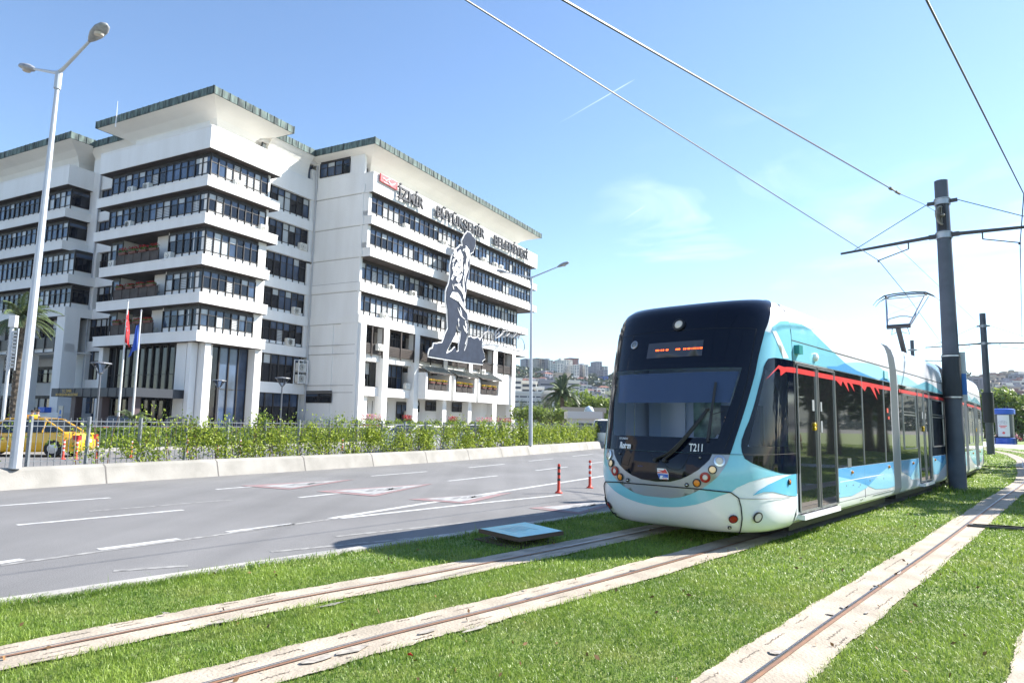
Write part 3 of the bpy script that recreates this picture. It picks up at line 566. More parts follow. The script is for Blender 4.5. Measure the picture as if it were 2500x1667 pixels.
# --- roof-top sign
LET = mat('sign_letters', (.018, .022, .032), .6); sign = thing('building_sign', 'big dark letters İZMİR BÜYÜKŞEHİR BELEDİYESİ along the wing parapet', 'sign', W(52, 43.1, 24.9), BR)
def word(s, u0, u1, zb, h):
    o = text('lettering', s, 1, .09, LET, sign, None, bold=.018); xs = [v.co.x for v in o.data.vertices]; w_ = max(xs)-min(xs); x0 = min(xs); H = .73
    o.data.transform(Matrix.Translation((u0-52, -.16, zb-24.9)) @ Matrix.Diagonal((( u1-u0)/w_, 1, h/H, 1)) @ Matrix.Rotation(PI/2, 4, 'X') @ Matrix.Translation((-x0, 0, 0)))
word('İZMİR', 55.2, 59.7, 24.62, 1.25); word('BÜYÜKŞEHİR', 62.3, 73.1, 24.62, 1.25); word('BELEDİYESİ', 75.6, 85.5, 24.62, 1.25)
fr = B(); 
for (a, c) in ((55.2, 59.8), (62.2, 73.2), (75.5, 85.6)):
    for z in (25.0, 25.8): fr.box(a-52, c-52, .02, .06, z-24.9-.03, z-24.9+.03)
fr.build('sign_frame', GREY, sign)
pan = thing('logo_panel', 'red panel with a white curled emblem at the top corner of the wing', 'sign', W(52.4, 43.05, 25.4), BR)
b = B(); b.add([(0, 0, .1), (2.75, 0, 0), (2.8, 0, .8), (0, 0, .9), (0, .14, .1), (2.75, .14, 0), (2.8, .14, .8), (0, .14, .9)], [(0, 1, 2, 3), (7, 6, 5, 4), (0, 4, 5, 1), (1, 5, 6, 2), (2, 6, 7, 3), (3, 7, 4, 0)]); b.build('panel', mat('sign_red', (.62, .07, .08), .5), pan)
b = B(); SW = mat('sign_white', (.8, .8, .8), .5)
b.tube([(.3, -.02, .45), (.55, -.02, .5), (.8, -.02, .35), (1.1, -.02, .55), (1.45, -.02, .7), (1.7, -.02, .68)], [.03, .06, .04, .05, .06, .02], 6); b.tube([(1.3, -.02, .6), (1.25, -.02, .35), (1.5, -.02, .22), (1.9, -.02, .25), (2.2, -.02, .45), (2.35, -.02, .6)], [.02, .06, .08, .07, .05, .02], 6); b.box(.5, 1.9, -.02, -.004, .12, .16)
b.box(.06, 2.7, -.01, -.003, .84, .87); b.build('emblem', SW, pan)
# --- cut-out figure and signature
fig = thing('figure_cutout', 'tall flat grey cut-out of a walking man hung on the wing front', 'wall art', W(66, 42.0, 8.5), BR)
ST = [(67.55, 24.06), (68.16, 24.0), (68.69, 23.75), (69.39, 23.48), (69.36, 22.92), (68.89, 21.87), (68.28, 21.63), (68.0, 21.07), (68.19, 20.25), (68.0, 19.02), (67.56, 17.86), (67.6, 17.12), (67.25, 16.1), (67.2, 15.14), (67.95, 14.1), (68.05, 13.26), (68.3, 12.34), (68.08, 11.57), (68.35, 11.45), (68.78, 11.6), (69.61, 11.44), (70.43, 11.69), (70.98, 11.32), (71.53, 11.82), (71.51, 10.56), (72.12, 9.86), (72.37, 9.28), (71.63, 8.94), (71.86, 8.58), (60.31, 8.48), (60.52, 9.22), (61.1, 9.38), (61.24, 9.93), (62.88, 10.21), (63.36, 11.11), (63.95, 11.99), (63.69, 14.07), (63.33, 15.03), (63.33, 16.04), (63.89, 17.16), (64.07, 18.23), (64.01, 19.25), (64.42, 20.47), (64.95, 21.12), (65.78, 21.74), (65.96, 21.99), (66.55, 22.03), (66.41, 22.74), (66.97, 23.53)]
H1 = [(65.68, 12.73), (66.1, 12.06), (66.78, 11.94), (66.62, 11.19), (66.37, 10.44), (66.36, 9.66), (65.85, 9.46), (65.45, 9.98), (64.73, 9.45), (63.66, 9.05), (63.81, 9.46), (65.46, 11.47)]
H2 = [(68.15, 12.11), (68.29, 11.28), (68.13, 10.63), (67.67, 9.85), (67.38, 9.72), (67.45, 10.35), (67.9, 11.24)]
def grow(pl, d):
    n = len(pl); out = []; A = sum(pl[i][0]*pl[(i+1) % n][1]-pl[(i+1) % n][0]*pl[i][1] for i in range(n))
    for i in range(n):
        a, p, c = Vector(pl[i-1]), Vector(pl[i]), Vector(pl[(i+1) % n]); t = (c-a).normalized(); nn = Vector((t.y, -t.x))*(1 if A > 0 else -1); out.append(tuple(p+nn*d))
    return out
F = lambda y0: (lambda x, z, d: (x-66, y0+d, z-8.5))
def jag(pl, k=3, a=.05, seed=2):
    R = random.Random(seed); o = []
    for i in range(len(pl)):
        p = Vector(pl[i]); q = Vector(pl[(i+1) % len(pl)])
        for j in range(k): t = j/k; o.append(tuple(p.lerp(q, t)+Vector((R.uniform(-a, a), R.uniform(-a, a)))*(1 if j else 0)))
    return o
ST = jag(ST)
b = B(); slab2d(b, grow(ST, .12), [grow(H1, -.10), grow(H2, -.08)], F(.02), d=.12); b.build('backing_edge', SW, fig)
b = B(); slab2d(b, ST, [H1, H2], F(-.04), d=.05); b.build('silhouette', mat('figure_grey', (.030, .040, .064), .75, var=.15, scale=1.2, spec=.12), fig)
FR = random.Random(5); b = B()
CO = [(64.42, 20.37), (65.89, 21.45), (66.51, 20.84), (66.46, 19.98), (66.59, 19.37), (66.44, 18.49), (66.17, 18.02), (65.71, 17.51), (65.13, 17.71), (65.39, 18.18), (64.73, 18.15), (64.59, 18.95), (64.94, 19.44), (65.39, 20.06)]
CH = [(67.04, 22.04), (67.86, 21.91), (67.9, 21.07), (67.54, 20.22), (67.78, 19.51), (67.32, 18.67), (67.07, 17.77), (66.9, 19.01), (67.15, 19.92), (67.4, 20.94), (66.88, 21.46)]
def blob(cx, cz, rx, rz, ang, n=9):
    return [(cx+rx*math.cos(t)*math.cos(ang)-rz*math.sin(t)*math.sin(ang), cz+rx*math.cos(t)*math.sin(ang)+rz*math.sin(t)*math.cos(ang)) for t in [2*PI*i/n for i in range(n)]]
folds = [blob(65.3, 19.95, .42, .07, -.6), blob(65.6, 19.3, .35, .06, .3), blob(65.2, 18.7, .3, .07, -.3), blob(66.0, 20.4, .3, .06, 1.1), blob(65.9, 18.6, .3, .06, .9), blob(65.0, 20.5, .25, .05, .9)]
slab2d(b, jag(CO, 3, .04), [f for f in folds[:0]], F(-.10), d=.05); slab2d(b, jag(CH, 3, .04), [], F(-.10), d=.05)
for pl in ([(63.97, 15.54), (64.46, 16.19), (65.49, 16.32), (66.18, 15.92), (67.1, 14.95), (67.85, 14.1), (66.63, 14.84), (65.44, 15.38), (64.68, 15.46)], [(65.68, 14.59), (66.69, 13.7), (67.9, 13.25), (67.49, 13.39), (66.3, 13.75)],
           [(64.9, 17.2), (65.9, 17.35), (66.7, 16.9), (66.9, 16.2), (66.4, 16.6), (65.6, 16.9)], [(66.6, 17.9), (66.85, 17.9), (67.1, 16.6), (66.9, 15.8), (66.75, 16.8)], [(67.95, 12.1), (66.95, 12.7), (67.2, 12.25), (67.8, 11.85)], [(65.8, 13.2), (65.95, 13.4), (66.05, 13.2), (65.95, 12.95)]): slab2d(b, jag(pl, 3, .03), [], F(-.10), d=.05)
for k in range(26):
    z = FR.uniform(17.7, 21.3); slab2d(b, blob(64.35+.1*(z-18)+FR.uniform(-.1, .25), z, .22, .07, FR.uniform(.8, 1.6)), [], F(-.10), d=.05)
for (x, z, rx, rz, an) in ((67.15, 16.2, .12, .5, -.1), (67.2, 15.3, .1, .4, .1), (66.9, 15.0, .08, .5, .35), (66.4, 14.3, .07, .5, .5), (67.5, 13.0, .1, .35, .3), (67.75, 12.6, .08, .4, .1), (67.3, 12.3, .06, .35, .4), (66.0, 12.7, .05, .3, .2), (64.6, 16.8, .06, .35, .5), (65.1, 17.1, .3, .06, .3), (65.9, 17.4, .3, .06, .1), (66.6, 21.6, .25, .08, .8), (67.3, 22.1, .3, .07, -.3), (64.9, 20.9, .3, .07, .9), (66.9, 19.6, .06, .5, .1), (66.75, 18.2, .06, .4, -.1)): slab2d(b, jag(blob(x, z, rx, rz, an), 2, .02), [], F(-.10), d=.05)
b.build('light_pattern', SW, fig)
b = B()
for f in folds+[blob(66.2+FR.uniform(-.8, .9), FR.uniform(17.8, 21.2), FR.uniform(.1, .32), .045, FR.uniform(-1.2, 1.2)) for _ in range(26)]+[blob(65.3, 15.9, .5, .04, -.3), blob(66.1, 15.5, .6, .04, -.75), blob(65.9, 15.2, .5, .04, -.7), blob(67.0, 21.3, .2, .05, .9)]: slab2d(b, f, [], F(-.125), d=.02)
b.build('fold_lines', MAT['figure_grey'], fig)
for (x, z) in ((62, 9.2), (65, 9.0), (70.5, 9.2), (64.2, 14.5), (66.8, 18), (67.5, 22.5)): b = B(); b.tube([(x-66, .1, z-8.5), (x-66, 1.25, z-8.5)], .05, 6); b.build('bracket', GREY, fig)
SIG = [[(71.76, 10.58), (72.48, 11.79), (73.25, 13.62)], [(72.32, 12.06), (73.44, 12.77), (74.76, 12.9), (75.16, 12.33), (74.52, 11.52), (73.8, 11.19), (73.71, 11.54)], [(73.03, 12.22), (73.86, 13.04), (74.55, 14.16)], [(75.16, 12.33), (75.95, 13.16), (77.01, 13.75), (77.8, 13.77), (77.51, 13.06), (76.29, 12.39), (75.68, 12.39), (76.88, 13.2)], [(76.91, 12.53), (78.13, 13.44), (77.69, 12.7), (78.48, 12.87), (79.32, 13.97)], [(77.81, 13.4), (78.93, 13.61), (82.1, 13.82)], [(78.8, 12.91), (79.76, 13.41), (79.45, 12.83), (80.26, 13.32), (79.95, 12.82), (80.76, 13.3), (81.41, 14.01)], [(80.77, 12.99), (81.77, 13.66), (81.45, 12.99), (82.29, 13.49), (82.14, 12.99), (82.98, 13.65), (83.32, 14.09)], [(82.14, 12.76), (82.65, 13.13), (83.53, 13.0), (84.18, 12.27), (84.03, 11.61), (83.07, 11.28), (80.84, 11.29), (78.86, 11.47), (77.81, 11.58), (77.87, 11.97), (78.84, 11.85)]]
sg = thing('signature_sign', 'handwritten signature bent from grey tube right of the cut-out figure', 'sign', W(78, 42.6, 11), BR); b = B()
for ln in SIG:
    c = catmull([(x-78, z-11) for x, z in ln], 6)
    for o in (0, .1): b.tube([(p.x+o, 0, p.y-o*.5) for p in c], .035, 5)
b.build('lettering', mat('signature_grey', (.13, .14, .16), .5), sg)
for (x, z) in ((73, 12.5), (77, 13), (81, 13.2), (83, 11.4), (79.3, 11.5)): b = B(); b.tube([(x-78, .03, z-11), (x-78, 2.1, z-11)], .03, 5); b.build('bracket', GREY, sg)
# --- air conditioners
def make_ac():
    t = thing('air_conditioner', None, 'air conditioner'); b = B(); b.box(-.43, .43, -.2, .2, 0, .66); b.build('casing', ACW, t, bevel=.02)
    b = B(); b.lathe([(.25, 0), (.25, .02), (.22, .025), (.06, .015), (.05, .03)], (-.1, -.2, .33), 20, 0, (0, -1, 0)); b.build('fan', BLACK, t)
    b = B(); [b.lathe([(r, 0), (r, .012), (r-.012, .012), (r-.012, 0)], (-.1, -.228, .33), 20, 0, (0, -1, 0)) for r in (.25, .18, .11)]; b.build('fan_grille', ACW, t); return t
ac0 = make_ac(); first = [True]
def put_ac(face, pl, a, z, label, sc=1.0, rot=None):
    o = ac0 if first[0] else copy_tree(ac0); first[0] = False
    p = W(a, pl, z) if face == 'R' else W(pl, a, z); o.location = p; o.rotation_euler.z = BR+(0 if face == 'R' else -PI/2) if rot is None else rot; o.scale = (sc,)*3; tag(o, label, None, 'air conditioner boxes on the office building')
g = .45
for a, k, s in ((59.7, 4, 'left one of the pair on the tower, under its topmost left-face windows'), (57.4, 4, 'right one of the pair on the tower, under its topmost left-face windows'), (59.6, 3, 'tower left face, under the second window row from the top')): put_ac('L', UL+g, a, L[k]+.9, 'air conditioner: '+s)
for a, k, s in ((61.6, 2, 'left of the topmost red flower boxes'), (53.6, 2, 'right of the topmost red flower boxes')): put_ac('L', UL+g, a, L[k]+.9, 'air conditioner '+s)
for a, k, s in ((56.3, 1, 'high up in the middle tower balcony'), (56.0, 0, 'in the lowest tower balcony behind the flags')): put_ac('L', UL+1.1, a, L[k]+(1.6 if k else .9), 'air conditioner '+s)
for a, k, s in ((40.3, 4, 'topmost row, right face of the tower'), (43.4, 3, 'right end of the second ledge on the tower')): put_ac('R', VF+g, a, L[k]+.9, 'air conditioner: '+s)
for a, k, s in ((50.2, 3, 'fourth'), (49.8, 1, 'second'), (49.2, 0, 'lowest'), (45.2, 2, 'third')): put_ac('R', PL+.1, a, L[k]+.97, f'air conditioner on the {s} ledge of the recess between tower and wing', 1.1)
for i, (a, k) in enumerate(((57.5, 4), (64.9, 4), (74.0, 4), (77.0, 4), (78.6, 4), (56.7, 2), (60.7, 2), (55.8, 1))):
    v = (44.4 if k < 3 else 43.3)+.25; put_ac('R', v, a, LW[k]+.9, 'air conditioner on the long wing front, '+['first of the topmost row from the left', 'small one left of the cut-out head', 'first one right of the cut-out head', 'middle one right of the cut-out', 'third one right of the cut-out', 'left one of the middle row pair', 'right one of the middle row pair', 'alone on the lowest windowed ledge'][i])
for a, z, v, s in ((54.9, 8.6, 44.35, 'hung on the first dark balcony railing of the wing'), (75.8, 7.6, 44.3, 'just under the foot of the cut-out figure'), (60.6, 4.95, 44.95, 'at the right end of the second gridded window'), (52.4, 4.95, 44.5, 'at the left end of the first gridded window')): put_ac('R', v, a, z, 'air conditioner '+s)
for a, z, s, sc in ((53.6, .9, 'tall one left of the first ground-floor window', 1.7), (64.0, 1.9, 'left one of two beside the ground-floor door', 1.1), (65.2, 1.9, 'right one of two beside the ground-floor door', 1.1), (64.6, .7, 'low one beside the ground-floor door', 1.1)): put_ac('R', 47.2, a, z, 'air conditioner, '+s, sc)
for v, s in ((49.9, 'left'), (48.3, 'right')): put_ac('L', WU-.6, v, .1, f'beige heat pump standing on the ground by the end wall, {s} one', 2.0)
rk = thing('equipment_rack', 'white metal rack holding two air conditioners in the recess beside the wing', 'rack', W(50.6, 50.7, 5.0), BR); b = B()
for x in (-.6, .6):
    for y in (-.3, .3): b.box(x-.04, x+.04, y-.04, y+.04, 0, 2.4)
for z in (0.05, 1.2, 2.36): b.box(-.6, .6, -.34, -.26, z, z+.06); b.box(-.6, .6, .26, .34, z, z+.06)
b.build('frame', SW, rk)
for z, s in ((5.15, 'lower'), (6.3, 'upper')): put_ac('R', 50.7, 50.6, z, f'{s} air conditioner in the white rack', 1.2)
# --- flower boxes
REDF = leafmat('red_flower', (.25, .006, .006), (.55, .03, .02), trans=.2); YEL = leafmat('yellow_flower', (.7, .35, .0), (.95, .65, .0), trans=.2); GRL = leafmat('bush_leaf', (.035, .09, .012), (.16, .30, .04)); TERR = mat('terracotta', (.13, .045, .03), .7)
PINK = leafmat('pink_flower', (.6, .12, .16), (.85, .5, .5), trans=.2)
def flower_box(p, rz, ln, fm, label, group, h=.28, nf=90, boxm=TERR, cat='flower box'):
    t = thing('flower_box', label, cat, p, rz, group); b = B(); b.add([(-ln/2, -.14, 0), (ln/2, -.14, 0), (ln/2, .14, 0), (-ln/2, .14, 0), (-ln/2-.03, -.18, .22), (ln/2+.03, -.18, .22), (ln/2+.03, .18, .22), (-ln/2-.03, .18, .22)], [(0, 3, 2, 1), (4, 5, 6, 7), (0, 1, 5, 4), (1, 2, 6, 5), (2, 3, 7, 6), (3, 0, 4, 7)]); b.build('trough', boxm, t)
    b = B(); n = nf; leaves(b, np.stack([RNG.uniform(-ln/2, ln/2, n), RNG.uniform(-.2, .2, n), .2+RNG.uniform(0, h*.6, n)], 1), .07); b.build('foliage', GRL, t)
    b = B(); leaves(b, np.stack([RNG.uniform(-ln/2, ln/2, n), RNG.uniform(-.2, .2, n), .24+h*.4+RNG.uniform(0, h*.6, n)], 1), .055); b.build('blossom', fm, t); return t
ordi = ['first', 'second', 'third', 'fourth', 'fifth']
for k, nm in ((0, 'lowest'), (1, 'middle'), (2, 'topmost')):
    b = BB(); b.box(UL+.12, UL+.2, 54.6 if k != 1 else 54.4, 60.5, L[k]+LH, L[k]+LH+.95); [b.box(UL+.08, UL+.12, 54.6+i*1.18, 54.66+i*1.18, L[k]+LH, L[k]+LH+1.0) for i in range(6)]; b.build('balcony_planter_wall', BRN, bld)
    for i in range(4): flower_box(W(UL+.16, 59.7-i*1.45, L[k]+LH+.95), BR-PI/2, .95, REDF, f'{ordi[i]} red flower box from the left on the {nm} tower balcony', 'red flower boxes on the tower balconies', h=.4 if k == 2 else .22, nf=130)
for i in range(3):
    a, c = PIL[i+2][1], PIL[i+3][0]
    for j in range(3): x = a+.45+(c-a-1.2)*(j+.5)/3; flower_box(W(x, 43.4, 5.75), BR, .85, YEL, f'{ordi[j]} yellow flower box from the left under the {ordi[i]} awning', 'yellow flower boxes under the awnings', h=.22)
# ---------------------------------------------------------------- tram (local frame: x to its right-hand side in the photo, y back from the nose, z up)
TH = math.radians(41.4); TD_ = Vector((math.sin(TH), math.cos(TH), 0)); TN = Vector((math.cos(TH), -math.sin(TH), 0)); TO = TD_*8.6+TN*(-4.86)
tram = thing('tram', 'white and turquoise five-part tram with a black wraparound front running over the lawn', 'tram', TO, -TH)
CYAN = mat('tram_turquoise', (.24, .60, .73), .22, coat=.6, var=.03, scale=2); CYL = mat('tram_pale_cyan', (.42, .76, .86), .25, coat=.5); TBL = mat('tram_blue', (.10, .36, .70), .25, coat=.5); TWH = mat('tram_white', (.88, .89, .94), .25, coat=.5, var=.02, scale=1.5)
TGR = mat('tram_silver', (.36, .38, .42), .3, metal=.3, coat=.4); TBK = mat('tram_black', (.003, .005, .014), .07, spec=.32); TGL = mat('tram_glass', (.012, .014, .016), .03, spec=1.0); SEAM = mat('seam', (.01, .01, .01), .7); TRED = mat('tram_red', (.78, .05, .05), .3, coat=.4)
CAB = glassmat('windscreen_glass', (.80, .88, 1.0), 1.42); ALU = mat('aluminium_trim', (.45, .46, .48), .3, metal=.8)
NR = [(0, .24, .62, 1.12), (.06, .27, .36, 1.22), (.12, .38, .20, 1.30), (.2, .55, .09, 1.335), (.3, .8, .02, 1.345), (.38, 1.05, .0, 1.345), (.46, 1.35, .06, 1.345), (.6, 2.0, .24, 1.345), (.72, 2.6, .42, 1.34), (.8, 2.97, .55, 1.33), (.86, 3.2, .63, 1.31), (.91, 3.38, .73, 1.26), (.95, 3.49, .86, 1.19), (.98, 3.56, 1.1, 1.08), (1, 3.59, 1.45, .93)]
NW = [r[0] for r in NR]; YE = 1.65; NP = 3.2
def hermite(w, k):
    w = min(1, max(0, w)); i = max(0, min(len(NR)-2, sum(1 for x in NW[1:-1] if x <= w))); h = NW[i+1]-NW[i]; t = (w-NW[i])/h
    def sl(j):
        if j == 0 or j == len(NR)-1: a = 1 if j == 0 else j; return (NR[a][k]-NR[a-1][k])/(NW[a]-NW[a-1])
        a = (NR[j][k]-NR[j-1][k])/(NW[j]-NW[j-1]); b = (NR[j+1][k]-NR[j][k])/(NW[j+1]-NW[j]); return 0 if a*b <= 0 else 2*a*b/(a+b)
    return (2*t**3-3*t*t+1)*NR[i][k]+(t**3-2*t*t+t)*h*sl(i)+(-2*t**3+3*t*t)*NR[i+1][k]+(t**3-t*t)*h*sl(i+1)
def S0(a, w):
    z = hermite(w, 1); y0 = hermite(w, 2); hw = hermite(w, 3); Ln = YE-y0; c = math.sin(a*PI/2); cc = abs(math.cos(a*PI/2))
    return Vector((hw*math.copysign(abs(c)**(2/NP), c), y0+Ln*(1-cc**(2/NP)), z))
def SN(a, w):
    e = 4e-3; a_ = min(.996, max(-.996, a)); 
    if abs(a_) < .01: a_ = .01
    w_ = min(.995, max(.005, w)); return (S0(a_+e, w_)-S0(a_-e, w_)).cross(S0(a_, w_+e)-S0(a_, w_-e)).normalized()
def SP(a, w, o=0): return tuple(S0(a, w)+SN(a, w)*o)
def mir(half): return half+[(-a, w) for a, w in half[::-1] if abs(a) > 1e-6]
def npanel(name, poly, m, off, holes=(), parent=None, grid=(.05, .03), T=None):
    b = B(T=T); v, f = cdt(poly, holes, grid); b.add([SP(x, y, off) for x, y in v], f); 
    # wind outward
    o = b.build(name, m, parent or tram, smooth=True); return o
GLS = [(-.44, .699), (.444, .699), (.365, .587), (.299, .5), (-.299, .5), (-.365, .587)]
SG = [(.69, .695), (.955, .69), (.955, .478), (.545, .478), (.56, .50), (.60, .565), (.65, .635)]; SGm = [(-a, w) for a, w in SG[::-1]]
CY = [(0, .204), (.069, .217), (.151, .237), (.25, .266), (.323, .29), (.422, .312), (.463, .33), (.565, .352), (.702, .369), (.851, .376), (1, .376), (1, .875), (.88, .862), (.772, .837), (.741, .811), (.655, .817), (.5, .83), (0, .83)]
MK = [(0, .453), (.403, .453), (.416, .47), (.435, .498), (.456, .526), (.492, .574), (.533, .629), (.574, .683), (.599, .734), (.62, .764), (.661, .817), (.693, .84), (.739, .881), (.80, .925), (.86, .965), (.90, 1), (0, 1)]
OUT = [(0, .261), (.032, .262), (.076, .272), (.131, .292), (.198, .318), (.259, .345), (.317, .373), (.358, .401), (.385, .423), (.403, .452), (0, .452)]
INN = [(0, .337), (.037, .342), (.082, .355), (.136, .375), (.182, .394), (.224, .416), (.254, .433), (.269, .451), (0, .451)]
SWN = [(1, .733), (.914, .733), (.784, .733), (.711, .728), (.687, .718), (.664, .704), (.651, .684), (.617, .643), (.579, .592), (.545, .552), (.514, .526), (.491, .498), (.489, .479), (.5, .46), (.527, .439), (.598, .423), (.75, .401), (.881, .383), (1, .373)]
def ring(p): return mir(p) if p[0][0] == 0 and p[-1][0] == 0 else p
def mirring(half):
    return [(a, w) for a, w in half]+[(-a, w) for a, w in half[::-1] if a > 1e-6]
def nose(T=None, full=True):
    base = npanel('cab_shell', [(-1, 0), (1, 0), (1, 1), (-1, 1)], TWH, 0, [GLS, SG, SGm], T=T)
    b = B(T=T); n = 24; top = [SP(-1+2*i/n, 1) for i in range(n+1)]; c = (0, YE, 3.6); b.add(top+[c, (.93, YE, 3.59), (-.93, YE, 3.59)], [(i, i+1, n+1) for i in range(n)]); bot = [SP(-1+2*i/n, 0) for i in range(n+1)]; b.add(bot+[(0, YE, .24)], [(i+1, i, n+1) for i in range(n)]); b.build('cab_cap', TWH, tram, smooth=40)
    npanel('front_skin', mirring(CY), CYAN, .004, [GLS, SG, SGm], T=T); npanel('front_mask', mirring(MK), TBK, .012, [GLS], T=T)
    npanel('light_surround', mirring(OUT), TGR, .008, T=T); npanel('lower_panel', mirring(INN), TBK, .013, T=T); npanel('windscreen', GLS, CAB, .010, T=T)
    for s in (1, -1):
        npanel('side_window_frame', [(a*s, w) for a, w in SWN][::s], TBK, .008, [SG if s > 0 else SGm], T=T); npanel('cab_side_window', SG if s > 0 else SGm, CAB, .006, T=T)
        npanel('paint_flash', [(a*s, w) for a, w in [(1, .374), (.899, .364), (.747, .34), (.65, .317), (.594, .294), (.696, .308), (.794, .307), (.894, .29), (1, .268)]][::s], TBL if 0 else mat('tram_sky_blue', (.14, .52, .78), .25, coat=.5), .007, T=T)
        npanel('white_stripe', [(a*s, w) for a, w in [(.755, .819), (.811, .821), (.973, .739), (.907, .735)]][::s], TWH, .008, T=T)
        npanel('red_line', [(a*s, w) for a, w in [(.684, .667), (.842, .712), (.912, .709), (1, .713), (1, .697), (.936, .696), (.869, .682), (.862, .699), (.836, .703)]][::s], TRED, .010, T=T)
nose()
def seamline(pts, r=.005, name='panel_seam', o=.012):
    b = B(); P = []
    for (a, c) in zip(pts[:-1], pts[1:]):
        for k in range(6): t = k/6; P.append(SP(a[0]+(c[0]-a[0])*t, a[1]+(c[1]-a[1])*t, o))
    P.append(SP(*pts[-1], o)); b.tube(P, r, 5); return b.build(name, SEAM, tram)
seamline([(-.41, .309), (-.198, .318), (0, .32), (.198, .318), (.411, .309), (.47, .283), (.484, .236), (.484, .168), (.471, .117), (.45, .02)], .008); seamline([(-1, .452), (-.4, .452), (0, .4515), (.4, .452), (1, .452)], .003, o=.014); seamline([(.474, .281), (.97, .27)], .003); seamline([(-.41, .309), (-.47, .283), (-.484, .2), (-.45, .02)], .008)
seamline([(-.017, .45), (.01, .415), (.03, .395), (.06, .39), (.09, .395), (.11, .42), (.127, .451)], .003, o=.016); seamline([(-.5, .822), (0, .83), (.56, .822), (.5, .66), (.36, .47)], .003, o=.014); seamline([(-.17, .45), (-.17, .40), (-.11, .395), (-.10, .43)], .003, o=.015)
seamline([(1, .28), (1, .95)], .004, o=.008)
def frame(a, w, o=.012):
    p = S0(a, w)+SN(a, w)*o; n = SN(a, w); up_ = Vector((0, 0, 1)); up_ = (up_-n*up_.dot(n)).normalized(); r = up_.cross(n).normalized(); return p, r, up_, n
def lamp(name, a, w, r, lens, rim=None, rimw=.02, o=.012, depth=.02):
    p, rr, uu, n = frame(a, w, o); b = B(); b.lathe([(r, 0), (r*.97, depth*.6), (r*.6, depth), (0.002, depth*1.15)], p, 20, 0, n); L_ = b.build(name, lens, tram, smooth=50)
    if rim: b = B(); b.lathe([(r+rimw, 0), (r+rimw, depth*.7), (r, depth*.9), (r-.004, 0)], p, 20, 0, n); b.build('rim', rim, L_, smooth=50)
    return L_
LW_ = mat('lens_white', (.5, .5, .48), .12, emit=(1, .95, .85, .04)); LO = mat('lens_orange', (.75, .25, .02), .2); LR = mat('lens_red', (.30, .008, .008), .15); LT = mat('lens_warm', (.75, .55, .32), .15, emit=(1, .8, .5, .1)); CHR = mat('chrome', (.6, .6, .6), .15, metal=1)
for s in (1, -1):
    lamp('headlight', .325*s, .429, .048, LW_, CHR, .026); lamp('marker_light', .280*s, .398, .045, LT, BLACK, .013); L1 = lamp('tail_light', .230*s, .368, .036, LW_, LR, .034); lamp('indicator', .175*s, .344, .044, LO, BLACK, .012); lamp('bolt', .115*s, .333, .018, CHR, BLACK, .01)
    lamp('bolt', .19*s, .438, .014, CHR, BLACK, .006); lamp('reflector', .41*s, .168, .055, LR, BLACK, .006); lamp('bolt', .372*s, .11, .02, CHR, BLACK, .006); lamp('fog_light', .625*s, .177, .06, LW_, BLACK, .014); lamp('side_marker', .955*s, .343, .03, LO, BLACK, .012)
lamp('top_light', .005, .851, .068, LW_, BLACK, .03, depth=.04); lamp('camera_lens', -.215, .785, .05, mat('lens_grey', (.16, .18, .2), .2), ALU, .015)
# destination display
npanel('destination_display', [(-.093, .785), (.127, .786), (.129, .736), (-.091, .735)], mat('display_back', (.05, .055, .075), .35), .016)
b = B(); LED = mat('led_orange', (.9, .12, .02), .5, emit=(1, .10, .015, 1.6))
for x0, x1 in ((-.046, -.03), (-.024, -.020), (-.017, -.013), (-.008, -.003), (.006, .018), (.029, .033), (.035, .041), (.046, .060), (.066, .070), (.074, .079), (.081, .086), (.088, .092), (.097, .101), (.104, .108), (.112, .127)):
    q = [SP(x, y, .019) for x, y in ((x0, .757), (x1, .757), (x1, .762), (x0, .762))]; b.quad(*q)
b.build('led_text', LED, tram)
def surf_text(name, s, a, w, size, m, sx=1, o=.018, bold=0):
    p, r, u_, n = frame(a, w, o); M = Matrix((( r.x, u_.x, n.x, p.x), (r.y, u_.y, n.y, p.y), (r.z, u_.z, n.z, p.z), (0, 0, 0, 1))); return text(name, s, size, .001, m, tram, M, sx=sx, bold=bold)
surf_text('fleet_number', 'T211', .118, .458, .15, mat('decal_white', (.8, .82, .84), .5), .66, bold=.002); surf_text('maker_name', 'Rotem', -.20, .458, .125, MAT['decal_white'], .66, bold=.005); surf_text('maker_name', 'HYUNDAI', -.215, .487, .045, MAT['decal_white'], .9)
p, r, u_, n = frame(.012, .371, .018)
def em(pl, m, o=0):
    b = B(); b.poly([tuple(p+r*x+u_*y+n*o) for x, y in pl]); return b.build('emblem', m, tram)
em([(-.085, .075), (.05, .075), (.09, .015), (.09, -.07), (-.045, -.07), (-.075, -.01)], MAT['decal_white'])
em([(-.08, .05), (.015, .05), (.03, .068), (.045, .068), (.083, .012), (-.075, .01), (-.08, .025), (.0, .027)], mat('decal_red', (.6, .06, .06), .5), .001); em([(-.075, .002), (.085, .002), (.085, -.045), (-.01, -.045), (.01, -.025), (.06, -.022), (-.03, -.02), (-.048, -.062), (-.055, -.06)], mat('decal_blue', (.03, .12, .5), .5), .001)
surf_text('emblem_text', 'METRO', -.052, .394, .02, mat('decal_navy', (.03, .08, .3), .5), 1.2, .020); surf_text('emblem_text', 'İZMİR', .012, .349, .026, MAT['decal_red'], 1, .020)
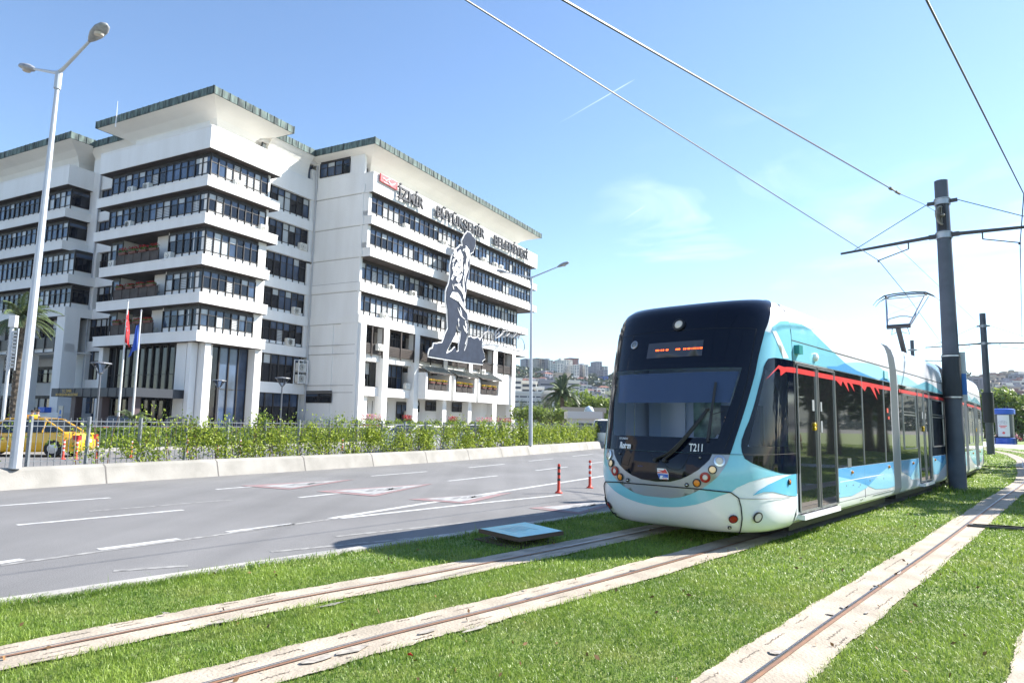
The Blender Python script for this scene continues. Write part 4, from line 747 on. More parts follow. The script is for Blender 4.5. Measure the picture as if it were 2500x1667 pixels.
# wipers
b = B(); 
for da, s in ((0, 0), (.016, .012)):
    P = []
    for k in range(9): t = k/8; P.append(SP(.0+da+(.205-s)*t, .424+.153*t, .05+.03*math.sin(PI*t))); 
    b.tube(P, .019, 6)
b.tube([SP(.2, .577, .06), SP(.225, .58, .06)], .02, 6); wa = b.build('wiper_arm', BLACK, tram)
b = B(); b.tube([SP(.232+.002*k, .488+.167*k/8, .05) for k in range(9)], .020, 6); b.tube([SP(.245, .50+.14*k/8, .04) for k in range(9)], .007, 5); b.build('wiper_blade', BLACK, wa)
b = B(); b.tube([SP(.205, .578, .06), SP(.25, .565, .07), (S0(.33, .575)+SN(.33, .575)*.07)], .006, 5); [b.lathe([(.03, 0), (.03, .05), (.012, .06)], SP(x, .421, .012), 12, 0, SN(x, .421)) for x in (0, .018)]; b.build('wiper_pivot', BLACK, wa)
# cab interior
INT = mat('cab_interior', (.55, .60, .68), .6); 
b = B(); b.box(-1.2, 1.2, 1.9, 1.94, .3, 3.1); b.build('cab_bulkhead', mat('cab_wall', (.50, .57, .68), .6), tram)
b = B(); b.box(-.35, .12, 1.86, 1.89, 1.5, 2.3); b.build('bulkhead_window', mat('bulkhead_glass', (.14, .22, .16), .1, var=.6, scale=6), tram); b = B(); b.box(-.95, -.5, 1.86, 1.89, .9, 2.3); b.box(.25, .6, 1.86, 1.89, .9, 2.3); b.build('cab_door', mat('cab_pale', (.62, .66, .70), .5), tram)
b = B(); b.box(-.95, .95, .75, 1.15, .9, 1.38); b.add([(-.8, .5, 1.3), (.8, .5, 1.3), (1, 1.15, 1.38), (-1, 1.15, 1.38)], [(0, 1, 2, 3)]); b.build('dashboard', INT, tram)
v_, f_ = cdt([(-.43, .692), (.43, .692), (.37, .605), (-.37, .605)], (), (.05, .03)); b = B(); b.add([SP(x, y, -.05) for x, y in v_], f_); b.build('sun_blind', mat('sun_blind', (.10, .14, .23), .8), tram)
b = B(); b.box(.35, .95, 1.35, 1.5, .9, 2.0); b.build('driver_seat', mat('seat_dark', (.04, .05, .08), .8), tram)
# --- straight sections: cross-section half width by height
XS = [(.30, 1.22), (.36, 1.30), (.45, 1.335), (.9, 1.335), (1.6, 1.335), (2.2, 1.335), (2.7, 1.335), (2.97, 1.33), (3.25, 1.30), (3.42, 1.25), (3.52, 1.17), (3.58, 1.0), (3.60, .7)]
def xs(z):
    for (z0, x0), (z1, x1) in zip(XS[:-1], XS[1:]):
        if z <= z1: return x0+(x1-x0)*max(0, (z-z0))/(z1-z0)
    return XS[-1][1]
SEGS = [(1.65, 7.5, 0), (8.1, 13.6, .3), (14.2, 17.4, .9), (18.0, 23.2, 2.8), (23.8, 29.65, 8.5)]
TM = []; p = Vector((0, 0)); prev = 0; y = 0; pa = 0
for (a, c, an) in SEGS:
    if a > 1.65: am = math.radians((pa+an)/2); p = p+Vector((-math.sin(am), math.cos(am)))*(a-y); 
    A_ = math.radians(an); y_start = 0 if a == 1.65 else a
    def mk(p=p.copy(), A=A_, ys=y_start): return lambda x, yy, z: (p.x+x*math.cos(A)-(yy-ys)*math.sin(A), p.y+x*math.sin(A)+(yy-ys)*math.cos(A), z)
    TM.append(mk()); p = p+Vector((-math.sin(A_), math.cos(A_)))*(c-y_start); y = c; pa = an
def section(k, items, waves):
    y0, y1, _ = SEGS[k]; T = TM[k]; b = B(T=T); n = len(XS); ys = [y0, y1]
    vs = [(x*s, yy, z) for yy in ys for s, L_ in ((1, XS), (-1, XS[::-1])) for z, x in L_]; m = 2*n
    b.add(vs, [(i, i+1, m+i+1, m+i) for i in range(m-1)]+[(m-1, 0, m, 2*m-1)]); 
    if k: b.add([(x*s, y0+.001, z) for s, L_ in ((1, XS), (-1, XS[::-1])) for z, x in L_], [tuple(range(m))[::-1]], 1)
    b.add([(x*s, y1-.001, z) for s, L_ in ((1, XS), (-1, XS[::-1])) for z, x in L_], [tuple(range(m))], 1)
    body = b.build('body_section', [TWH, BLACK], tram, smooth=30)
    for s in (1, -1):
        def sp(name, poly, m, off, par=tram, hol=()):
            b = B(T=T); v, f = cdt(poly, hol, (.4, .12)); b.add([((xs(z)+off)*s, yy, z) for yy, z in v], f if s > 0 else [q[::-1] for q in f]); return b.build(name, m, par)
        rect = lambda a, c, z0, z1: [(a, z0), (c, z0), (c, z1), (a, z1)]
        segs = []; doors = [i for i in items if i[0] == 'door']; cur = y0+(.0 if k in (0,) else .05)
        for d_ in doors+[('end', y1-.05, 0)]:
            if d_[1]-cur > .05: segs.append((cur, d_[1])); sp('window_band', rect(cur, d_[1], 1.03, 2.66), TGL, .006)
            cur = d_[2] if d_[0] == 'door' else cur
        for it in items:
            if it[0] == 'door':
                _, a, c = it; mid = (a+c)/2; sp('door_recess', rect(a, c, .43, 2.66), SEAM, .004)
                for q0, q1 in ((a+.03, mid-.03), (mid+.03, c-.03)):
                    dd = sp('door', rect(q0, q1, .46, 2.63), TGL, .010)
                    b = B(T=T); e = .022
                    for (ya, yb, za, zb) in ((q0, q0+e, .46, 2.63), (q1-e, q1, .46, 2.63), (q0, q1, .46, .46+e), (q0, q1, 2.63-e, 2.63)): b.box((1.335+.012)*s, (1.335+.03)*s, ya, yb, za, zb)
                    b.build('door_frame', ALU, dd)
                b = B(T=T); b.lathe([(.03, 0), (.035, .02), (.02, .03)], ((1.335+.01)*s, mid-.17, 1.68), 12, 0, (s, 0, 0)); b.lathe([(.03, 0), (.035, .02), (.02, .03)], ((1.335+.01)*s, mid-.17, 1.74), 12, 0, (s, 0, 0)); b.build('door_button', mat('button_yellow', (.85, .55, .02), .4), tram)
                for q_ in ((mid-.24, mid-.15, 1.95, 2.12), (mid+.15, mid+.22, 1.95, 2.1), (mid+.15, mid+.22, 1.62, 1.8)): b = B(T=T); b.box(1.345*s, 1.352*s, *q_); b.build('door_sticker', mat('sticker', (.3, .32, .34), .5), tram)
                b = B(T=T); b.box(1.25*s, 1.40*s, a+.08, c-.08, .36, .43); b.build('door_step', TWH, tram)
            elif it[0] == 'bar':
                b = B(T=T); b.box(1.338*s, 1.352*s, it[1]-.012, it[1]+.012, 1.04, 2.65); b.build('window_bar', ALU, tram)
            elif it[0] == 'win':
                _, a, c = it; w_ = sp('window', rect(a, c, 1.25, 2.48), mat('tram_window', (.006, .007, .009), .02, spec=1.0), .010)
                b = B(T=T); e = .03
                for (ya, yb, za, zb) in ((a, a+e, 1.25, 2.48), (c-e, c, 1.25, 2.48), (a, c, 1.25, 1.28), (a, c, 2.45, 2.48), (a, c, 2.0, 2.03), (a, c, 2.07, 2.09)): b.box(1.342*s, 1.358*s, ya, yb, za, zb)
                b.build('window_frame', ALU, w_)
        sp('red_line', rect(y0+(.0 if k == 0 else .1), y1-.05, 2.49, 2.566), TRED, .013)
        if k in (0, 4): 
            for tr in ([(3.7, 2.495), (3.98, 2.41), (4.05, 2.495)], [(4.1, 2.495), (4.44, 2.33), (4.32, 2.495)], [(4.45, 2.495), (4.78, 2.35), (4.65, 2.495)], [(5.1, 2.495), (5.3, 2.44), (5.46, 2.39), (5.62, 2.495)], [(5.85, 2.495), (6.35, 2.26), (6.12, 2.495)], [(6.25, 2.495), (6.54, 2.37), (6.45, 2.495)]):
                if k == 0: sp('skyline_motif', tr, TRED, .014)
        for nm, poly, m, off in waves:
            sp(nm, [(max(y0+.01, min(y1-.02, a_)), z_) for a_, z_ in poly], m, off)
        b = B(T=T); b.box(1.331*s, 1.337*s, y0, y1, 2.965, 2.977); b.build('roof_seam', SEAM, tram)
        b = B(T=T)
        for yy in np.arange(y0+1.2, y1, 2.6): b.lathe([(.03, 0), (.028, .02), (.01, .035)], (1.338*s, float(yy)+ (1.6 if k == 0 else 0), .93), 12, 0, (s, 0, 0))
        b.build('side_marker', LO, tram)
    b = B(T=T); b.box(-1.15, 1.15, y0+(.3 if k else .2), y1-.05, .18, .34); b.build('underframe', BLACK, tram)
    return body
w1 = [('wave', [(3.24, 2.675), (3.94, 2.8), (5.07, 2.91), (5.87, 2.95), (6.64, 2.945), (7.08, 2.87), (7.6, 2.72), (7.6, 2.675)], CYL, .004), ('wave', [(1.65, 2.675), (1.65, 3.24), (1.95, 3.27), (2.24, 3.28), (2.61, 3.24), (2.99, 3.14), (3.58, 2.99), (4.34, 2.83), (4.98, 2.75), (5.58, 2.69), (5.8, 2.675)], CYAN, .006),
      ('wave', [(3.24, 2.70), (3.8, 2.74), (4.27, 2.83), (4.98, 2.75), (6.07, 2.69), (6.5, 2.672), (3.3, 2.672)], TBL, .008), ('wave', [(6.6, 2.675), (7.1, 2.78), (7.45, 2.675)], TBL, .008),
      ('wave', [(3.62, 1.02), (7.6, 1.02), (7.6, .72), (6.9, .51), (5.97, .55), (5.5, .64), (3.62, .90)], mat('tram_mid_blue', (.12, .40, .74), .25, coat=.5), .004), ('wave', [(3.62, .9), (4.38, .81), (5.51, .63), (5.97, .55), (6.9, .51), (7.6, .52), (7.6, .72), (7.3, .90), (6.89, .91), (6.3, .82), (5.35, .61), (4.41, .53), (3.62, .55)], mat('tram_light_blue', (.30, .66, .86), .25, coat=.5), .006)]
w2 = [('wave', [(8.15, 2.675), (8.15, 2.88), (9.18, 2.88), (10.38, 2.76), (11.4, 2.675)], CYL, .004), ('wave', [(9.6, 2.675), (10.4, 2.78), (11.3, 2.9), (12.1, 2.86), (13.5, 2.72), (13.5, 2.675)], CYAN, .006), ('wave', [(8.15, 1.02), (9.95, 1.02), (9.95, .58), (9.2, .60), (8.15, .78)], MAT['tram_mid_blue'], .004), ('wave', [(8.9, .60), (9.95, .95), (9.95, .56), (9.4, .55)], MAT['tram_light_blue'], .006),
      ('wave', [(11.6, 1.02), (13.5, 1.02), (13.5, .8), (12.3, .55), (11.6, .58)], MAT['tram_light_blue'], .004), ('wave', [(11.6, 1.02), (13.5, 1.02), (12.9, .8)], MAT['tram_mid_blue'], .006)]
def sh(wv, d, m=None): return [(n, [(a+d, z) for a, z in p], mm, o) for n, p, mm, o in wv]
section(0, [('door', 1.74, 3.62), ('bar', 5.27), ('bar', 6.86)], w1); section(1, [('win', 8.5, 9.85), ('door', 10.0, 11.5), ('win', 11.75, 13.35)], w2)
section(2, [('win', 14.5, 17.1)], [('wave', [(14.25, 2.675), (14.25, 2.8), (15.6, 2.93), (17.3, 2.7), (17.3, 2.675)], CYAN, .005), ('wave', [(14.25, 1.02), (17.3, 1.02), (17.3, .6), (15.8, .52), (14.25, .8)], MAT['tram_light_blue'], .004)])
section(3, [('win', 18.3, 19.6), ('door', 20.4, 21.3), ('win', 21.6, 22.9)], sh(w2, 9.7)[:2]+[('wave', [(18.1, 1.02), (20.3, 1.02), (20.3, .5), (19.3, .6), (18.1, .9)], MAT['tram_light_blue'], .004), ('wave', [(21.4, 1.02), (23.1, 1.02), (23.1, .8), (22.3, .55), (21.4, .55)], CYAN, .004)])
section(4, [('win', 24.2, 26.6), ('door', 27.0, 28.8)], [('wave', [(23.85, 2.675), (23.85, 2.85), (26, 3.0), (29.6, 3.2), (29.6, 2.675)], CYAN, .004), ('wave', [(23.85, 1.02), (26.9, 1.02), (26.9, .6), (24, .6)], MAT['tram_light_blue'], .004)])
def rearT(x, y, z): return TM[4](-x, 31.3-y, z)
_n0 = set(bpy.data.objects); npanel('cab_shell', [(-1, 0), (1, 0), (1, 1), (-1, 1)], TWH, 0, T=rearT); npanel('front_mask', mirring(MK), TBK, .012, T=rearT); npanel('front_skin', mirring(CY), CYAN, .004, T=rearT)
npanel('side_window_frame', [(-a, w) for a, w in SWN][::-1], TBK, .008, T=rearT); npanel('side_window_frame', SWN, TBK, .008, T=rearT)
# bellows between the sections
for i in range(4):
    n = len(XS); nr = 13; b = B(); vs = []; prof = [(x*s, z) for s, L_ in ((1, XS), (-1, XS[::-1])) for z, x in L_]; m = len(prof)
    for j in range(nr):
        t = j/(nr-1); ins = .0 if j % 2 == 0 else .05
        for x, z in prof:
            A1 = Vector(TM[i](x*(1-ins/1.3), SEGS[i][1], z-(ins if z > 3.3 else 0))); B1 = Vector(TM[i+1](x*(1-ins/1.3), SEGS[i+1][0], z-(ins if z > 3.3 else 0))); vs.append(A1.lerp(B1, t))
    b.add(vs, [(j*m+q, j*m+(q+1) % m, (j+1)*m+(q+1) % m, (j+1)*m+q) for j in range(nr-1) for q in range(m)]); b.mi = [(i_//m) % 2 for i_ in range(len(b.f))]; b.build('bellows', [mat('bellows_grey', (.60, .60, .60), .7), mat('bellows_dark', (.32, .32, .33), .8)], tram)
# wheels
for k, yy in ((0, 4.2), (0, 6.0), (2, 14.9), (2, 16.7), (4, 25.3), (4, 27.1)):
    for s in (1, -1):
        q = TM[k](.72*s, yy, .29+.08); b = B(); b.lathe([(.12, -.07), (.29, -.07), (.29, .07), (.12, .08)], q, 24, 0, (1, 0, 0)); b.build('wheel', STEEL, tram)
# small fittings on the right side
def fit(name, y, z, dy, dz, dx, m, k=0, bev=.01): b = B(T=TM[k]); x = xs(z); b.box(x, x+dx, y-dy/2, y+dy/2, z-dz/2, z+dz/2); return b.build(name, m, tram)
fit('side_camera', 1.82, 2.84, .16, .13, .08, mat('camera_green', (.02, .22, .22), .4)); fit('side_speaker', 7.1, 2.80, .3, .16, .03, mat('speaker_cyan', (.30, .62, .68), .5)); fit('warning_sticker', 7.12, 2.07, .1, .09, .016, mat('sticker_red', (.75, .12, .08), .5)); fit('warning_sticker', 7.2, 1.92, .09, .06, .016, MAT['sticker_red'])
b = B(T=TM[0]); b.lathe([(.07, 0), (.06, .04), (.02, .06)], (1.337, 2.66, 2.8), 16, 0, (1, 0, 0)); b.build('side_lamp', SW, tram, smooth=40)
fit('access_hatch', 4.32, 1.1, .2, .15, .012, ALU); fit('skirt_seam', 6.6, .44, 1.6, .008, .004, SEAM); fit('skirt_seam', 5.4, .47, 3.4, .006, .003, SEAM); fit('skirt_seam', 5.27, .72, .008, .56, .004, SEAM); fit('skirt_seam', 5.2, .80, 2.9, .012, .006, TWH)
for yy, zz in ((3.7, .62), (4.1, .72), (4.5, .71), (4.85, .66), (4.95, .69), (5.6, .73), (6.1, .75), (6.6, .72), (5.0, .42), (5.1, .42)): fit('bolt', yy, zz, .022, .022, .010, ALU)
# pantograph on the middle section
pt = B(T=TM[2]); Y = 16.0; RK = mat('pantograph_dark', (.05, .05, .055), .5)
pt.box(-.5, .5, Y-.9, Y+.5, 3.60, 3.72); pt.build('pantograph_base', RK, tram)
pt = B(T=TM[2]); pt.tube([(0, Y+.35, 3.7), (-.02, Y-.75, 4.85)], .075, 8); pt.tube([(-.33, Y-.75, 4.88), (.33, Y-.75, 4.88)], .07, 8); pt.tube([(-.09, Y-.7, 4.7), (-.25, Y-.5, 4.65), (-.2, Y-.6, 4.9)], .012, 5); pt.tube([(.09, Y-.7, 4.7), (.25, Y-.5, 4.65), (.2, Y-.6, 4.9)], .012, 5); pa_ = pt.build('pantograph_lower_arm', RK, tram)
pt = B(T=TM[2]); 
for s in (-1, 1): pt.tube([(.3*s, Y-.75, 4.88), (.56*s, Y+.45, 5.98)], [.04, .025], 8)
pt.tube([(.36, Y-.7, 4.95), (.66, Y+.5, 5.95)], .014, 5); pt.tube([(-.36, Y-.45, 5.16), (-.2, Y-.45, 5.2), (0, Y-.45, 5.24), (.2, Y-.45, 5.22), (.37, Y-.45, 5.16)], .02, 6); pt.tube([(-.34, Y-.4, 5.3), (.5, Y+.3, 5.8)], .004, 4); pt.tube([(.36, Y-.4, 5.3), (-.5, Y+.3, 5.8)], .004, 4); pt.tube([(-.56, Y+.45, 5.98), (.56, Y+.45, 5.98)], .018, 6)
pt.build('pantograph_upper_arm', mat('pantograph_alu', (.42, .43, .45), .4, metal=.5), tram)
pt = B(T=TM[2])
for dy in (-.05, .28):
    pt.tube([(-.95, Y+.45+dy, 5.80), (-.82, Y+.45+dy, 5.95), (-.6, Y+.45+dy, 6.08), (-.3, Y+.45+dy, 6.12), (.3, Y+.45+dy, 6.12), (.6, Y+.45+dy, 6.08), (.82, Y+.45+dy, 5.95), (.95, Y+.45+dy, 5.80)], [.008, .012, .026, .026, .026, .026, .012, .008], 6)
for s in (-1, 1): pt.tube([(.56*s, Y+.4, 6.05), (.56*s, Y+.73, 6.05)], .03, 6)
pt.build('pantograph_head', RK, tram)
# ---------------------------------------------------------------- catenary poles and wires
def clamp(b, z, r, m=0):
    b.lathe([(r, z-.09), (r+.035, z-.09), (r+.035, z-.07), (r+.012, z-.065), (r+.012, z+.065), (r+.035, z+.07), (r+.035, z+.09), (r, z+.09)], (0, 0, 0), 24, m)
def catenary_pole(P, rz, H, r0, r1, zc, za, armL, armR, label, big=False):
    t = thing('catenary_pole', label, 'pole', (P.x, P.y, .05), rz, 'round steel poles carrying the tram wires'); b = B()
    b.lathe([(r0, -.1), (r0*.98, H*.3), (r1*1.04, H*.8), (r1, H), (r1-.02, H+.0), (r1-.02, H-.3)], (0, 0, 0), 28); b.build('pole', POLEM, t, smooth=50)
    b = B(); clamp(b, zc, r1*1.02); b.build('clamp', GREY, t, smooth=40); b = B(); clamp(b, za, r1*1.04); b.build('clamp', GREY, t, smooth=40)
    b = B(); b.tube([(-r1-.16, 0, za), (armL, 0, za-.12)], [.055, .035], 10); b.tube([(r1+.16, 0, za), (armR, 0, za-.12)], [.055, .035], 10)
    for s in (-1, 1): b.box(min(s*r1, s*(r1+.2)), max(s*r1, s*(r1+.2)), -.05, .05, za-.06, za+.06); b.box(min(s*r1, s*(r1+.2)), max(s*r1, s*(r1+.2)), -.03, .03, zc-.05, zc+.05)
    arm = b.build('cross_arm', RK, t, smooth=40)
    b = B(); b.tube([(-r1-.2, 0, zc), (armL+.4, 0, za-.05)], .012, 5); b.tube([(r1+.2, 0, zc), (armR-.4, 0, za-.05)], .012, 5); b.build('stay_wire', RK, t)
    b = B()
    for s, A in ((-1, armL), (1, armR)):
        b.tube([(s*.9, 0, za-.05), (s*.9, 0, za-.25)], .02, 5); b.tube([(s*.9, 0, za-.25), (A*.62, 0, za-.48)], .016, 6); b.lathe([(.03, 0), (.03, .06)], (A*.62, 0, za-.53), 8)
    b.build('registration_arm', RK, t); return t
P1 = G(2340, 1203); P2 = G(2420, 1111)
pole1 = catenary_pole(P1, -TH, 8.72, .215, .172, 8.1, 7.12, -2.75, 2.75, 'thick dark grey steel pole with a toothed wheel in its slot, close beside the tram', True)
b = B(); b.box(-.1, .1, -.178, -.16, 7.25, 8.0); b.build('slot', BLACK, pole1)
b = B(); A_ = Vector((.9, -.42, 0)); b.lathe([(.26, -.02), (.27, -.01), (.27, .01), (.26, .02), (.235, .02), (.235, -.02)], (.0, -.2, 7.66), 28, 0, A_)
for k in range(28): t = 2*PI*k/28; b.lathe([(.016, -.012), (.016, .012)], (.0-.42*.0+math.cos(t)*.27*(-.42)*-1*-1, -.2+math.cos(t)*.27*-.9, 7.66+math.sin(t)*.27), 6, 0, A_)
b.lathe([(.05, -.05), (.05, .06), (.02, .09)], (0, -.2, 7.66), 12, 0, A_); b.tube([(0, -.2, 7.42), (0, -.2, 7.9)], .014, 5); b.build('tension_wheel', mat('wheel_metal', (.30, .27, .23), .5, metal=.5), pole1)
b = B(); b.lathe([(.215, 2.5), (.226, 2.5), (.226, 3.72), (.21, 3.72)], (0, 0, 0), 28); b.build('sleeve', mat('sleeve_dark', (.025, .03, .038), .6), pole1); b = B(); b.lathe([(.228, 2.52), (.232, 2.52), (.232, 2.56), (.228, 2.56)], (0, 0, 0), 28); b.lathe([(.228, 3.66), (.232, 3.66), (.232, 3.70), (.228, 3.70)], (0, 0, 0), 28); b.build('sleeve_band', ALU, pole1)
b = B(); b.box(.10, .32, .16, .19, 2.45, 3.8); pl_ = b.build('sign_plate', mat('sign_pale', (.62, .68, .72), .5), pole1); b = B(); b.box(.2, .31, .15, .157, 2.62, 3.2); b.build('sign_print', mat('sign_blue', (.04, .2, .6), .5), pl_)
pole2 = catenary_pole(P2, -math.radians(36), 9.9, .24, .19, 9.0, 7.75, -3.6, 3.6, 'second dark pole standing behind the tail of the tram')
b = B(); b.lathe([(.24, 2.2), (.34, 2.2), (.34, 4.3), (.24, 4.3)], (0, 0, 0), 16); b.build('sleeve', MAT['sleeve_dark'], pole2)
P3 = Vector((45, 72, 0)); pole3 = catenary_pole(Vector((37.5, 63.5, 0)), -math.radians(30), 9.9, .2, .16, 9.0, 8.0, -3.2, 3.4, 'third pole, only its top showing above the tram roof')
# contact wires
def wire(label, pts, r=.011, sag=0):
    b = B(); b.tube(pts, r, 5, caps=False); o = b.build('overhead_wire', RK); return tag(o, label, 'wire', 'overhead tram wires')
def plane_pt(n_off, x, y): d = ray(x, y); t = n_off/(d.x*TN.x+d.y*TN.y); return Vector((d.x*t, d.y*t, EYE+d.z*t))
K = P1+TN*(-1.70)+Vector((0, 0, 6.69)); A0 = plane_pt(-4.86, 1137, 0); HEAD = TO+TN*0+TD_*16.3; ph = Vector(TM[2](0, 16.45, 6.14)); ph = TO+TN*ph.x+TD_*ph.y+Vector((0, 0, ph.z))
E1 = Vector((33.4, 47.9, 0))+Vector((-math.cos(math.radians(36))*2.2, math.sin(math.radians(36))*2.2, 7.3))
dirn = (K-A0)
wire('contact wire over the tram track from the top edge to the pantograph', [A0-dirn*1.5, A0, K, ph, E1], .011)
W2 = plane_pt(-3.35, 2196, 473); W2a = plane_pt(-3.35, 1375, 0); hub = P1+Vector((-.1, -.15, 7.7))
wire('tension wire running down to the toothed wheel in the thick pole', [W2a-(W2-W2a), W2a, W2], .013); wire('short thin pair of wires between turnbuckle and wheel', [W2, W2.lerp(hub, .5)+Vector((0, 0, .05)), hub], .008)
t = thing('turnbuckle', 'knotty metal turnbuckle in the wire just left of the thick pole', 'turnbuckle', W2); b = B(); dd = (W2a-W2).normalized(); b.tube([dd*-.02, dd*.35], .03, 6); b.tube([dd*.4, dd*.7], .018, 6); b.tube([dd*.74, dd*.9], .035, 6); b.build('body', mat('old_metal', (.12, .10, .08), .6), t)
C1 = plane_pt(-1.2, 2262, 0); C2 = P1+TN*1.72+Vector((0, 0, 6.69)); E2 = E1+Vector((3.6, -2.4, 0)); wire('contact wire over the second track at the upper right corner', [C1-(C2-C1)*1.2, C1, plane_pt(-1.3, 2500, 474), C2+TD_*0, E2], .013)
wire('thin catenary wire above the second pole arm', [P1+TN*-1.2+Vector((0, 0, 7.05)), Vector((33.4, 47.9, 8.9)), Vector((37.5, 63.5, 8.9))], .008)
# ---------------------------------------------------------------- street lamps
LAMPM = mat('lamp_galvanised', (.50, .53, .57), .45, metal=.25, var=.05, scale=4)
def street_lamp(P, top, label, arm=1.85):
    t = thing('street_lamp', label, 'street lamp', P, 0, 'double-armed street lamps'); b = B(); v = top-P
    b.tube([Vector((0, 0, 0)), v*.5, v], [.12, .08, .045], 12); b.build('pole', LAMPM, t, smooth=False)
    b = B(); b.tube([v*.955, v*1.0], .075, 10); b.build('collar', LAMPM, t)
    d = Vector((math.sin(math.radians(121)), math.cos(math.radians(121)), 0))
    for s in (-1, 1):
        e = v+d*s*arm*.84+Vector((0, 0, .42)); b = B(); b.tube([v, v+d*s*.2+Vector((0, 0, .05)), e], [.05, .04, .03], 8); b.build('arm', LAMPM, t)
        b = B(); u_ = (e-v).normalized(); c = e+u_*.3; side = u_.cross(Vector((0, 0, 1))).normalized(); upv = side.cross(u_).normalized(); rings = []
        for q, w_, hh in ((-.3, .03, .03), (-.18, .09, .07), (0, .15, .10), (.2, .16, .10), (.36, .11, .07), (.42, .03, .03)):
            rings.append([c+u_*q+side*w_*math.cos(a)+upv*(hh*math.sin(a) if math.sin(a) > 0 else hh*.7*math.sin(a)) for a in [2*PI*i/12 for i in range(12)]])
        b.add([p for r in rings for p in r], [(i*12+k, i*12+(k+1) % 12, i*12+12+(k+1) % 12, i*12+12+k) for i in range(5) for k in range(12)]+[tuple(range(12))[::-1], tuple(range(60, 72))]); h_ = b.build('lamp_head', mat('lamp_head_grey', (.30, .31, .33), .45, var=.2, scale=9), t, smooth=60)
        b = B(); b.lathe([(.11, 0), (.09, -.05), (.02, -.07)], c+u_*.1-upv*.04, 12); b.build('lens', mat('lamp_lens', (.55, .5, .45), .2), h_)
    return t
g1 = G(36, 1143.5, .45); street_lamp(g1, Vector((-10.91, 15.43, 9.74)), 'near tall grey double-armed street lamp standing before the fence at the left', 1.5); g2 = G(1295, 1087.7, .45); street_lamp(g2, Vector((.99, 36.34, 9.45)), 'far slim double-armed street lamp at the end of the wing')
# ---------------------------------------------------------------- far barrier, fence and vines
BK = offset(BARR, -.22); BT = offset(BARR, -.12); b = B(); HB = .46
for (L0, L1, za, zb) in ((BARR, BT, 0, .40), (BT, BK, .40, HB), (BK, offset(BARR, -.42), HB, HB), (offset(BARR, -.42), offset(BARR, -.44), HB, -.05)):
    n = len(L0); b.add([(p.x, p.y, za) for p in L0]+[(p.x, p.y, zb) for p in L1], [(i, i+1, n+i+1, n+i) for i in range(n-1)])
bar = thing('concrete_barrier', 'long low sloping concrete barrier along the far side of the road', 'barrier', (0, 0, 0)); b.build('barrier_body', mat('barrier_concrete', (.36, .345, .315), .85, col2=(.27, .26, .235), detail=9, scale=1.6, bump=.25, bscale=25), bar)
def along(L, s0, s1, step):
    acc = 0; out = []; nxt = s0
    for a, c in zip(L[:-1], L[1:]):
        l = (c-a).length
        while nxt <= acc+l and nxt <= s1: out.append((a.lerp(c, (nxt-acc)/l), (c-a).normalized(), nxt)); nxt += step
        acc += l
    return out
b = B()
for p, d, s in along(BARR, 15, 75, 3.1): n = Vector((d.y, -d.x)); q = p+n*.002; b.add([(p.x+n.x*.006, p.y+n.y*.006, 0.0), (p.x+n.x*.006+d.x*.03, p.y+n.y*.006+d.y*.03, 0.0), (p.x-n.x*.114+d.x*.03, p.y-n.y*.114+d.y*.03, .402), (p.x-n.x*.114, p.y-n.y*.114, .402)], [(0, 1, 2, 3)]); b.add([(p.x-n.x*.113, p.y-n.y*.113, .404), (p.x-n.x*.113+d.x*.03, p.y-n.y*.113+d.y*.03, .404), (p.x-n.x*.22+d.x*.03, p.y-n.y*.22+d.y*.03, HB+.004), (p.x-n.x*.22, p.y-n.y*.22, HB+.004)], [(0, 1, 2, 3)])
b.build('expansion_joint', mat('joint_dark', (.16, .15, .14), .9), bar)
FL = offset(BARR, -.62); FENM = mat('fence_grey', (.23, .25, .27), .5, metal=.3, var=.1, scale=10); fence = thing('metal_fence', 'grey metal picket fence overgrown with green vines behind the barrier', 'fence', (0, 0, 0))
posts = along(FL, 17.5, 92, 1.32); VM = leafmat('vine_leaf', (.08, .16, .015), (.48, .56, .08), scale=1.2, trans=.4); STEM = mat('vine_stem', (.12, .07, .04), .8); R = random.Random(9)
b = B(); ribbon(b, offset(BARR, -.43), offset(BARR, -1.4), .38); tag(b.build('planting_strip', mat('soil_strip', (.10, .085, .06), .95, var=.3, scale=4)), None, kind='structure')
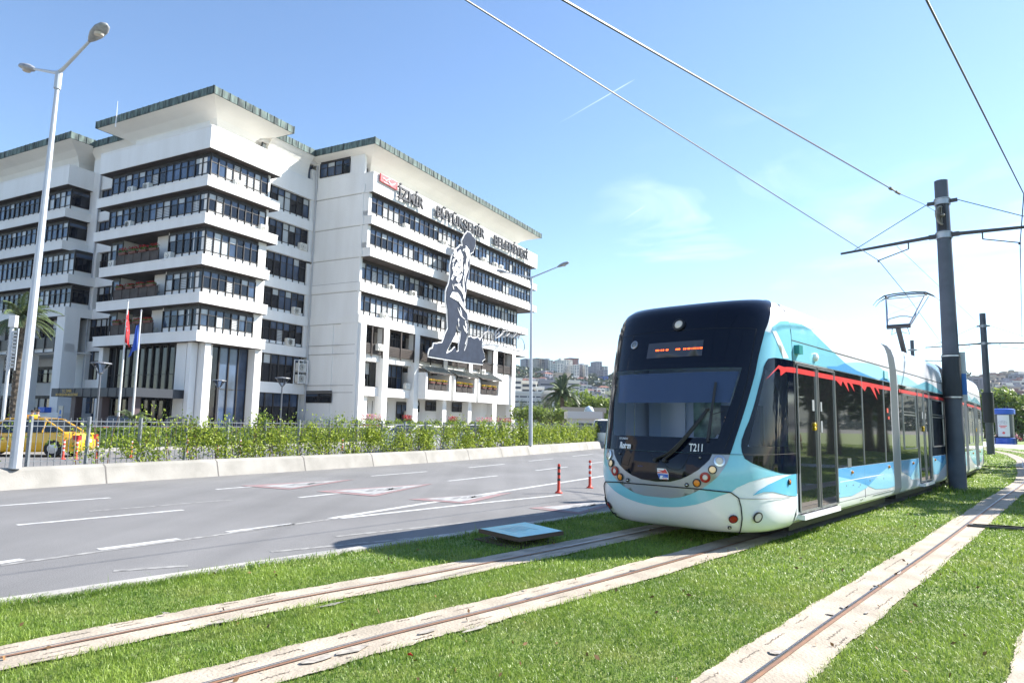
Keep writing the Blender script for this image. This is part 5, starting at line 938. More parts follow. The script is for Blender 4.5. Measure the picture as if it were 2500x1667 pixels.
for i, (p, d, s) in enumerate(posts):
    b = B(); b.box(p.x-.035, p.x+.035, p.y-.035, p.y+.035, .3, 1.62); b.build('fence_post', FENM, fence)
    if i == len(posts)-1: break
    q = posts[i+1][0]; b = B(); far = p.y > 30
    for z in (1.50, 1.38, .56): b.tube([(p.x, p.y, z), (q.x, q.y, z)], .014, 4)
    for k in range(1, 9): c = p.lerp(q, k/9); b.tube([(c.x, c.y, .44), (c.x, c.y, 1.58)], .0085, 4, caps=False)
    b.build('fence_panel', FENM, fence)
    if i in (0,): dens = .1
    dens = .08 if p.x < -10.7 else .5 if p.x < -10.0 else .9 if p.x < -9.2 else 1.4
    t = thing('climbing_vine', f'leafy green vine on the fence, panel {"number %d counted from the left end" % (i+1)}', 'vine', (p.x, p.y, .4), math.atan2((q-p).y, (q-p).x), 'vines climbing the metal fence')
    ln = (q-p).length; n = int((1500 if p.y < 30 else 900)*dens); pts = []
    cl_ = [(R.uniform(0, ln), R.uniform(.1, .95)+(.28 if R.random() < .15 else 0), R.uniform(.10, .26)) for _ in range(int(3+9*dens))]
    for k in range(n):
        cx, cz, cr = R.choice(cl_); pts.append((cx+R.gauss(0, cr), R.gauss(0, .10), max(.02, min(1.55, cz+R.gauss(0, cr*1.1)))))
    b = B(); leaves(b, pts, .040 if p.y < 30 else .055); b.build('foliage', VM, t)
    b = B()
    for k in range(int(1+4*dens)): x = R.uniform(.05, ln); b.tube([(x, 0, 0), (x+R.uniform(-.1, .1), .02, .4), (x+R.uniform(-.2, .2), -.03, .8), (x+R.uniform(-.3, .3), .02, R.uniform(.9, 1.35))], [.014, .011, .008, .004], 4)
    b.build('stem', STEM, t)
# ---------------------------------------------------------------- service road, clipped hedge, lawn in front of the building
SR0 = offset(BARR, -1.4); SR1 = offset(BARR, -14.5); b = B(); ribbon(b, SR1, SR0, .02); tag(b.build('service_road', ASPH), None, kind='structure')
b = B(); HL = offset(BARR, -14.5); ribbon(b, offset(BARR, -15.2), HL, .14); ribbon(b, HL, offset(BARR, -14.49), .14); n = len(HL); b.add([(p.x, p.y, .0) for p in HL]+[(p.x, p.y, .14) for p in HL], [(i, i+1, n+i+1, n+i) for i in range(n-1)]); tag(b.build('pavement_kerb', MAT['kerb_stone']), None, kind='structure')
b = B(); ribbon(b, offset(BARR, -60), offset(BARR, -15.2), .08); tag(b.build('forecourt', mat('forecourt', (.30, .29, .27), .9, var=.1, scale=.5)), None, kind='structure')
HG = offset(BARR, -16.0); hs = along(HG, 8, 75, 1.0); b = B(); ps = []
HM = leafmat('hedge_leaf', (.06, .13, .01), (.36, .46, .03), scale=.6, trans=.3)
bb = B(); 
for i in range(len(hs)-1):
    p, d, s = hs[i]; n_ = Vector((d.y, -d.x)); 
    for k in range(230):
        f = RNG.random(); x = float(RNG.uniform(0, 1.0)); 
        if f < .5: o_, z = float(RNG.uniform(-.4, .4)), 1.0+float(RNG.normal(0, .02))
        else: o_, z = .42+float(RNG.normal(0, .02)), float(RNG.uniform(.1, 1.0))
        c = p+d*x+n_*o_; ps.append((c.x, c.y, z))
leaves(b, ps, .06); hedge = thing('clipped_hedge', 'long yellow-green clipped hedge behind the service road', 'hedge', (0, 0, 0)); b.build('foliage', HM, hedge)
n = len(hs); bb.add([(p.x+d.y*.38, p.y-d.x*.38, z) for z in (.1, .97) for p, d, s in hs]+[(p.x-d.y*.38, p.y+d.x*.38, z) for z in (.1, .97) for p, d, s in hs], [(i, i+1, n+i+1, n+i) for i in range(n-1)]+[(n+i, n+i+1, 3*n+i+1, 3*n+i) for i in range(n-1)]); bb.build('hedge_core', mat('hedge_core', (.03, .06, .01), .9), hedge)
# ---------------------------------------------------------------- delineator posts
OR_ = mat('post_red', (.60, .045, .02), .5); 
def delineator(P, label, h=.75, black=False, grp='flexible lane posts'):
    t = thing('lane_post', label, 'bollard', P, 0, grp); b = B(); b.lathe([(.09, 0), (.09, .02), (.05, .05), (.036, .08), (.034, h-.03), (.025, h)], (0, 0, 0), 14); b.build('post', OR_, t, smooth=40)
    for z in (h*.42, h*.62, h*.82): b = B(); b.lathe([(.0365, z), (.0365, z+.06)], (0, 0, 0), 14); b.build('reflective_band', mat('band_black', (.03, .03, .03), .5) if black else SW, t)
    return t
delineator(G(1363.9, 1203.5), 'nearer red lane post with blackened bands standing on the white line', .70, True); delineator(G(1440, 1191), 'farther red lane post with white bands close to the tram front', .72)
for x, y, s in ((153, 1121, 'under the rear wheel of the yellow taxi'), (185, 1123, 'second from the left behind the fence'), (234.5, 1121.5, 'just right of the yellow taxi'), (319, 1117.5, 'left one of the pair behind the fence'), (337, 1119, 'right one of the pair behind the fence'), (455, 1113, 'behind the fence below the corner pillars'), (530, 1112, 'behind the fence right of the corner pillars'), (585, 1109, 'behind the fence below the tower right side'), (835, 1100, 'behind the fence below the end wall')): delineator(G(x, y, .02), 'orange post '+s, .72, grp='orange posts behind the fence')
# ---------------------------------------------------------------- cars
def car(label, P, rz, L=4.4, Wd=1.76, H=1.45, paint=None, kind='sedan', group=None, taxi=False):
    """local frame: +x forward"""
    t = thing('van' if kind == 'van' else 'car', label, 'van' if kind == 'van' else 'car', P, rz, group); h = L/2; w = Wd/2
    if kind == 'sedan': prof = [(-h, .35, .62, .86), (-h+.08, .22, .90, .92), (-h+.7, .2, .98, .98), (-.6, .18, .95, 1), (.5, .18, .92, 1), (h-1.1, .2, .88, .98), (h-.35, .2, .74, .92), (h-.05, .25, .62, .84), (h, .35, .52, .74)]; gh = [(-h+.55, .96, .9), (-.95, H-.05, .76), (-.2, H, .74), (.45, H-.05, .74), (h-1.25, .9, .88)]
    else: prof = [(-h, .35, 1.05, .9), (-h+.05, .25, 1.05, .97), (-h+.6, .2, 1.05, 1), (.5, .2, 1.05, 1), (h-1.3, .2, 1.0, .98), (h-.3, .2, .85, .92), (h, .35, .6, .8)]; gh = [(-h+.05, 1.05, .97), (-h+.25, H-.08, .84), (0, H, .82), (h-1.9, H-.06, .82), (h-1.0, 1.0, .95)]
    b = B(); vs = []; n = 10
    for x, z0, z1, k in prof:
        ww = w*k; m_ = (z0+z1)/2; vs += [(x, -ww*.9, z0), (x, -ww, z0+.12), (x, -ww, m_), (x, -ww*.97, z1-.06), (x, -ww*.86, z1), (x, ww*.86, z1), (x, ww*.97, z1-.06), (x, ww, m_), (x, ww, z0+.12), (x, ww*.9, z0)]
    m = len(prof); b.add(vs, [(i*n+k, i*n+(k+1) % n, (i+1)*n+(k+1) % n, (i+1)*n+k) for i in range(m-1) for k in range(n)]+[tuple(range(n))[::-1], tuple(range((m-1)*n, m*n))]); b.build('body', paint, t, smooth=40)
    b = B(); vs = []
    for x, z, k in gh: vs += [(x, -w*k, z), (x, w*k, z)]
    zb = .9; vs += [(gh[0][0], -w*.93, zb), (gh[0][0], w*.93, zb), (gh[-1][0], -w*.93, zb-.05), (gh[-1][0], w*.93, zb-.05)]; q = len(gh); side0 = [2*i for i in range(q)]+[2*q+2, 2*q]; side1 = [2*i+1 for i in range(q)]+[2*q+3, 2*q+1]
    b.add(vs, [(2*i, 2*i+1, 2*i+3, 2*i+2) for i in range(q-1)]+[tuple(side0), tuple(side1[::-1]), (0, 2*q, 2*q+1, 1)]); b.build('window', mat('car_glass', (.015, .02, .025), .05, spec=.8), t)
    b = B()
    for s in (-1, 1):
        P_ = [Vector((x, s*w*k, z)) for x, z, k in gh]; b.tube([p+Vector((0, s*.005, 0)) for p in P_], .035, 6)
        for xx in ((-.95, -.2+.05) if kind == 'sedan' else (-.9, .3)): b.tube([(xx, s*w*.95, .93), (xx-.05, s*w*.77, H-.05)], .035, 6)
    x0, x1 = gh[1][0], gh[-2][0]; b.add([(x0, -w*gh[1][2], gh[1][1]+.02), (x0, w*gh[1][2], gh[1][1]+.02), ((x0+x1)/2, w*.76, H+.025), (x1, w*gh[-2][2], gh[-2][1]+.02), (x1, -w*gh[-2][2], gh[-2][1]+.02), ((x0+x1)/2, -w*.76, H+.025)], [(0, 1, 2, 5), (5, 2, 3, 4)]); b.build('roof', paint, t)
    for x in (-h+.85, h-.85):
        for s in (-1, 1):
            b = B(); b.lathe([(.2, -.1), (.31, -.1), (.33, -.05), (.33, .05), (.31, .1), (.2, .1)], (x, s*(w-.1), .33), 20, 0, (0, 1, 0)); wh = b.build('wheel', mat('tyre', (.02, .02, .02), .8), t, smooth=40); b = B(); b.lathe([(.2, -.02), (.19, .02), (.05, .03)], (x, s*(w-.02), .33), 14, 0, (0, s, 0)); b.build('rim', ALU, wh)
    for s in (-1, 1):
        b = B(); zt = .78 if kind == 'sedan' else .9; b.box(-h-.015, -h+.18, s*w*.62, s*w*.93, zt-.12, zt+.06); b.build('tail_light', mat('tail_red', (.55, .02, .02), .3), t)
        b = B(); b.box(h-.2, h-.02, s*w*.55, s*w*.8, .55, .66); b.build('headlight', mat('car_lens', (.6, .6, .6), .2), t)
        b = B(); b.rbox((h-1.55, s*(w+.08), 1.0), (.12, .16, .12)); b.build('mirror', paint, t)
    b = B(); b.box(-h-.03, -h-.012, -.26, .26, .55, .66); b.build('number_plate', SW, t)
    return t
YL = mat('taxi_yellow', (.80, .42, .005), .25, coat=.8); tp = G(120, 1117, .02)
tx = car('yellow taxi sedan behind the fence at the left', (tp.x-1.55, tp.y+.9, .02), math.radians(180+8), 4.45, 1.76, 1.46, YL)
M = Matrix.Translation((.55, .885, .62)) @ Matrix.Rotation(PI, 4, 'Z') @ Matrix.Rotation(PI/2, 4, 'X'); text('door_lettering', '35 T T', .2, .004, mat('letter_dark', (.06, .05, .04), .6), tx, M)
b = B(); b.box(-.2, .0, -.25, .25, 1.5, 1.58); b.build('roof_sign', YL, tx)
VW = mat('van_white', (.72, .74, .76), .3, coat=.5); car('white van driving away just left of the tram front', tuple(G(1500, 1094)+Vector((.35, 2.3, 0))), math.radians(90-24), 4.9, 1.9, 1.95, mat('van_bright', (.85, .86, .88), .35), 'van')
DK = mat('car_black', (.012, .013, .016), .2, coat=.8); SIL = mat('car_silver', (.35, .37, .4), .3, coat=.6)
car('dark car parked before the entrance canopy, left one', (-25.5, 45.0, .1), math.radians(118), 4.5, 1.8, 1.45, DK, group='cars parked before the entrance'); car('dark car parked before the entrance canopy, right one', (-21.5, 44.5, .1), math.radians(118), 4.5, 1.8, 1.45, DK, group='cars parked before the entrance')
car('white car half hidden by vines near the far end of the wing', (-1.6, 41.5, .05), math.radians(60), 4.4, 1.75, 1.4, VW); car('silver car glimpsed through the vines left of the white one', (-4.9, 36.5, .05), math.radians(60), 4.4, 1.75, 1.38, mat('car_pale', (.5, .52, .55), .3, coat=.6))
car('red car seen over the fence beside the white box', (9.5, 62, .05), math.radians(20), 4.3, 1.75, 1.45, mat('car_red', (.6, .04, .03), .3, coat=.6))
# ---------------------------------------------------------------- board lying by the kerb and litter
bd = [G(*Z2(*p), .2) for p in ((1190, 612), (1440, 668), (1718, 626), (1480, 570))]; brd = thing('sign_board', 'glossy turquoise panel lying flat on the grass beside the kerb', 'board', bd[0]); b = B(); o_ = bd[0]
vs = [p-o_ for p in bd]; b.add([v for v in vs]+[v-Vector((0, 0, .05)) for v in vs], [(0, 1, 2, 3), (4, 7, 6, 5), (0, 4, 5, 1), (1, 5, 6, 2), (2, 6, 7, 3), (3, 7, 4, 0)]); b.build('frame', mat('board_wood', (.09, .06, .04), .8), brd)
b = B(); i_ = [v*.97+sum(vs, Vector())/4*.03+Vector((0, 0, .006)) for v in vs]; b.poly(i_); b.build('face', mat('board_turquoise', (.05, .58, .66), .3, col2=(.09, .66, .68), scale=.8, spec=.5), brd)
b = B(); c0 = vs[0]*.7+vs[2]*.3; ux = (vs[1]-vs[0]).normalized(); vx = (vs[3]-vs[0]).normalized()
Rr = random.Random(4)
for k in range(6): a = vs[0].lerp(vs[3], .25+.08*k)+(vs[1]-vs[0])*.2+Vector((0, 0, .009)); l = (vs[1]-vs[0])*Rr.uniform(.35, .65); b.quad(a, a+l, a+l+vx*.03, a+vx*.03)
b.build('faded_print', mat('faded', (.30, .62, .66), .3), brd)
brd2 = thing('sign_board', 'second dark-edged board lying under the turquoise panel', 'board', bd[0]-Vector((.06, 0, .13))); b = B(); b.add([v for v in vs]+[v-Vector((0, 0, .04)) for v in vs], [(0, 1, 2, 3), (4, 7, 6, 5), (0, 4, 5, 1), (1, 5, 6, 2), (2, 6, 7, 3), (3, 7, 4, 0)]); b.build('frame', MAT['board_wood'], brd2)
def litter(P, m, label, s=.05, cat='litter'):
    b = B(); R = random.Random(int(P.x*100)); v = [Vector((R.uniform(-s, s), R.uniform(-s, s), R.uniform(0, s*.8))) for _ in range(6)]; b.add(v, [(0, 1, 2), (2, 3, 4), (1, 3, 5), (0, 4, 5)]); o = b.build('litter', m, None, loc=P); tag(o, label, cat)
litter(G(*Z2(1272, 676), .08), SW, 'crumpled white paper on the grass by the turquoise panel', .07); litter(G(*Z2(775, 1402), .08), mat('litter_red', (.6, .02, .02), .6), 'small red scrap on the grass beside the nearest slab', .035); litter(G(*Z1(948, 1175), .08), SW, 'pale scrap on the grass between kerb and first rail', .035)
b = B(); g0 = G(1600+1880/2.351, 1000+665/2.351, .09); g1_ = G(1600+2116/2.351, 1000+678/2.351, .09)
for k in range(9): a = g0.lerp(g1_, k/8); b.rbox(a, (.42, .16, .03), -.55)
dr = b.build('drain_grate', mat('grate', (.10, .10, .10), .6)); tag(dr, 'dark slotted drain grate across the lawn between the right-hand rails', 'drain')
b = B(); a = G(2395, 1138.5, .06); c = G(2496, 1142, .06); b.tube([a+Vector((0, 0, .005)), c+Vector((0, 0, .005))], .05, 4); tag(b.build('drain_channel', BLACK), 'thin dark drain line across the lawn behind the thick pole', 'drain')
# ---------------------------------------------------------------- planted things before the building
def onV(v0, x, y): d = ray(x, y); t = v0/(d.x*VX.x+d.y*VX.y); return Vector((d.x*t, d.y*t, EYE+d.z*t))
Z4 = lambda x, y: (650+x/3.336, 680+y/3.336); Z3 = lambda x, y: (x/3.336, 600+y/3.336)
plt = thing('long_planter', 'long low white planter wall in front of the wing', 'planter', W(BO[0], BO[1]), BR); b = BB(); b.box(53.5, 87, 41.8, 42.9, 0, .95); b.box(53.4, 87.1, 41.7, 43.0, .95, 1.05); b.build('planter_wall', WALL, plt)
def bush(P, r, m, label, group, rz=1.0, n=260, ls=.07, cat='shrub'):
    t = thing('round_shrub', label, cat, P, 0, group); b = B(); q = RNG.normal(size=(n, 3)); q /= np.linalg.norm(q, axis=1)[:, None]; q *= r*RNG.uniform(.75, 1.03, n)[:, None]; q[:, 2] = np.abs(q[:, 2])*rz+.05; leaves(b, q, ls); b.build('foliage', m, t)
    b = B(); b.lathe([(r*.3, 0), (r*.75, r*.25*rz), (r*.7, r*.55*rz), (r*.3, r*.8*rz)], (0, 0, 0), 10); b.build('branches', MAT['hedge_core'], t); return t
for i, (x, y, r) in enumerate(((735, 1165, .55), (1000, 1180, .5), (1075, 1185, .62), (1178, 1182, .6), (1250, 1180, .45), (1312, 1185, .5), (1392, 1182, .6), (1472, 1186, .4), (1520, 1190, .5), (1600, 1190, .55), (1680, 1160, .55))):
    p = onV(42.3, *Z4(x, y)); p.z = 1.05; bush(p, r, HM, f'round green shrub in the white planter, {["first from the left", "second, left of the wide one", "wide one above the fence", "fourth, right of red flowers", "fifth", "sixth, before the ground-floor door", "seventh", "eighth, small", "ninth, before the dark window", "tenth", "last, next to the pink flower bed"][i]}', 'round shrubs in the white planter')
for x0, x1, m, s in ((765, 935, PINK, 'pink flowers in the planter at its left end'), (1120, 1175, REDF, 'small red flower patch between two shrubs'), (1485, 1550, REDF, 'low red flowers among the small shrubs'), (1715, 1860, PINK, 'long pink and red flower bed near the far end'), (1880, 2008, REDF, 'bright red flower bed at the far end of the planter')):
    p, q = onV(42.2, *Z4(x0, 1180)), onV(42.2, *Z4(x1, 1180)); l = abs(q.y-p.y)/UX.y; c = (p+q)/2; c.z = 1.0; t = flower_box(c, BR, l, m, s, 'flower beds in the white planter', h=.9, nf=420)
def park_lamp(x, y, Y, label):
    p = AT(x, y, Y); t = thing('park_lamp', label, 'lamp', (p.x, p.y, .05), 0, 'cone-headed path lamps'); H = p.z; b = B(); b.lathe([(.09, 0), (.07, .4), (.05, 1.5), (.045, H-.55)], (0, 0, 0), 10); b.build('pole', mat('lamp_dark', (.10, .11, .13), .5), t, smooth=40)
    b = B(); b.lathe([(.06, H-.55), (.12, H-.5), (.1, H-.47)], (0, 0, 0), 12); [b.tube([(.1*math.cos(a), .1*math.sin(a), H-.5), (.42*math.cos(a), .42*math.sin(a), H-.04)], .012, 4) for a in [PI/3*k for k in range(6)]]; b.lathe([(.46, H-.05), (.44, H), (.05, H+.05)], (0, 0, 0), 16); hd = b.build('lamp_head', mat('lamp_top', (.16, .17, .19), .5), t)
    b = B(); b.lathe([(.1, H-.48), (.40, H-.06)], (0, 0, 0), 16); b.build('glass_cone', MAT['windscreen_glass'], hd)
park_lamp(247, 888, 32.6, 'path lamp with a glass cone head left of the flagpoles'); park_lamp(535, 930, 46, 'path lamp with a glass cone head before the tower corner glass'); park_lamp(690, 924, 41.8, 'path lamp with a glass cone head before the recess beside the wing')
def flagpole(xt, yt, Y, label, fc, flag_label, hang, emblem):
    p = AT(xt, yt, Y); t = thing('flagpole', label, 'flagpole', (p.x, p.y, 0)); b = B(); b.tube([(0, 0, 0), (0, 0, p.z)], [.085, .045], 10); b.build('pole', mat('flagpole_white', (.62, .63, .62), .35), t, smooth=50); b = B(); b.lathe([(.01, -.09), (.08, 0), (.01, .09)], (0, 0, p.z+.05), 10); b.build('finial', GREY, t)
    f = thing('flag', flag_label, 'flag', (p.x, p.y, p.z-.5)); b = B(); nx, nz = 10, 14; vs = []
    for j in range(nz+1):
        for i in range(nx+1):
            u, v = i/nx, j/nz; x = hang*(u*.55)*(1 if hang > 0 else 1)*(.4+.6*v); vs.append((x, .16*math.sin(u*7+v*2), -v*2.0-u*.8*(1-v*.3)))
    b.add(vs, [(j*(nx+1)+i, j*(nx+1)+i+1, (j+1)*(nx+1)+i+1, (j+1)*(nx+1)+i) for j in range(nz) for i in range(nx)]); b.build('cloth', fc, f, smooth=True)
    b = B()
    if emblem == 'crescent':
        for cz in (-1.0,):
            pts = [(.25*math.cos(a), .25*math.sin(a)) for a in np.linspace(.7, 2*PI-.7, 14)]+[(.06+.2*math.cos(a), .2*math.sin(a)) for a in np.linspace(2*PI-.9, .9, 14)]; b.poly([(hang*.3+float(x)*.35, -.19, cz+float(z)) for x, z in pts])
        b.poly([(hang*.3+.08+.07*math.cos(a)*(1 if k % 2 == 0 else .4), -.19, -1.45+.1*math.sin(a)*(1 if k % 2 == 0 else .4)) for k, a in enumerate([PI/2+PI/5*k for k in range(10)])])
    else:
        for k in range(5): b.box(hang*.30-.12+.03*k, hang*.30+.14-.02*k, -.195, -.19, -1.3-.14*k, -1.24-.14*k)
    b.build('flag_emblem', SW, f)
flagpole(312.6, 736.4, 45, 'left white flagpole in front of the dark lobby glass', mat('flag_red', (.62, .015, .02), .7), 'limp red flag with a white crescent and star', .5, 'crescent')
flagpole(344.7, 760.4, 45, 'right white flagpole in front of the dark lobby glass', mat('flag_blue', (.02, .08, .42), .7), 'limp blue flag with a white crest', -1.2, 'crest')
PALM = leafmat('palm_leaf', (.025, .045, .015), (.15, .20, .08), trans=.15); TRK = mat('palm_trunk', (.10, .08, .06), .95, var=.5, scale=9, bump=1, bscale=14)
def palm(P, H, R_, nf, nl, label, cat='palm', wind=0, tr=.17, group=None, seed=1, name='palm_tree', up=.55, thick=1.4):
    t = thing(name, label, cat, P, 0, group); R = random.Random(seed); b = B()
    if H > .5:
        prof = []; n = int(H/.16)
        for i in range(n): z = H*i/n; prof += [(tr*(1.15 if i % 2 else .95)*(1.25 if z < .4 else 1), z)]
        b.lathe(prof+[(tr*1.5, H-.3), (tr*1.2, H)], (0, 0, 0), 10); b.build('trunk', TRK, t)
    b = B(); v = []; tone = []
    for k in range(nf):
        a = k*2.399+R.uniform(-.2, .2); el = R.uniform(-.12, 1.35)*(.6+up)*.95; L_ = R_*R.uniform(.8, 1.1); pts = []; p = Vector((0, 0, H)); d = Vector((math.cos(a)*math.cos(el), math.sin(a)*math.cos(el), math.sin(el)))
        n = nl
        for i in range(n+1):
            pts.append(p.copy()); p = p+d*(L_/n); d = (d+Vector((wind*.03*1.5, 0, -.095*24/n*(.6+.4*i/n)))).normalized()
        tn = R.random()
        for i in range(1, n):
            dd = (pts[i+1]-pts[i]).normalized(); sd = dd.cross(Vector((0, 0, 1))); sd = sd.normalized() if sd.length > .05 else Vector((1, 0, 0)); ll = R_*.24*math.sin(PI*(.12+.83*i/n))**.7
            for s in (1, -1):
                e = pts[i]+(sd*s*.8+dd*.75+Vector((wind*.3, 0, -.35-R.uniform(0, .25)))).normalized()*ll; w_ = dd*R_*.016*thick; b.add([pts[i]-w_, pts[i]+w_, e], [(0, 1, 2)]); tone.append(tn*.6+R.random()*.4)
        b.tube(pts[::3]+[pts[-1]], [R_*.012]*len(pts[::3])+[R_*.004], 4, caps=False); tone += [.9]*(len(b.f)-len(tone))
    b.tone = tone; b.build('crown', PALM, t); return t
p = AT(57, 780, 36); palm((p.x, p.y, 0), p.z, 1.9, 34, 22, 'windswept palm with a rough trunk behind the near street lamp', wind=1, tr=.2, seed=3)
p = AT(1373, 963, 100); palm((p.x, p.y, 0), p.z, 3.3, 46, 20, 'tall date palm standing alone right of the office building', tr=.27, seed=5, thick=2.4)
p = AT(322, 1026, 38); palm((p.x, p.y, .1), p.z-.1, 1.1, 30, 18, 'low sago palm in the shrubs below the flagpoles', 'palm', tr=.12, seed=8, up=.3)
for i, x in enumerate((1272, 1287, 1303, 1316, 1330, 1343)):
    p = AT(x, 992, 120); palm((p.x, p.y, 0), p.z, 1.5, 16, 8, f'small palm in the row before the white buildings, {["leftmost", "second", "third", "fourth", "fifth", "rightmost"][i]}', tr=.14, group='row of small palms before the white buildings', seed=20+i)
# mast with louvred box at the left edge
p = AT(31, 790, 29); t = thing('equipment_mast', 'grey mast with a white box and louvred panel at the left edge', 'mast', (p.x, p.y, .1)); b = B(); b.tube([(0, 0, 0), (0, 0, p.z)], .07, 10); b.build('pole', LAMPM, t); b = B(); b.rbox((.02, 0, p.z), (.28, .2, .5)); b.build('white_box', SW, t); b = B(); [b.rbox((.08, 0, p.z-.45-.15*k), (.4, .06, .09)) for k in range(11)]; b.box(-.12, -.09, -.03, .03, p.z-2.1, p.z-.3); b.box(.26, .29, -.03, .03, p.z-2.1, p.z-.3); b.build('louvre_panel', GREY, t)
# entrance sign, blue crate, trees of the yard
t = thing('notice_board', 'small pale notice with a blue emblem beside the entrance', 'sign', W(34.5, 62.5, 0), BR-PI/2); b = B(); b.box(-.35, .35, -.03, .03, .9, 2.3); b.build('panel', mat('notice_cream', (.62, .58, .48), .6), t); b = B(); b.poly([(.14*math.cos(a), -.035, 1.75+.22*math.sin(a)) for a in [2*PI*k/14 for k in range(14)]]); b.box(-.22, .22, -.036, -.033, 1.2, 1.4); b.build('emblem', MAT['sign_blue'], t)
t = thing('blue_crate', 'bright blue crate on the white wall left of the entrance', 'crate', W(36.9, 69.5, 1.7), BR-PI/2); b = B(); b.box(-.55, .55, -.3, .3, 0, .05); [b.box(*q, 0, .5) for q in ((-.55, .55, -.3, -.27), (-.55, .55, .27, .3), (-.55, -.52, -.3, .3), (.52, .55, -.3, .3))]; b.build('crate_body', mat('crate_blue', (.02, .12, .55), .5), t)
# ---------------------------------------------------------------- broadleaf trees
TLEAF = leafmat('tree_leaf', (.035, .075, .012), (.19, .27, .05), scale=.25, trans=.3); TLE2 = leafmat('tree_leaf_fresh', (.09, .15, .02), (.34, .42, .10), scale=.25, trans=.35); TDK = leafmat('tree_leaf_dark', (.012, .03, .010), (.06, .10, .03), scale=.2, trans=.2); BARK = mat('bark', (.10, .075, .055), .9, var=.3, scale=4)
def tree(P, H, R_, label, m=None, n=900, ls=.22, group=None, seed=1, trunk=.35, cat='tree', name='broadleaf_tree', squash=.8):
    t = thing(name, label, cat, P, 0, group); R = random.Random(seed); b = B(); th_ = H*trunk; b.tube([(0, 0, 0), (.05, 0, th_*.5), (0, .05, th_), (.1, 0, H*.7)], [R_*.085, R_*.06, R_*.05, R_*.015], 8)
    cl = []
    for k in range(9):
        a = R.uniform(0, 2*PI); e = Vector((math.cos(a)*R_*R.uniform(.3, .75), math.sin(a)*R_*R.uniform(.3, .75), H-R_*squash*R.uniform(.2, 1.3))); b.tube([(0, 0, th_*R.uniform(.7, 1)), (e.x*.5, e.y*.5, (th_+e.z)*.5), e], [R_*.035, R_*.02, R_*.008], 5); cl.append(e)
    b.build('trunk', BARK, t)
    for k in range(14): a = R.uniform(0, 2*PI); q = R_*math.sqrt(R.random())*.75; cl.append(Vector((math.cos(a)*q, math.sin(a)*q, H-R_*squash+R_*squash*R.uniform(-.7, .75))))
    pts = []
    for k in range(n):
        c = R.choice(cl); r = R_*.30; d = Vector((R.gauss(0, 1), R.gauss(0, 1), R.gauss(0, .75))).normalized()*r*R.uniform(.55, 1.15); pts.append(tuple(c+d))
    b = B(); leaves(b, pts, ls); b.build('crown', m or TLEAF, t); return t
for i, (x, y, Y, H, R_) in enumerate(((1268, 1004, 84, 3.6, 1.3), (1284, 1004, 84, 3.5, 1.3), (1300, 1004, 83, 3.6, 1.4), (1317, 1004, 82, 3.5, 1.3), (1334, 1004, 82, 3.4, 1.3), (1350, 1006, 80, 3.4, 1.3), (1366, 1008, 80, 3.3, 1.2), (1383, 1008, 79, 3.2, 1.2))):
    p = AT(x, y, Y); tree((p.x, p.y, 0), H, R_, f'pollarded young tree in the row behind the fence, {["leftmost", "second", "third", "fourth", "fifth", "sixth", "seventh", "rightmost"][i]}', TLE2, 330, .16, 'pollarded trees behind the fence', 30+i, .55)
for i, (x, y, Y, H, R_) in enumerate(((1388, 985, 110, 6.2, 3.2), (1405, 982, 112, 6.8, 3.4), (1424, 985, 112, 6.4, 3.2), (1443, 992, 110, 5.6, 3), (1462, 992, 110, 5.8, 3), (1478, 990, 108, 6, 3))):
    p = AT(x, y, Y); tree((p.x, p.y, 0), H, R_, f'fresh green bushy tree left of the tram, {["first", "second, tallest", "third", "fourth", "fifth", "half behind the tram edge"][i]}', TLE2, 900, .30, 'bushy green trees left of the tram', 50+i, .2)
for i, (x, Y, H, R_) in enumerate(((2405, 140, 8, 4.5), (2418, 118, 8.3, 4.5), (2438, 122, 9.6, 5), (2455, 118, 9, 4.8), (2474, 120, 8, 4.5), (2492, 116, 7.6, 4.5), (2512, 118, 8, 4.5), (2448, 150, 9, 5), (2485, 150, 9, 5))):
    p = AT(x, 1040, Y); tree((p.x, p.y, 0), H, R_, f'park tree at the right edge beyond the path, {["just behind the tram tail", "behind the second pole", "over the blue kiosk, tallest", "right above the kiosk", "right of the kiosk", "at the picture edge", "cut by the picture edge", "back row left", "back row right"][i]}', TLEAF if i % 3 else TLE2, 1500, .34, 'park trees beyond the path', 70+i, .32)
tree((-33, 41, 0), 5, 1.6, 'bare thin tree at the left edge behind the mast', TLE2, 60, .1, None, 99, .5)
RR = random.Random(77)
for i in range(26):    # the park to the right, outside the frame: mirrored in the tram's side windows
    r = RR.uniform(34, 75); a = math.radians(RR.uniform(39.5+math.degrees(6.5/r), 66)); tree((math.sin(a)*r, math.cos(a)*r, 0), RR.uniform(9, 15), RR.uniform(3.5, 5.5), 'dark park tree outside the frame, mirrored in the tram windows', TDK, 900, .42, 'trees mirrored in the tram windows', 200+i, .3)
b = B(); P_ = lambda a, r: (math.sin(math.radians(a))*r, math.cos(math.radians(a))*r)
for r0, r1 in ((19, 21), (30, 32.5)): b.add([(*P_(a, r), .066) for a in range(40, 84, 4) for r in (r0, r1)], [(2*i, 2*i+1, 2*i+3, 2*i+2) for i in range(10)])
tag(b.build('park_walkway', MAT['path_stone']), None, kind='structure')
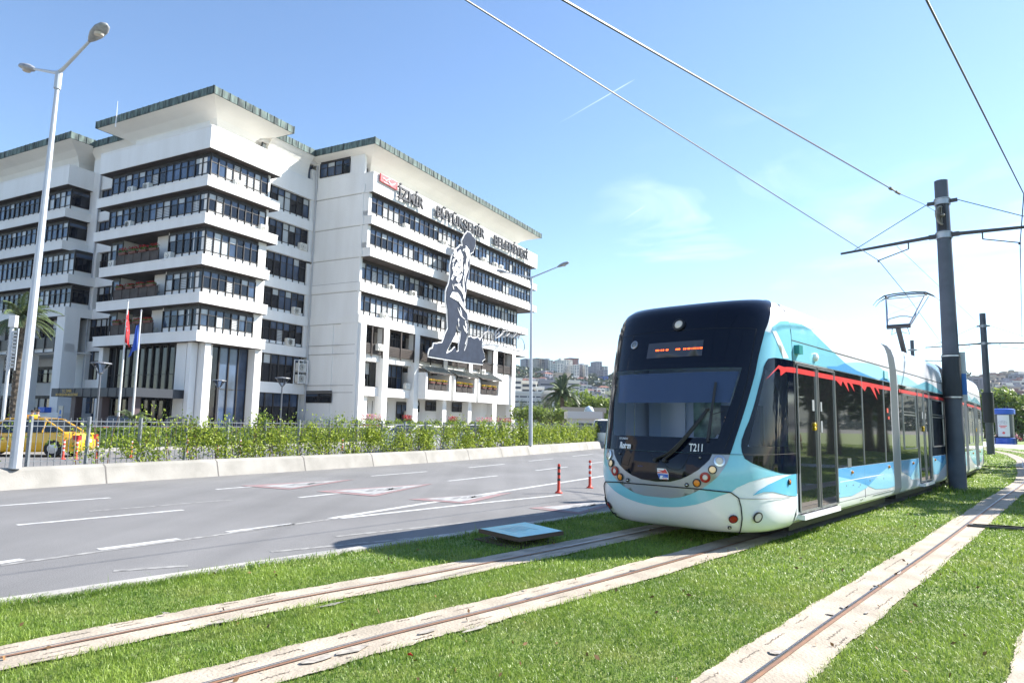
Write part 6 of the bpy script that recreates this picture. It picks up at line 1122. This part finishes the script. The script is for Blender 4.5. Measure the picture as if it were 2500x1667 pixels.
# ---------------------------------------------------------------- people
def person(P, rz, H, top, legs, label, pose='stand', hair=(.02, .015, .012), group=None):
    t = thing('person', label, 'person', P, rz, group); s = H/1.75
    skin = mat('skin', (.50, .30, .20), .6)
    if pose == 'stand': J = dict(pel=(0, 0, .95), ch=(0, 0, 1.30), nk=(0, 0, 1.5), hd=(0, .02, 1.64), lh=(.09, 0, .9), lk=(.11, .04, .5), lf=(.12, 0, .06), rh=(-.09, 0, .9), rk=(-.12, .03, .5), rf=(-.14, -.02, .06), ls=(.18, 0, 1.42), le=(.25, -.02, 1.14), lw=(.26, .08, .88), rs=(-.18, 0, 1.42), re=(-.26, -.02, 1.14), rw=(-.22, .12, .92), lt=(.12, .14, .03), rt=(-.14, .12, .03))
    else: J = dict(pel=(0, 0, .12), ch=(0, -.06, .48), nk=(0, -.04, .68), hd=(0, 0, .83), lh=(.1, .02, .12), lk=(.2, .36, .42), lf=(.16, .62, .06), rh=(-.1, .02, .12), rk=(-.24, .38, .3), rf=(-.1, .6, .06), ls=(.18, -.05, .6), le=(.28, .1, .4), lw=(.2, .3, .38), rs=(-.18, -.05, .6), re=(-.28, .0, .36), rw=(-.3, -.1, .1), lt=(.16, .72, .04), rt=(-.1, .7, .04))
    J = {k: Vector(v)*s for k, v in J.items()}; b = B()
    def limb(a, c, r0, r1, n=3): b.tube([J[a].lerp(J[c], i/n) for i in range(n+1)], [(r0+(r1-r0)*i/n)*s for i in range(n+1)], 8)
    for a, c, r0, r1 in (('pel', 'ch', .14, .17), ('ch', 'nk', .17, .06), ('nk', 'hd', .055, .06), ('lh', 'lk', .085, .06), ('lk', 'lf', .058, .04), ('rh', 'rk', .085, .06), ('rk', 'rf', .058, .04), ('ls', 'le', .05, .042), ('le', 'lw', .04, .03), ('rs', 're', .05, .042), ('re', 'rw', .04, .03), ('lf', 'lt', .045, .03), ('rf', 'rt', .045, .03)): limb(a, c, r0, r1)
    b.lathe([(.02, -.12), (.07, -.08), (.095, 0), (.085, .08), (.03, .12)], J['hd'], 12); 
    for q in ('lw', 'rw'): b.lathe([(.02, -.09), (.035, -.05), (.03, 0)], J[q], 8)
    b.build('body', skin, t, smooth=True)
    b = B(); b.tube([J['pel'], J['pel'].lerp(J['ch'], .5), J['ch'], J['ch'].lerp(J['nk'], .6)], [.155*s, .16*s, .19*s, .10*s], 10)
    for a, c in (('ls', 'le'), ('rs', 're')): b.tube([J[a], J[c]], [.065*s, .055*s], 8)
    b.build('shirt', top, t, smooth=True); b = B()
    for h_, k_, f_ in (('lh', 'lk', 'lf'), ('rh', 'rk', 'rf')): b.tube([J['pel'].lerp(J[h_], .6), J[h_], J[k_], J[f_]+Vector((0, 0, .04))], [.11*s, .10*s, .075*s, .055*s], 8)
    b.build('trousers', legs, t, smooth=True); b = B(); b.lathe([(.099, 0), (.104, .05), (.08, .11), (.02, .135)], J['hd']+Vector((0, -.015, 0)), 12); b.build('hair', mat('hair_dark', hair, .7), t, smooth=True); return t
cl_ = {n: mat('cloth_'+n, c, .85) for n, c in dict(black=(.02, .02, .025), navy=(.03, .05, .14), white=(.65, .65, .65), red=(.5, .04, .04), pink=(.6, .25, .32), grey=(.2, .2, .22), teal=(.05, .25, .3)).items()}
kp = G(2456, 1084, .06)
dp = TO+TN*.5+TD_*1.35; person((dp.x, dp.y, .92), -TH+PI, 1.75, cl_['white'], cl_['navy'], 'driver in a white shirt seated behind the tram windscreen', 'sit')
person(G(2433, 1083.5, .06), 2.6, 1.2, cl_['black'], cl_['black'], 'child in black standing on the path left of the blue kiosk'); person(G(2483, 1085, .06), 1.0, 1.5, cl_['pink'], cl_['navy'], 'person with dark hair standing right of the blue kiosk')
for i, (x, y, tp_, lg, s) in enumerate(((2408, 1068, 'white', 'navy', 'in a white top, sitting on the grass just behind the tram tail'), (2412, 1066, 'navy', 'grey', 'in navy, sitting by the second pole'), (2490, 1078, 'red', 'black', 'in red, sitting at the picture edge'), (2488, 1066, 'grey', 'white', 'in grey, sitting under the trees right of the kiosk'), (2497, 1067, 'teal', 'navy', 'in teal, sitting under the trees at the edge'))): person(G(x, y, .06), i*1.3, 1.7, cl_[tp_], cl_[lg], 'person '+s, 'sit')
p = AT(91, 1021, 37); person((p.x, p.y, .1), 2, 1.75, cl_['black'], cl_['black'], 'dark-haired person in black near the entrance, seen over the fence')
p = AT(78, 1022, 40); person((p.x, p.y, .1), 1, 1.72, cl_['navy'], cl_['black'], 'person in navy near the entrance, farther back')
for i in range(14):
    a = math.radians(RR.uniform(44, 62)); r = RR.uniform(16, 32); person((math.sin(a)*r, math.cos(a)*r, .06), RR.uniform(0, 6), 1.7, cl_[RR.choice(list(cl_))], cl_[RR.choice(['black', 'navy', 'grey'])], 'park visitor outside the frame, mirrored in the tram windows', RR.choice(['sit', 'sit', 'stand']), group='park visitors mirrored in the tram')
# ---------------------------------------------------------------- kiosk
K_ = thing('advertising_kiosk', 'round blue advertising column with a white poster', 'kiosk', (kp.x, kp.y, .05), -math.radians(38)); KB = mat('kiosk_blue', (.02, .10, .50), .4); b = B(); b.lathe([(1.15, 0), (1.15, .75), (1.0, .8)], (0, 0, 0), 24); b.build('base', KB, K_, smooth=40); b = B(); b.lathe([(.95, .8), (.95, 3.7)], (0, 0, 0), 24); b.build('drum', mat('kiosk_dark', (.06, .07, .09), .3), K_)
b = B(); b.lathe([(1.1, 3.7), (1.15, 3.75), (1.15, 4.3), (.9, 4.4)], (0, 0, 0), 24); b.build('crown', KB, K_, smooth=40); b = B(); [b.box(x-.08, x+.08, -.1, .1, 4.35, 4.75) for x in (-.7, .1, .4)]; b.build('vent', BLACK, K_)
b = B(); n = 10; vs = [(1.0*math.sin(a), -1.0*math.cos(a), z) for z in (.95, 3.6) for a in [-.75+1.3*i/n for i in range(n+1)]]; b.add(vs, [(i, i+1, n+2+i, n+1+i) for i in range(n)]); po = b.build('poster', mat('poster_pale', (.66, .68, .72), .5), K_)
def pst(a, z, s, str_, m): M = Matrix.Translation((1.02*math.sin(a), -1.02*math.cos(a), z)) @ Matrix.Rotation(a, 4, 'Z') @ Matrix.Rotation(PI/2, 4, 'X'); text('poster_print', str_, s, .002, m, po, M, align='CENTER')
b = B(); 
for cx in (-.42, .12): b.tube([(1.03*math.sin((cx+.16*math.cos(t))), -1.03*math.cos((cx+.16*math.cos(t))), 2.65+.17*math.sin(t)) for t in [2*PI*k/12 for k in range(13)]], .012, 4)
b.tube([(1.03*math.sin(q), -1.03*math.cos(q), z) for q, z in ((-.42, 2.65), (-.2, 2.9), (.05, 2.85), (.12, 2.65), (-.15, 2.6), (-.2, 2.9))], .012, 4); b.build('poster_drawing', mat('print_grey', (.2, .22, .28), .6), po)
for z, s_ in ((2.2, .9), (2.02, .6)): b = B(); n = 6; b.add([(1.02*math.sin(a), -1.02*math.cos(a), zz) for zz in (z, z+.1) for a in [-.15-.45*s_+.9*s_*i/n for i in range(n+1)]], [(i, i+1, n+2+i, n+1+i) for i in range(n)]); b.build('poster_print', mat('print_red', (.7, .12, .12), .6), po)
b = B(); b.lathe([(.01, 0), (.15, .001), (.15, .01)], (1.02*math.sin(-.1), -1.02*math.cos(-.1), 1.4), 14, 0, (math.sin(-.1), -math.cos(-.1), 0)); b.build('poster_print', MAT['print_red'], po)
# ---------------------------------------------------------------- hills
def sm(x): x = max(0, min(1, x)); return x*x*(3-2*x)
def hillz(x, y):
    r = sm((y-330)/520); e = 60+3*math.sin(x*.006+1)+3*math.sin(x*.017)+2*math.sin(x*.045+2); e *= 1-.22*math.exp(-((x-95)/50)**2)+.04*math.exp(-((x-60)/40)**2)
    e += 6*sm((x-380)/250)
    return -1+r*e+(2.5*math.sin(x*.05)*math.sin(y*.04)+1.5*math.sin(x*.11+y*.07))*r
b = B(); nx, ny = 150, 70; X = [-420+1620*i/nx for i in range(nx+1)]; Yy = [300+900*j/ny for j in range(ny+1)]
b.add([(x, y, hillz(x, y)) for y in Yy for x in X], [(j*(nx+1)+i, j*(nx+1)+i+1, (j+1)*(nx+1)+i+1, (j+1)*(nx+1)+i) for j in range(ny) for i in range(nx)]); HILL = mat('hill_scrub', (.12, .13, .07), .95, col2=(.035, .055, .025), scale=.035, detail=10); tag(b.build('hills', HILL, smooth=True), None, kind='structure')
def hit(px, py):
    d = ray(px, py); Y = 200
    while Y < 1190:
        t = Y/d.y
        if EYE+d.z*t < hillz(d.x*t, Y): break
        Y += 2
    t = Y/d.y; return Vector((d.x*t, Y, hillz(d.x*t, Y)))
pts = []; HR = np.random.default_rng(3); b = B(); b.tone = []      # woods: leafy clumps over the slopes
for k in range(5200):
    x = float(HR.uniform(-60, 260)) if k < 3600 else float(HR.uniform(420, 760)); y = float(HR.uniform(360, 860)); 
    if math.sin(x*.05+y*.013)+math.sin(y*.03-x*.02)*.9 < -.3: continue
    z = hillz(x, y); r = float(HR.uniform(2.5, 5)); q = HR.normal(size=(26, 3)); q /= np.linalg.norm(q, axis=1)[:, None]; q *= r; q[:, 2] = np.abs(q[:, 2])*1.1; leaves(b, q+np.array([x, y, z+1]), 1.5)
o = b.build('hillside_woods', TDK if 0 else leafmat('wood_leaf', (.018, .038, .014), (.085, .12, .04), scale=.02, trans=.1)); tag(o, 'dark green scrubby woods covering the far hillside', 'woods', kind='stuff')
# ---------------------------------------------------------------- far buildings
WIN = mat('far_window', (.05, .06, .08), .3); BW = mat('far_white', (.72, .69, .62), .85, var=.05, scale=.1); BBg = mat('far_beige', (.44, .38, .31), .85, var=.1, scale=.1); BGy = mat('far_grey', (.34, .33, .36), .85, var=.1, scale=.1); BBr = mat('far_brick', (.30, .16, .13), .9, var=.15, scale=.1); RT = mat('far_roof_tile', (.26, .10, .07), .85, var=.2, scale=.2)
def block(P, w_, dpt, H, fl, m, label, rz=.49, bay=3.0, balc=False, roofm=None, strip=False, cat='building', name='apartment_block', group=None, parts=True, wh=.5):
    t = thing(name, label, cat, P, rz, group); b = B(); b.box(-w_/2, w_/2, 0, dpt, -8, H); b.box(-w_/2-.25, w_/2+.25, -.25, dpt+.25, H, H+.7) if not roofm else None; b.box(-w_*.12, w_*.12, dpt*.3, dpt*.6, H, H+2.5) if not roofm and H > 14 else None; b.build('wall', m, t)
    if roofm: b = B(); e = .5; b.add([(-w_/2-e, -e, H), (w_/2+e, -e, H), (w_/2+e, dpt+e, H), (-w_/2-e, dpt+e, H), (-w_/4, dpt/2, H+w_*.16), (w_/4, dpt/2, H+w_*.16)], [(0, 1, 5, 4), (1, 2, 5), (2, 3, 4, 5), (3, 0, 4), (0, 3, 2, 1)]); b.build('roof', roofm, t)
    fh = H/fl
    for k in range(fl):
        b = B(); z0 = k*fh+fh*.3; z1 = z0+fh*wh; n = max(1, int(w_/bay)); st = w_/n
        for i in range(n):
            x0 = -w_/2+i*st+(st*.22 if not strip else st*.06); x1 = -w_/2+(i+1)*st-(st*.22 if not strip else st*.06)
            if balc and i % 2: continue
            b.box(x0, x1, -.04, .05, z0, z1)
        nd = max(1, int(dpt/bay)); sd = dpt/nd
        for i in range(nd):
            for s in (-1, 1): b.box(s*w_/2-.04, s*w_/2+.04, (i+.25)*sd, (i+.75)*sd, z0, z1)
        b.build('window_row', WIN, t)
        if balc: 
            b = B()
            for i in range(1, n, 2): x0 = -w_/2+i*st; b.box(x0+.1, x0+st-.1, -1.3, .0, k*fh, k*fh+1.0); 
            b.build('balcony', m, t); b = B(); [b.box(-w_/2+i*st+.2, -w_/2+(i+1)*st-.2, -.05, .05, k*fh+1.0, (k+1)*fh-.1) for i in range(1, n, 2)]; b.build('balcony_opening', WIN, t)
    return t
def span(x0, x1, ytop, ybot, Y, fl, m, label, dpt=14, **kw):
    """building whose front spans photo columns x0..x1 at Y metres ahead"""
    a = AT(x0, ytop, Y); c = AT(x1, ytop, Y); zb = AT((x0+x1)/2, ybot, Y).z; w_ = c.x-a.x; P = ((a.x+c.x)/2, Y, zb if zb > 2 else 0); rz = kw.pop('rz', .42 if Y > 400 else 0); return block(P, w_*(.82 if Y > 400 else 1), dpt, (a.z+c.z)/2-P[2], fl, m, label, rz=rz, **kw)
Q5 = lambda x, y: (1150+x/7.127, 780+y/7.127)
for (x0, x1, yt, yb, Y, fl, m, s, kw) in (
    (700, 880, 1055, 1500, 205, 5, BW, 'white hospital block nearest the office building, left edge', dict(strip=True)), (880, 1145, 1105, 1480, 212, 4, BW, 'white hospital block with short ribbon windows right of the slim lamp', dict(strip=True)),
    (700, 1265, 1290, 1560, 195, 3, BW, 'long low white hospital wing with two ribbon rows', dict(strip=True, bay=2.0, wh=.25)), (1195, 1440, 1080, 1350, 260, 3, BGy, 'grey block behind the date palm crown', dict(strip=True, wh=.3)),
    (1470, 1725, 955, 1330, 270, 5, BBg, 'tall pale stepped block behind the date palm', dict(bay=9)), (1680, 1890, 1085, 1300, 262, 3, BW, 'white block with ribbon windows right of the date palm', dict(strip=True, wh=.3)),
    (1140, 1265, 1205, 1300, 200, 1, BW, 'small white roof block beside the palm fronds', {}), (1270, 1440, 1265, 1400, 175, 2, BW, 'white box with a dark window strip left of the palm trunk', dict(strip=True, wh=.2)), (1270, 1470, 1345, 1560, 170, 2, BBg, 'plain beige wall left of the palm trunk', dict(bay=20)),
    (1455, 1660, 1325, 1560, 160, 3, BW, 'white stepped block right behind the palm trunk', dict(strip=True, wh=.3)), (1620, 1830, 1300, 1430, 190, 1, BGy, 'grey low roof right of the palm trunk', dict(bay=20)), (1935, 2050, 1280, 1345, 185, 1, BW, 'small white roof hut above the green trees', {}),
    (1850, 2352, 1345, 1500, 180, 1, BGy, 'long grey windowless wall above the green trees', dict(bay=30)), (2035, 2175, 1400, 1480, 170, 1, BW, 'white box in front of the long grey wall', dict(bay=9))):
    a, c = Q5(x0, yt), Q5(x1, yb); span(a[0], c[0], a[1], c[1], Y, fl, m, s, name='hospital_block', group='pale blocks at the foot of the hill', **kw)
for (x0, x1, yt, yb, Y, fl, m, s, kw) in (
    (930, 1060, 690, 860, 780, 5, BGy, 'grey flats on the ridge left of the slim lamp', {}), (1065, 1140, 690, 830, 770, 5, BW, 'pale flats on the ridge right beside the lamp', {}), (1135, 1205, 680, 810, 760, 6, BBg, 'beige tower with a rounded side on the ridge', {}), (1200, 1310, 690, 800, 765, 5, BBg, 'beige flats with open balconies on the ridge', dict(balc=True)),
    (1310, 1375, 690, 830, 760, 6, BGy, 'grey narrow flats on the ridge', {}), (1370, 1440, 715, 860, 755, 7, BW, 'white windowless-ended flats on the ridge', {}), (1440, 1550, 735, 830, 775, 4, BBr, 'brick red flats on the ridge', {}), (1475, 1630, 775, 950, 700, 7, BW, 'white flats with small windows lower on the slope', {}), (1550, 1640, 705, 940, 725, 9, BW, 'tall white flats with dark balconies left part', dict(balc=True)), (1640, 1780, 715, 930, 715, 9, BW, 'tall white flats with dark balconies right part', dict(balc=True)),
    (1690, 1905, 680, 860, 760, 8, BBr, 'large brick brown apartment block topping the ridge', dict(balc=True)), (1775, 1905, 800, 965, 700, 7, BW, 'white peeling flats below the brick block', {}), (1910, 1975, 780, 960, 710, 8, BGy, 'grey green flats right of the brick block', {}), (1975, 2050, 795, 970, 705, 8, BW, 'cream flats with balconies right of the brick block', dict(balc=True)),
    (2130, 2175, 815, 910, 800, 5, BGy, 'small grey tower left of the lone tower', {}), (2168, 2300, 740, 905, 790, 7, BGy, 'lone square tower on the ridge left of the tram', {}), (2300, 2400, 820, 905, 790, 3, BW, 'low white flats beside the lone tower', {}), (2290, 2400, 885, 1010, 740, 5, BGy, 'flats beside the blue one', {}), (2300, 2400, 1000, 1060, 720, 3, mat('far_blue', (.06, .14, .45), .8), 'bright blue house on the slope left of the tram', {})):
    a, c = Q5(x0, yt), Q5(x1, yb); span(a[0], c[0], a[1], c[1]+2, Y, fl, m, s, group='apartment blocks on the hill', **kw)
HRr = random.Random(12); cnt = 0
rows = [(1265, 1370, 916, 960, 60, 'left slope'), (1385, 1480, 918, 936, 10, 'middle slope'), (1385, 1480, 942, 968, 26, 'lower middle slope')]
for x0, x1, y0, y1, n, s in rows:
    for k in range(n):
        px = x0+(x1-x0)*(k+.5)/n+HRr.uniform(-2, 2); py = HRr.uniform(y0, y1); h = hit(px, py); sc = h.y/900; w_ = HRr.uniform(8, 14)*sc
        block(h-Vector((0, 0, 1)), w_, 9*sc, HRr.uniform(4.5, 8)*sc, 2, HRr.choice([BW, BBg, BGy, BGy]), f'little house with {"red tiled" if k % 3 == 0 else "flat pale"} roof among houses of the {s}', HRr.uniform(-.5, .6), roofm=RT if k % 3 == 0 else None, name='hillside_house', group=f'little houses of the {s}')
for k in range(62):                                                     # dense housing on the right-hand hill
    px = HRr.uniform(2378, 2520); py = HRr.uniform(938, 1010); h = hit(px, py); sc = 1.2; block(h-Vector((0, 0, 2)), HRr.uniform(12, 20), 12, HRr.uniform(9, 17), 4, HRr.choice([BBg, BGy, BW, BBg, BBr]), 'small distant block of flats on the right-hand hill above the park trees', HRr.uniform(-.8, .2), bay=4, name='distant_flats', group='distant flats on the right-hand hill')
a = AT(2374, 925, 420); span(2372, 2412, 926, 975, 330, 9, BGy, 'grey and white tower block right behind the tram roof end', dpt=20, balc=True)
# white box container, globe sign, low beige wall
a = AT(1392, 1022, 66); span(1392, 1464, 1022, 1050, 66, 1, BW, 'white flat-roofed cabin behind the fence left of the van', dpt=4, name='site_cabin', bay=9, group=None); span(1375, 1475, 1007, 1020, 92, 1, BBg, 'low beige wall under the green trees', dpt=1, name='boundary_wall', bay=50)
p = AT(1438, 1003.5, 80); t = thing('globe_sign', 'white globe on a post above the cabin', 'sign', (p.x, p.y, 0)); b = B(); b.tube([(0, 0, 0), (0, 0, p.z-.4)], .14, 8); b.build('post', SW, t); b = B(); b.lathe([(.05, -.6), (.4, -.45), (.6, 0), (.4, .45), (.05, .6)], (0, 0, p.z), 14); b.build('globe', mat('globe_pale', (.55, .66, .75), .4), t, smooth=True)
t = thing('lightning_rod', 'thin white aerial on the tower roof', 'aerial', AT(284, 285, 60)); b = B(); b.tube([(0, 0, -1), (0, 0, .2), (0, 0, 1.5)], [.06, .04, .02], 5); b.build('rod', SW, t)
# towers across the way, mirrored in the tram front
for (az, r, H, w_, m, s) in ((278, 78, 27, 15, BBg, 'beige tower block beyond the left edge, mirrored in the windscreen'), (266, 95, 22, 26, BBg, 'wide beige block behind the camera, mirrored in the tram mask'), (231, 110, 30, 30, BGy, 'grey block behind the camera, mirrored low in the tram front')):
    a_ = math.radians(az); block((math.sin(a_)*r, math.cos(a_)*r, 0), w_, 14, H, int(H/3.2), m, s, PI-a_ , balc=True, name='tower_block')
# ---------------------------------------------------------------- the air between camera and hills
hb = B(); hb.box(-1300, 1300, -420, 1290, -1.6, 125)
hm = bpy.data.materials.new('haze'); hm.use_nodes = True; hn = hm.node_tree; hn.nodes.remove(hn.nodes['Principled BSDF']); pv = hn.nodes.new('ShaderNodeVolumePrincipled'); pv.inputs['Color'].default_value = (.80, .88, 1, 1); pv.inputs['Density'].default_value = .00013; pv.inputs['Anisotropy'].default_value = .0
hn.links.new(pv.outputs[0], hn.nodes['Material Output'].inputs['Volume'])
tag(hb.build('haze', hm), None, kind='stuff')
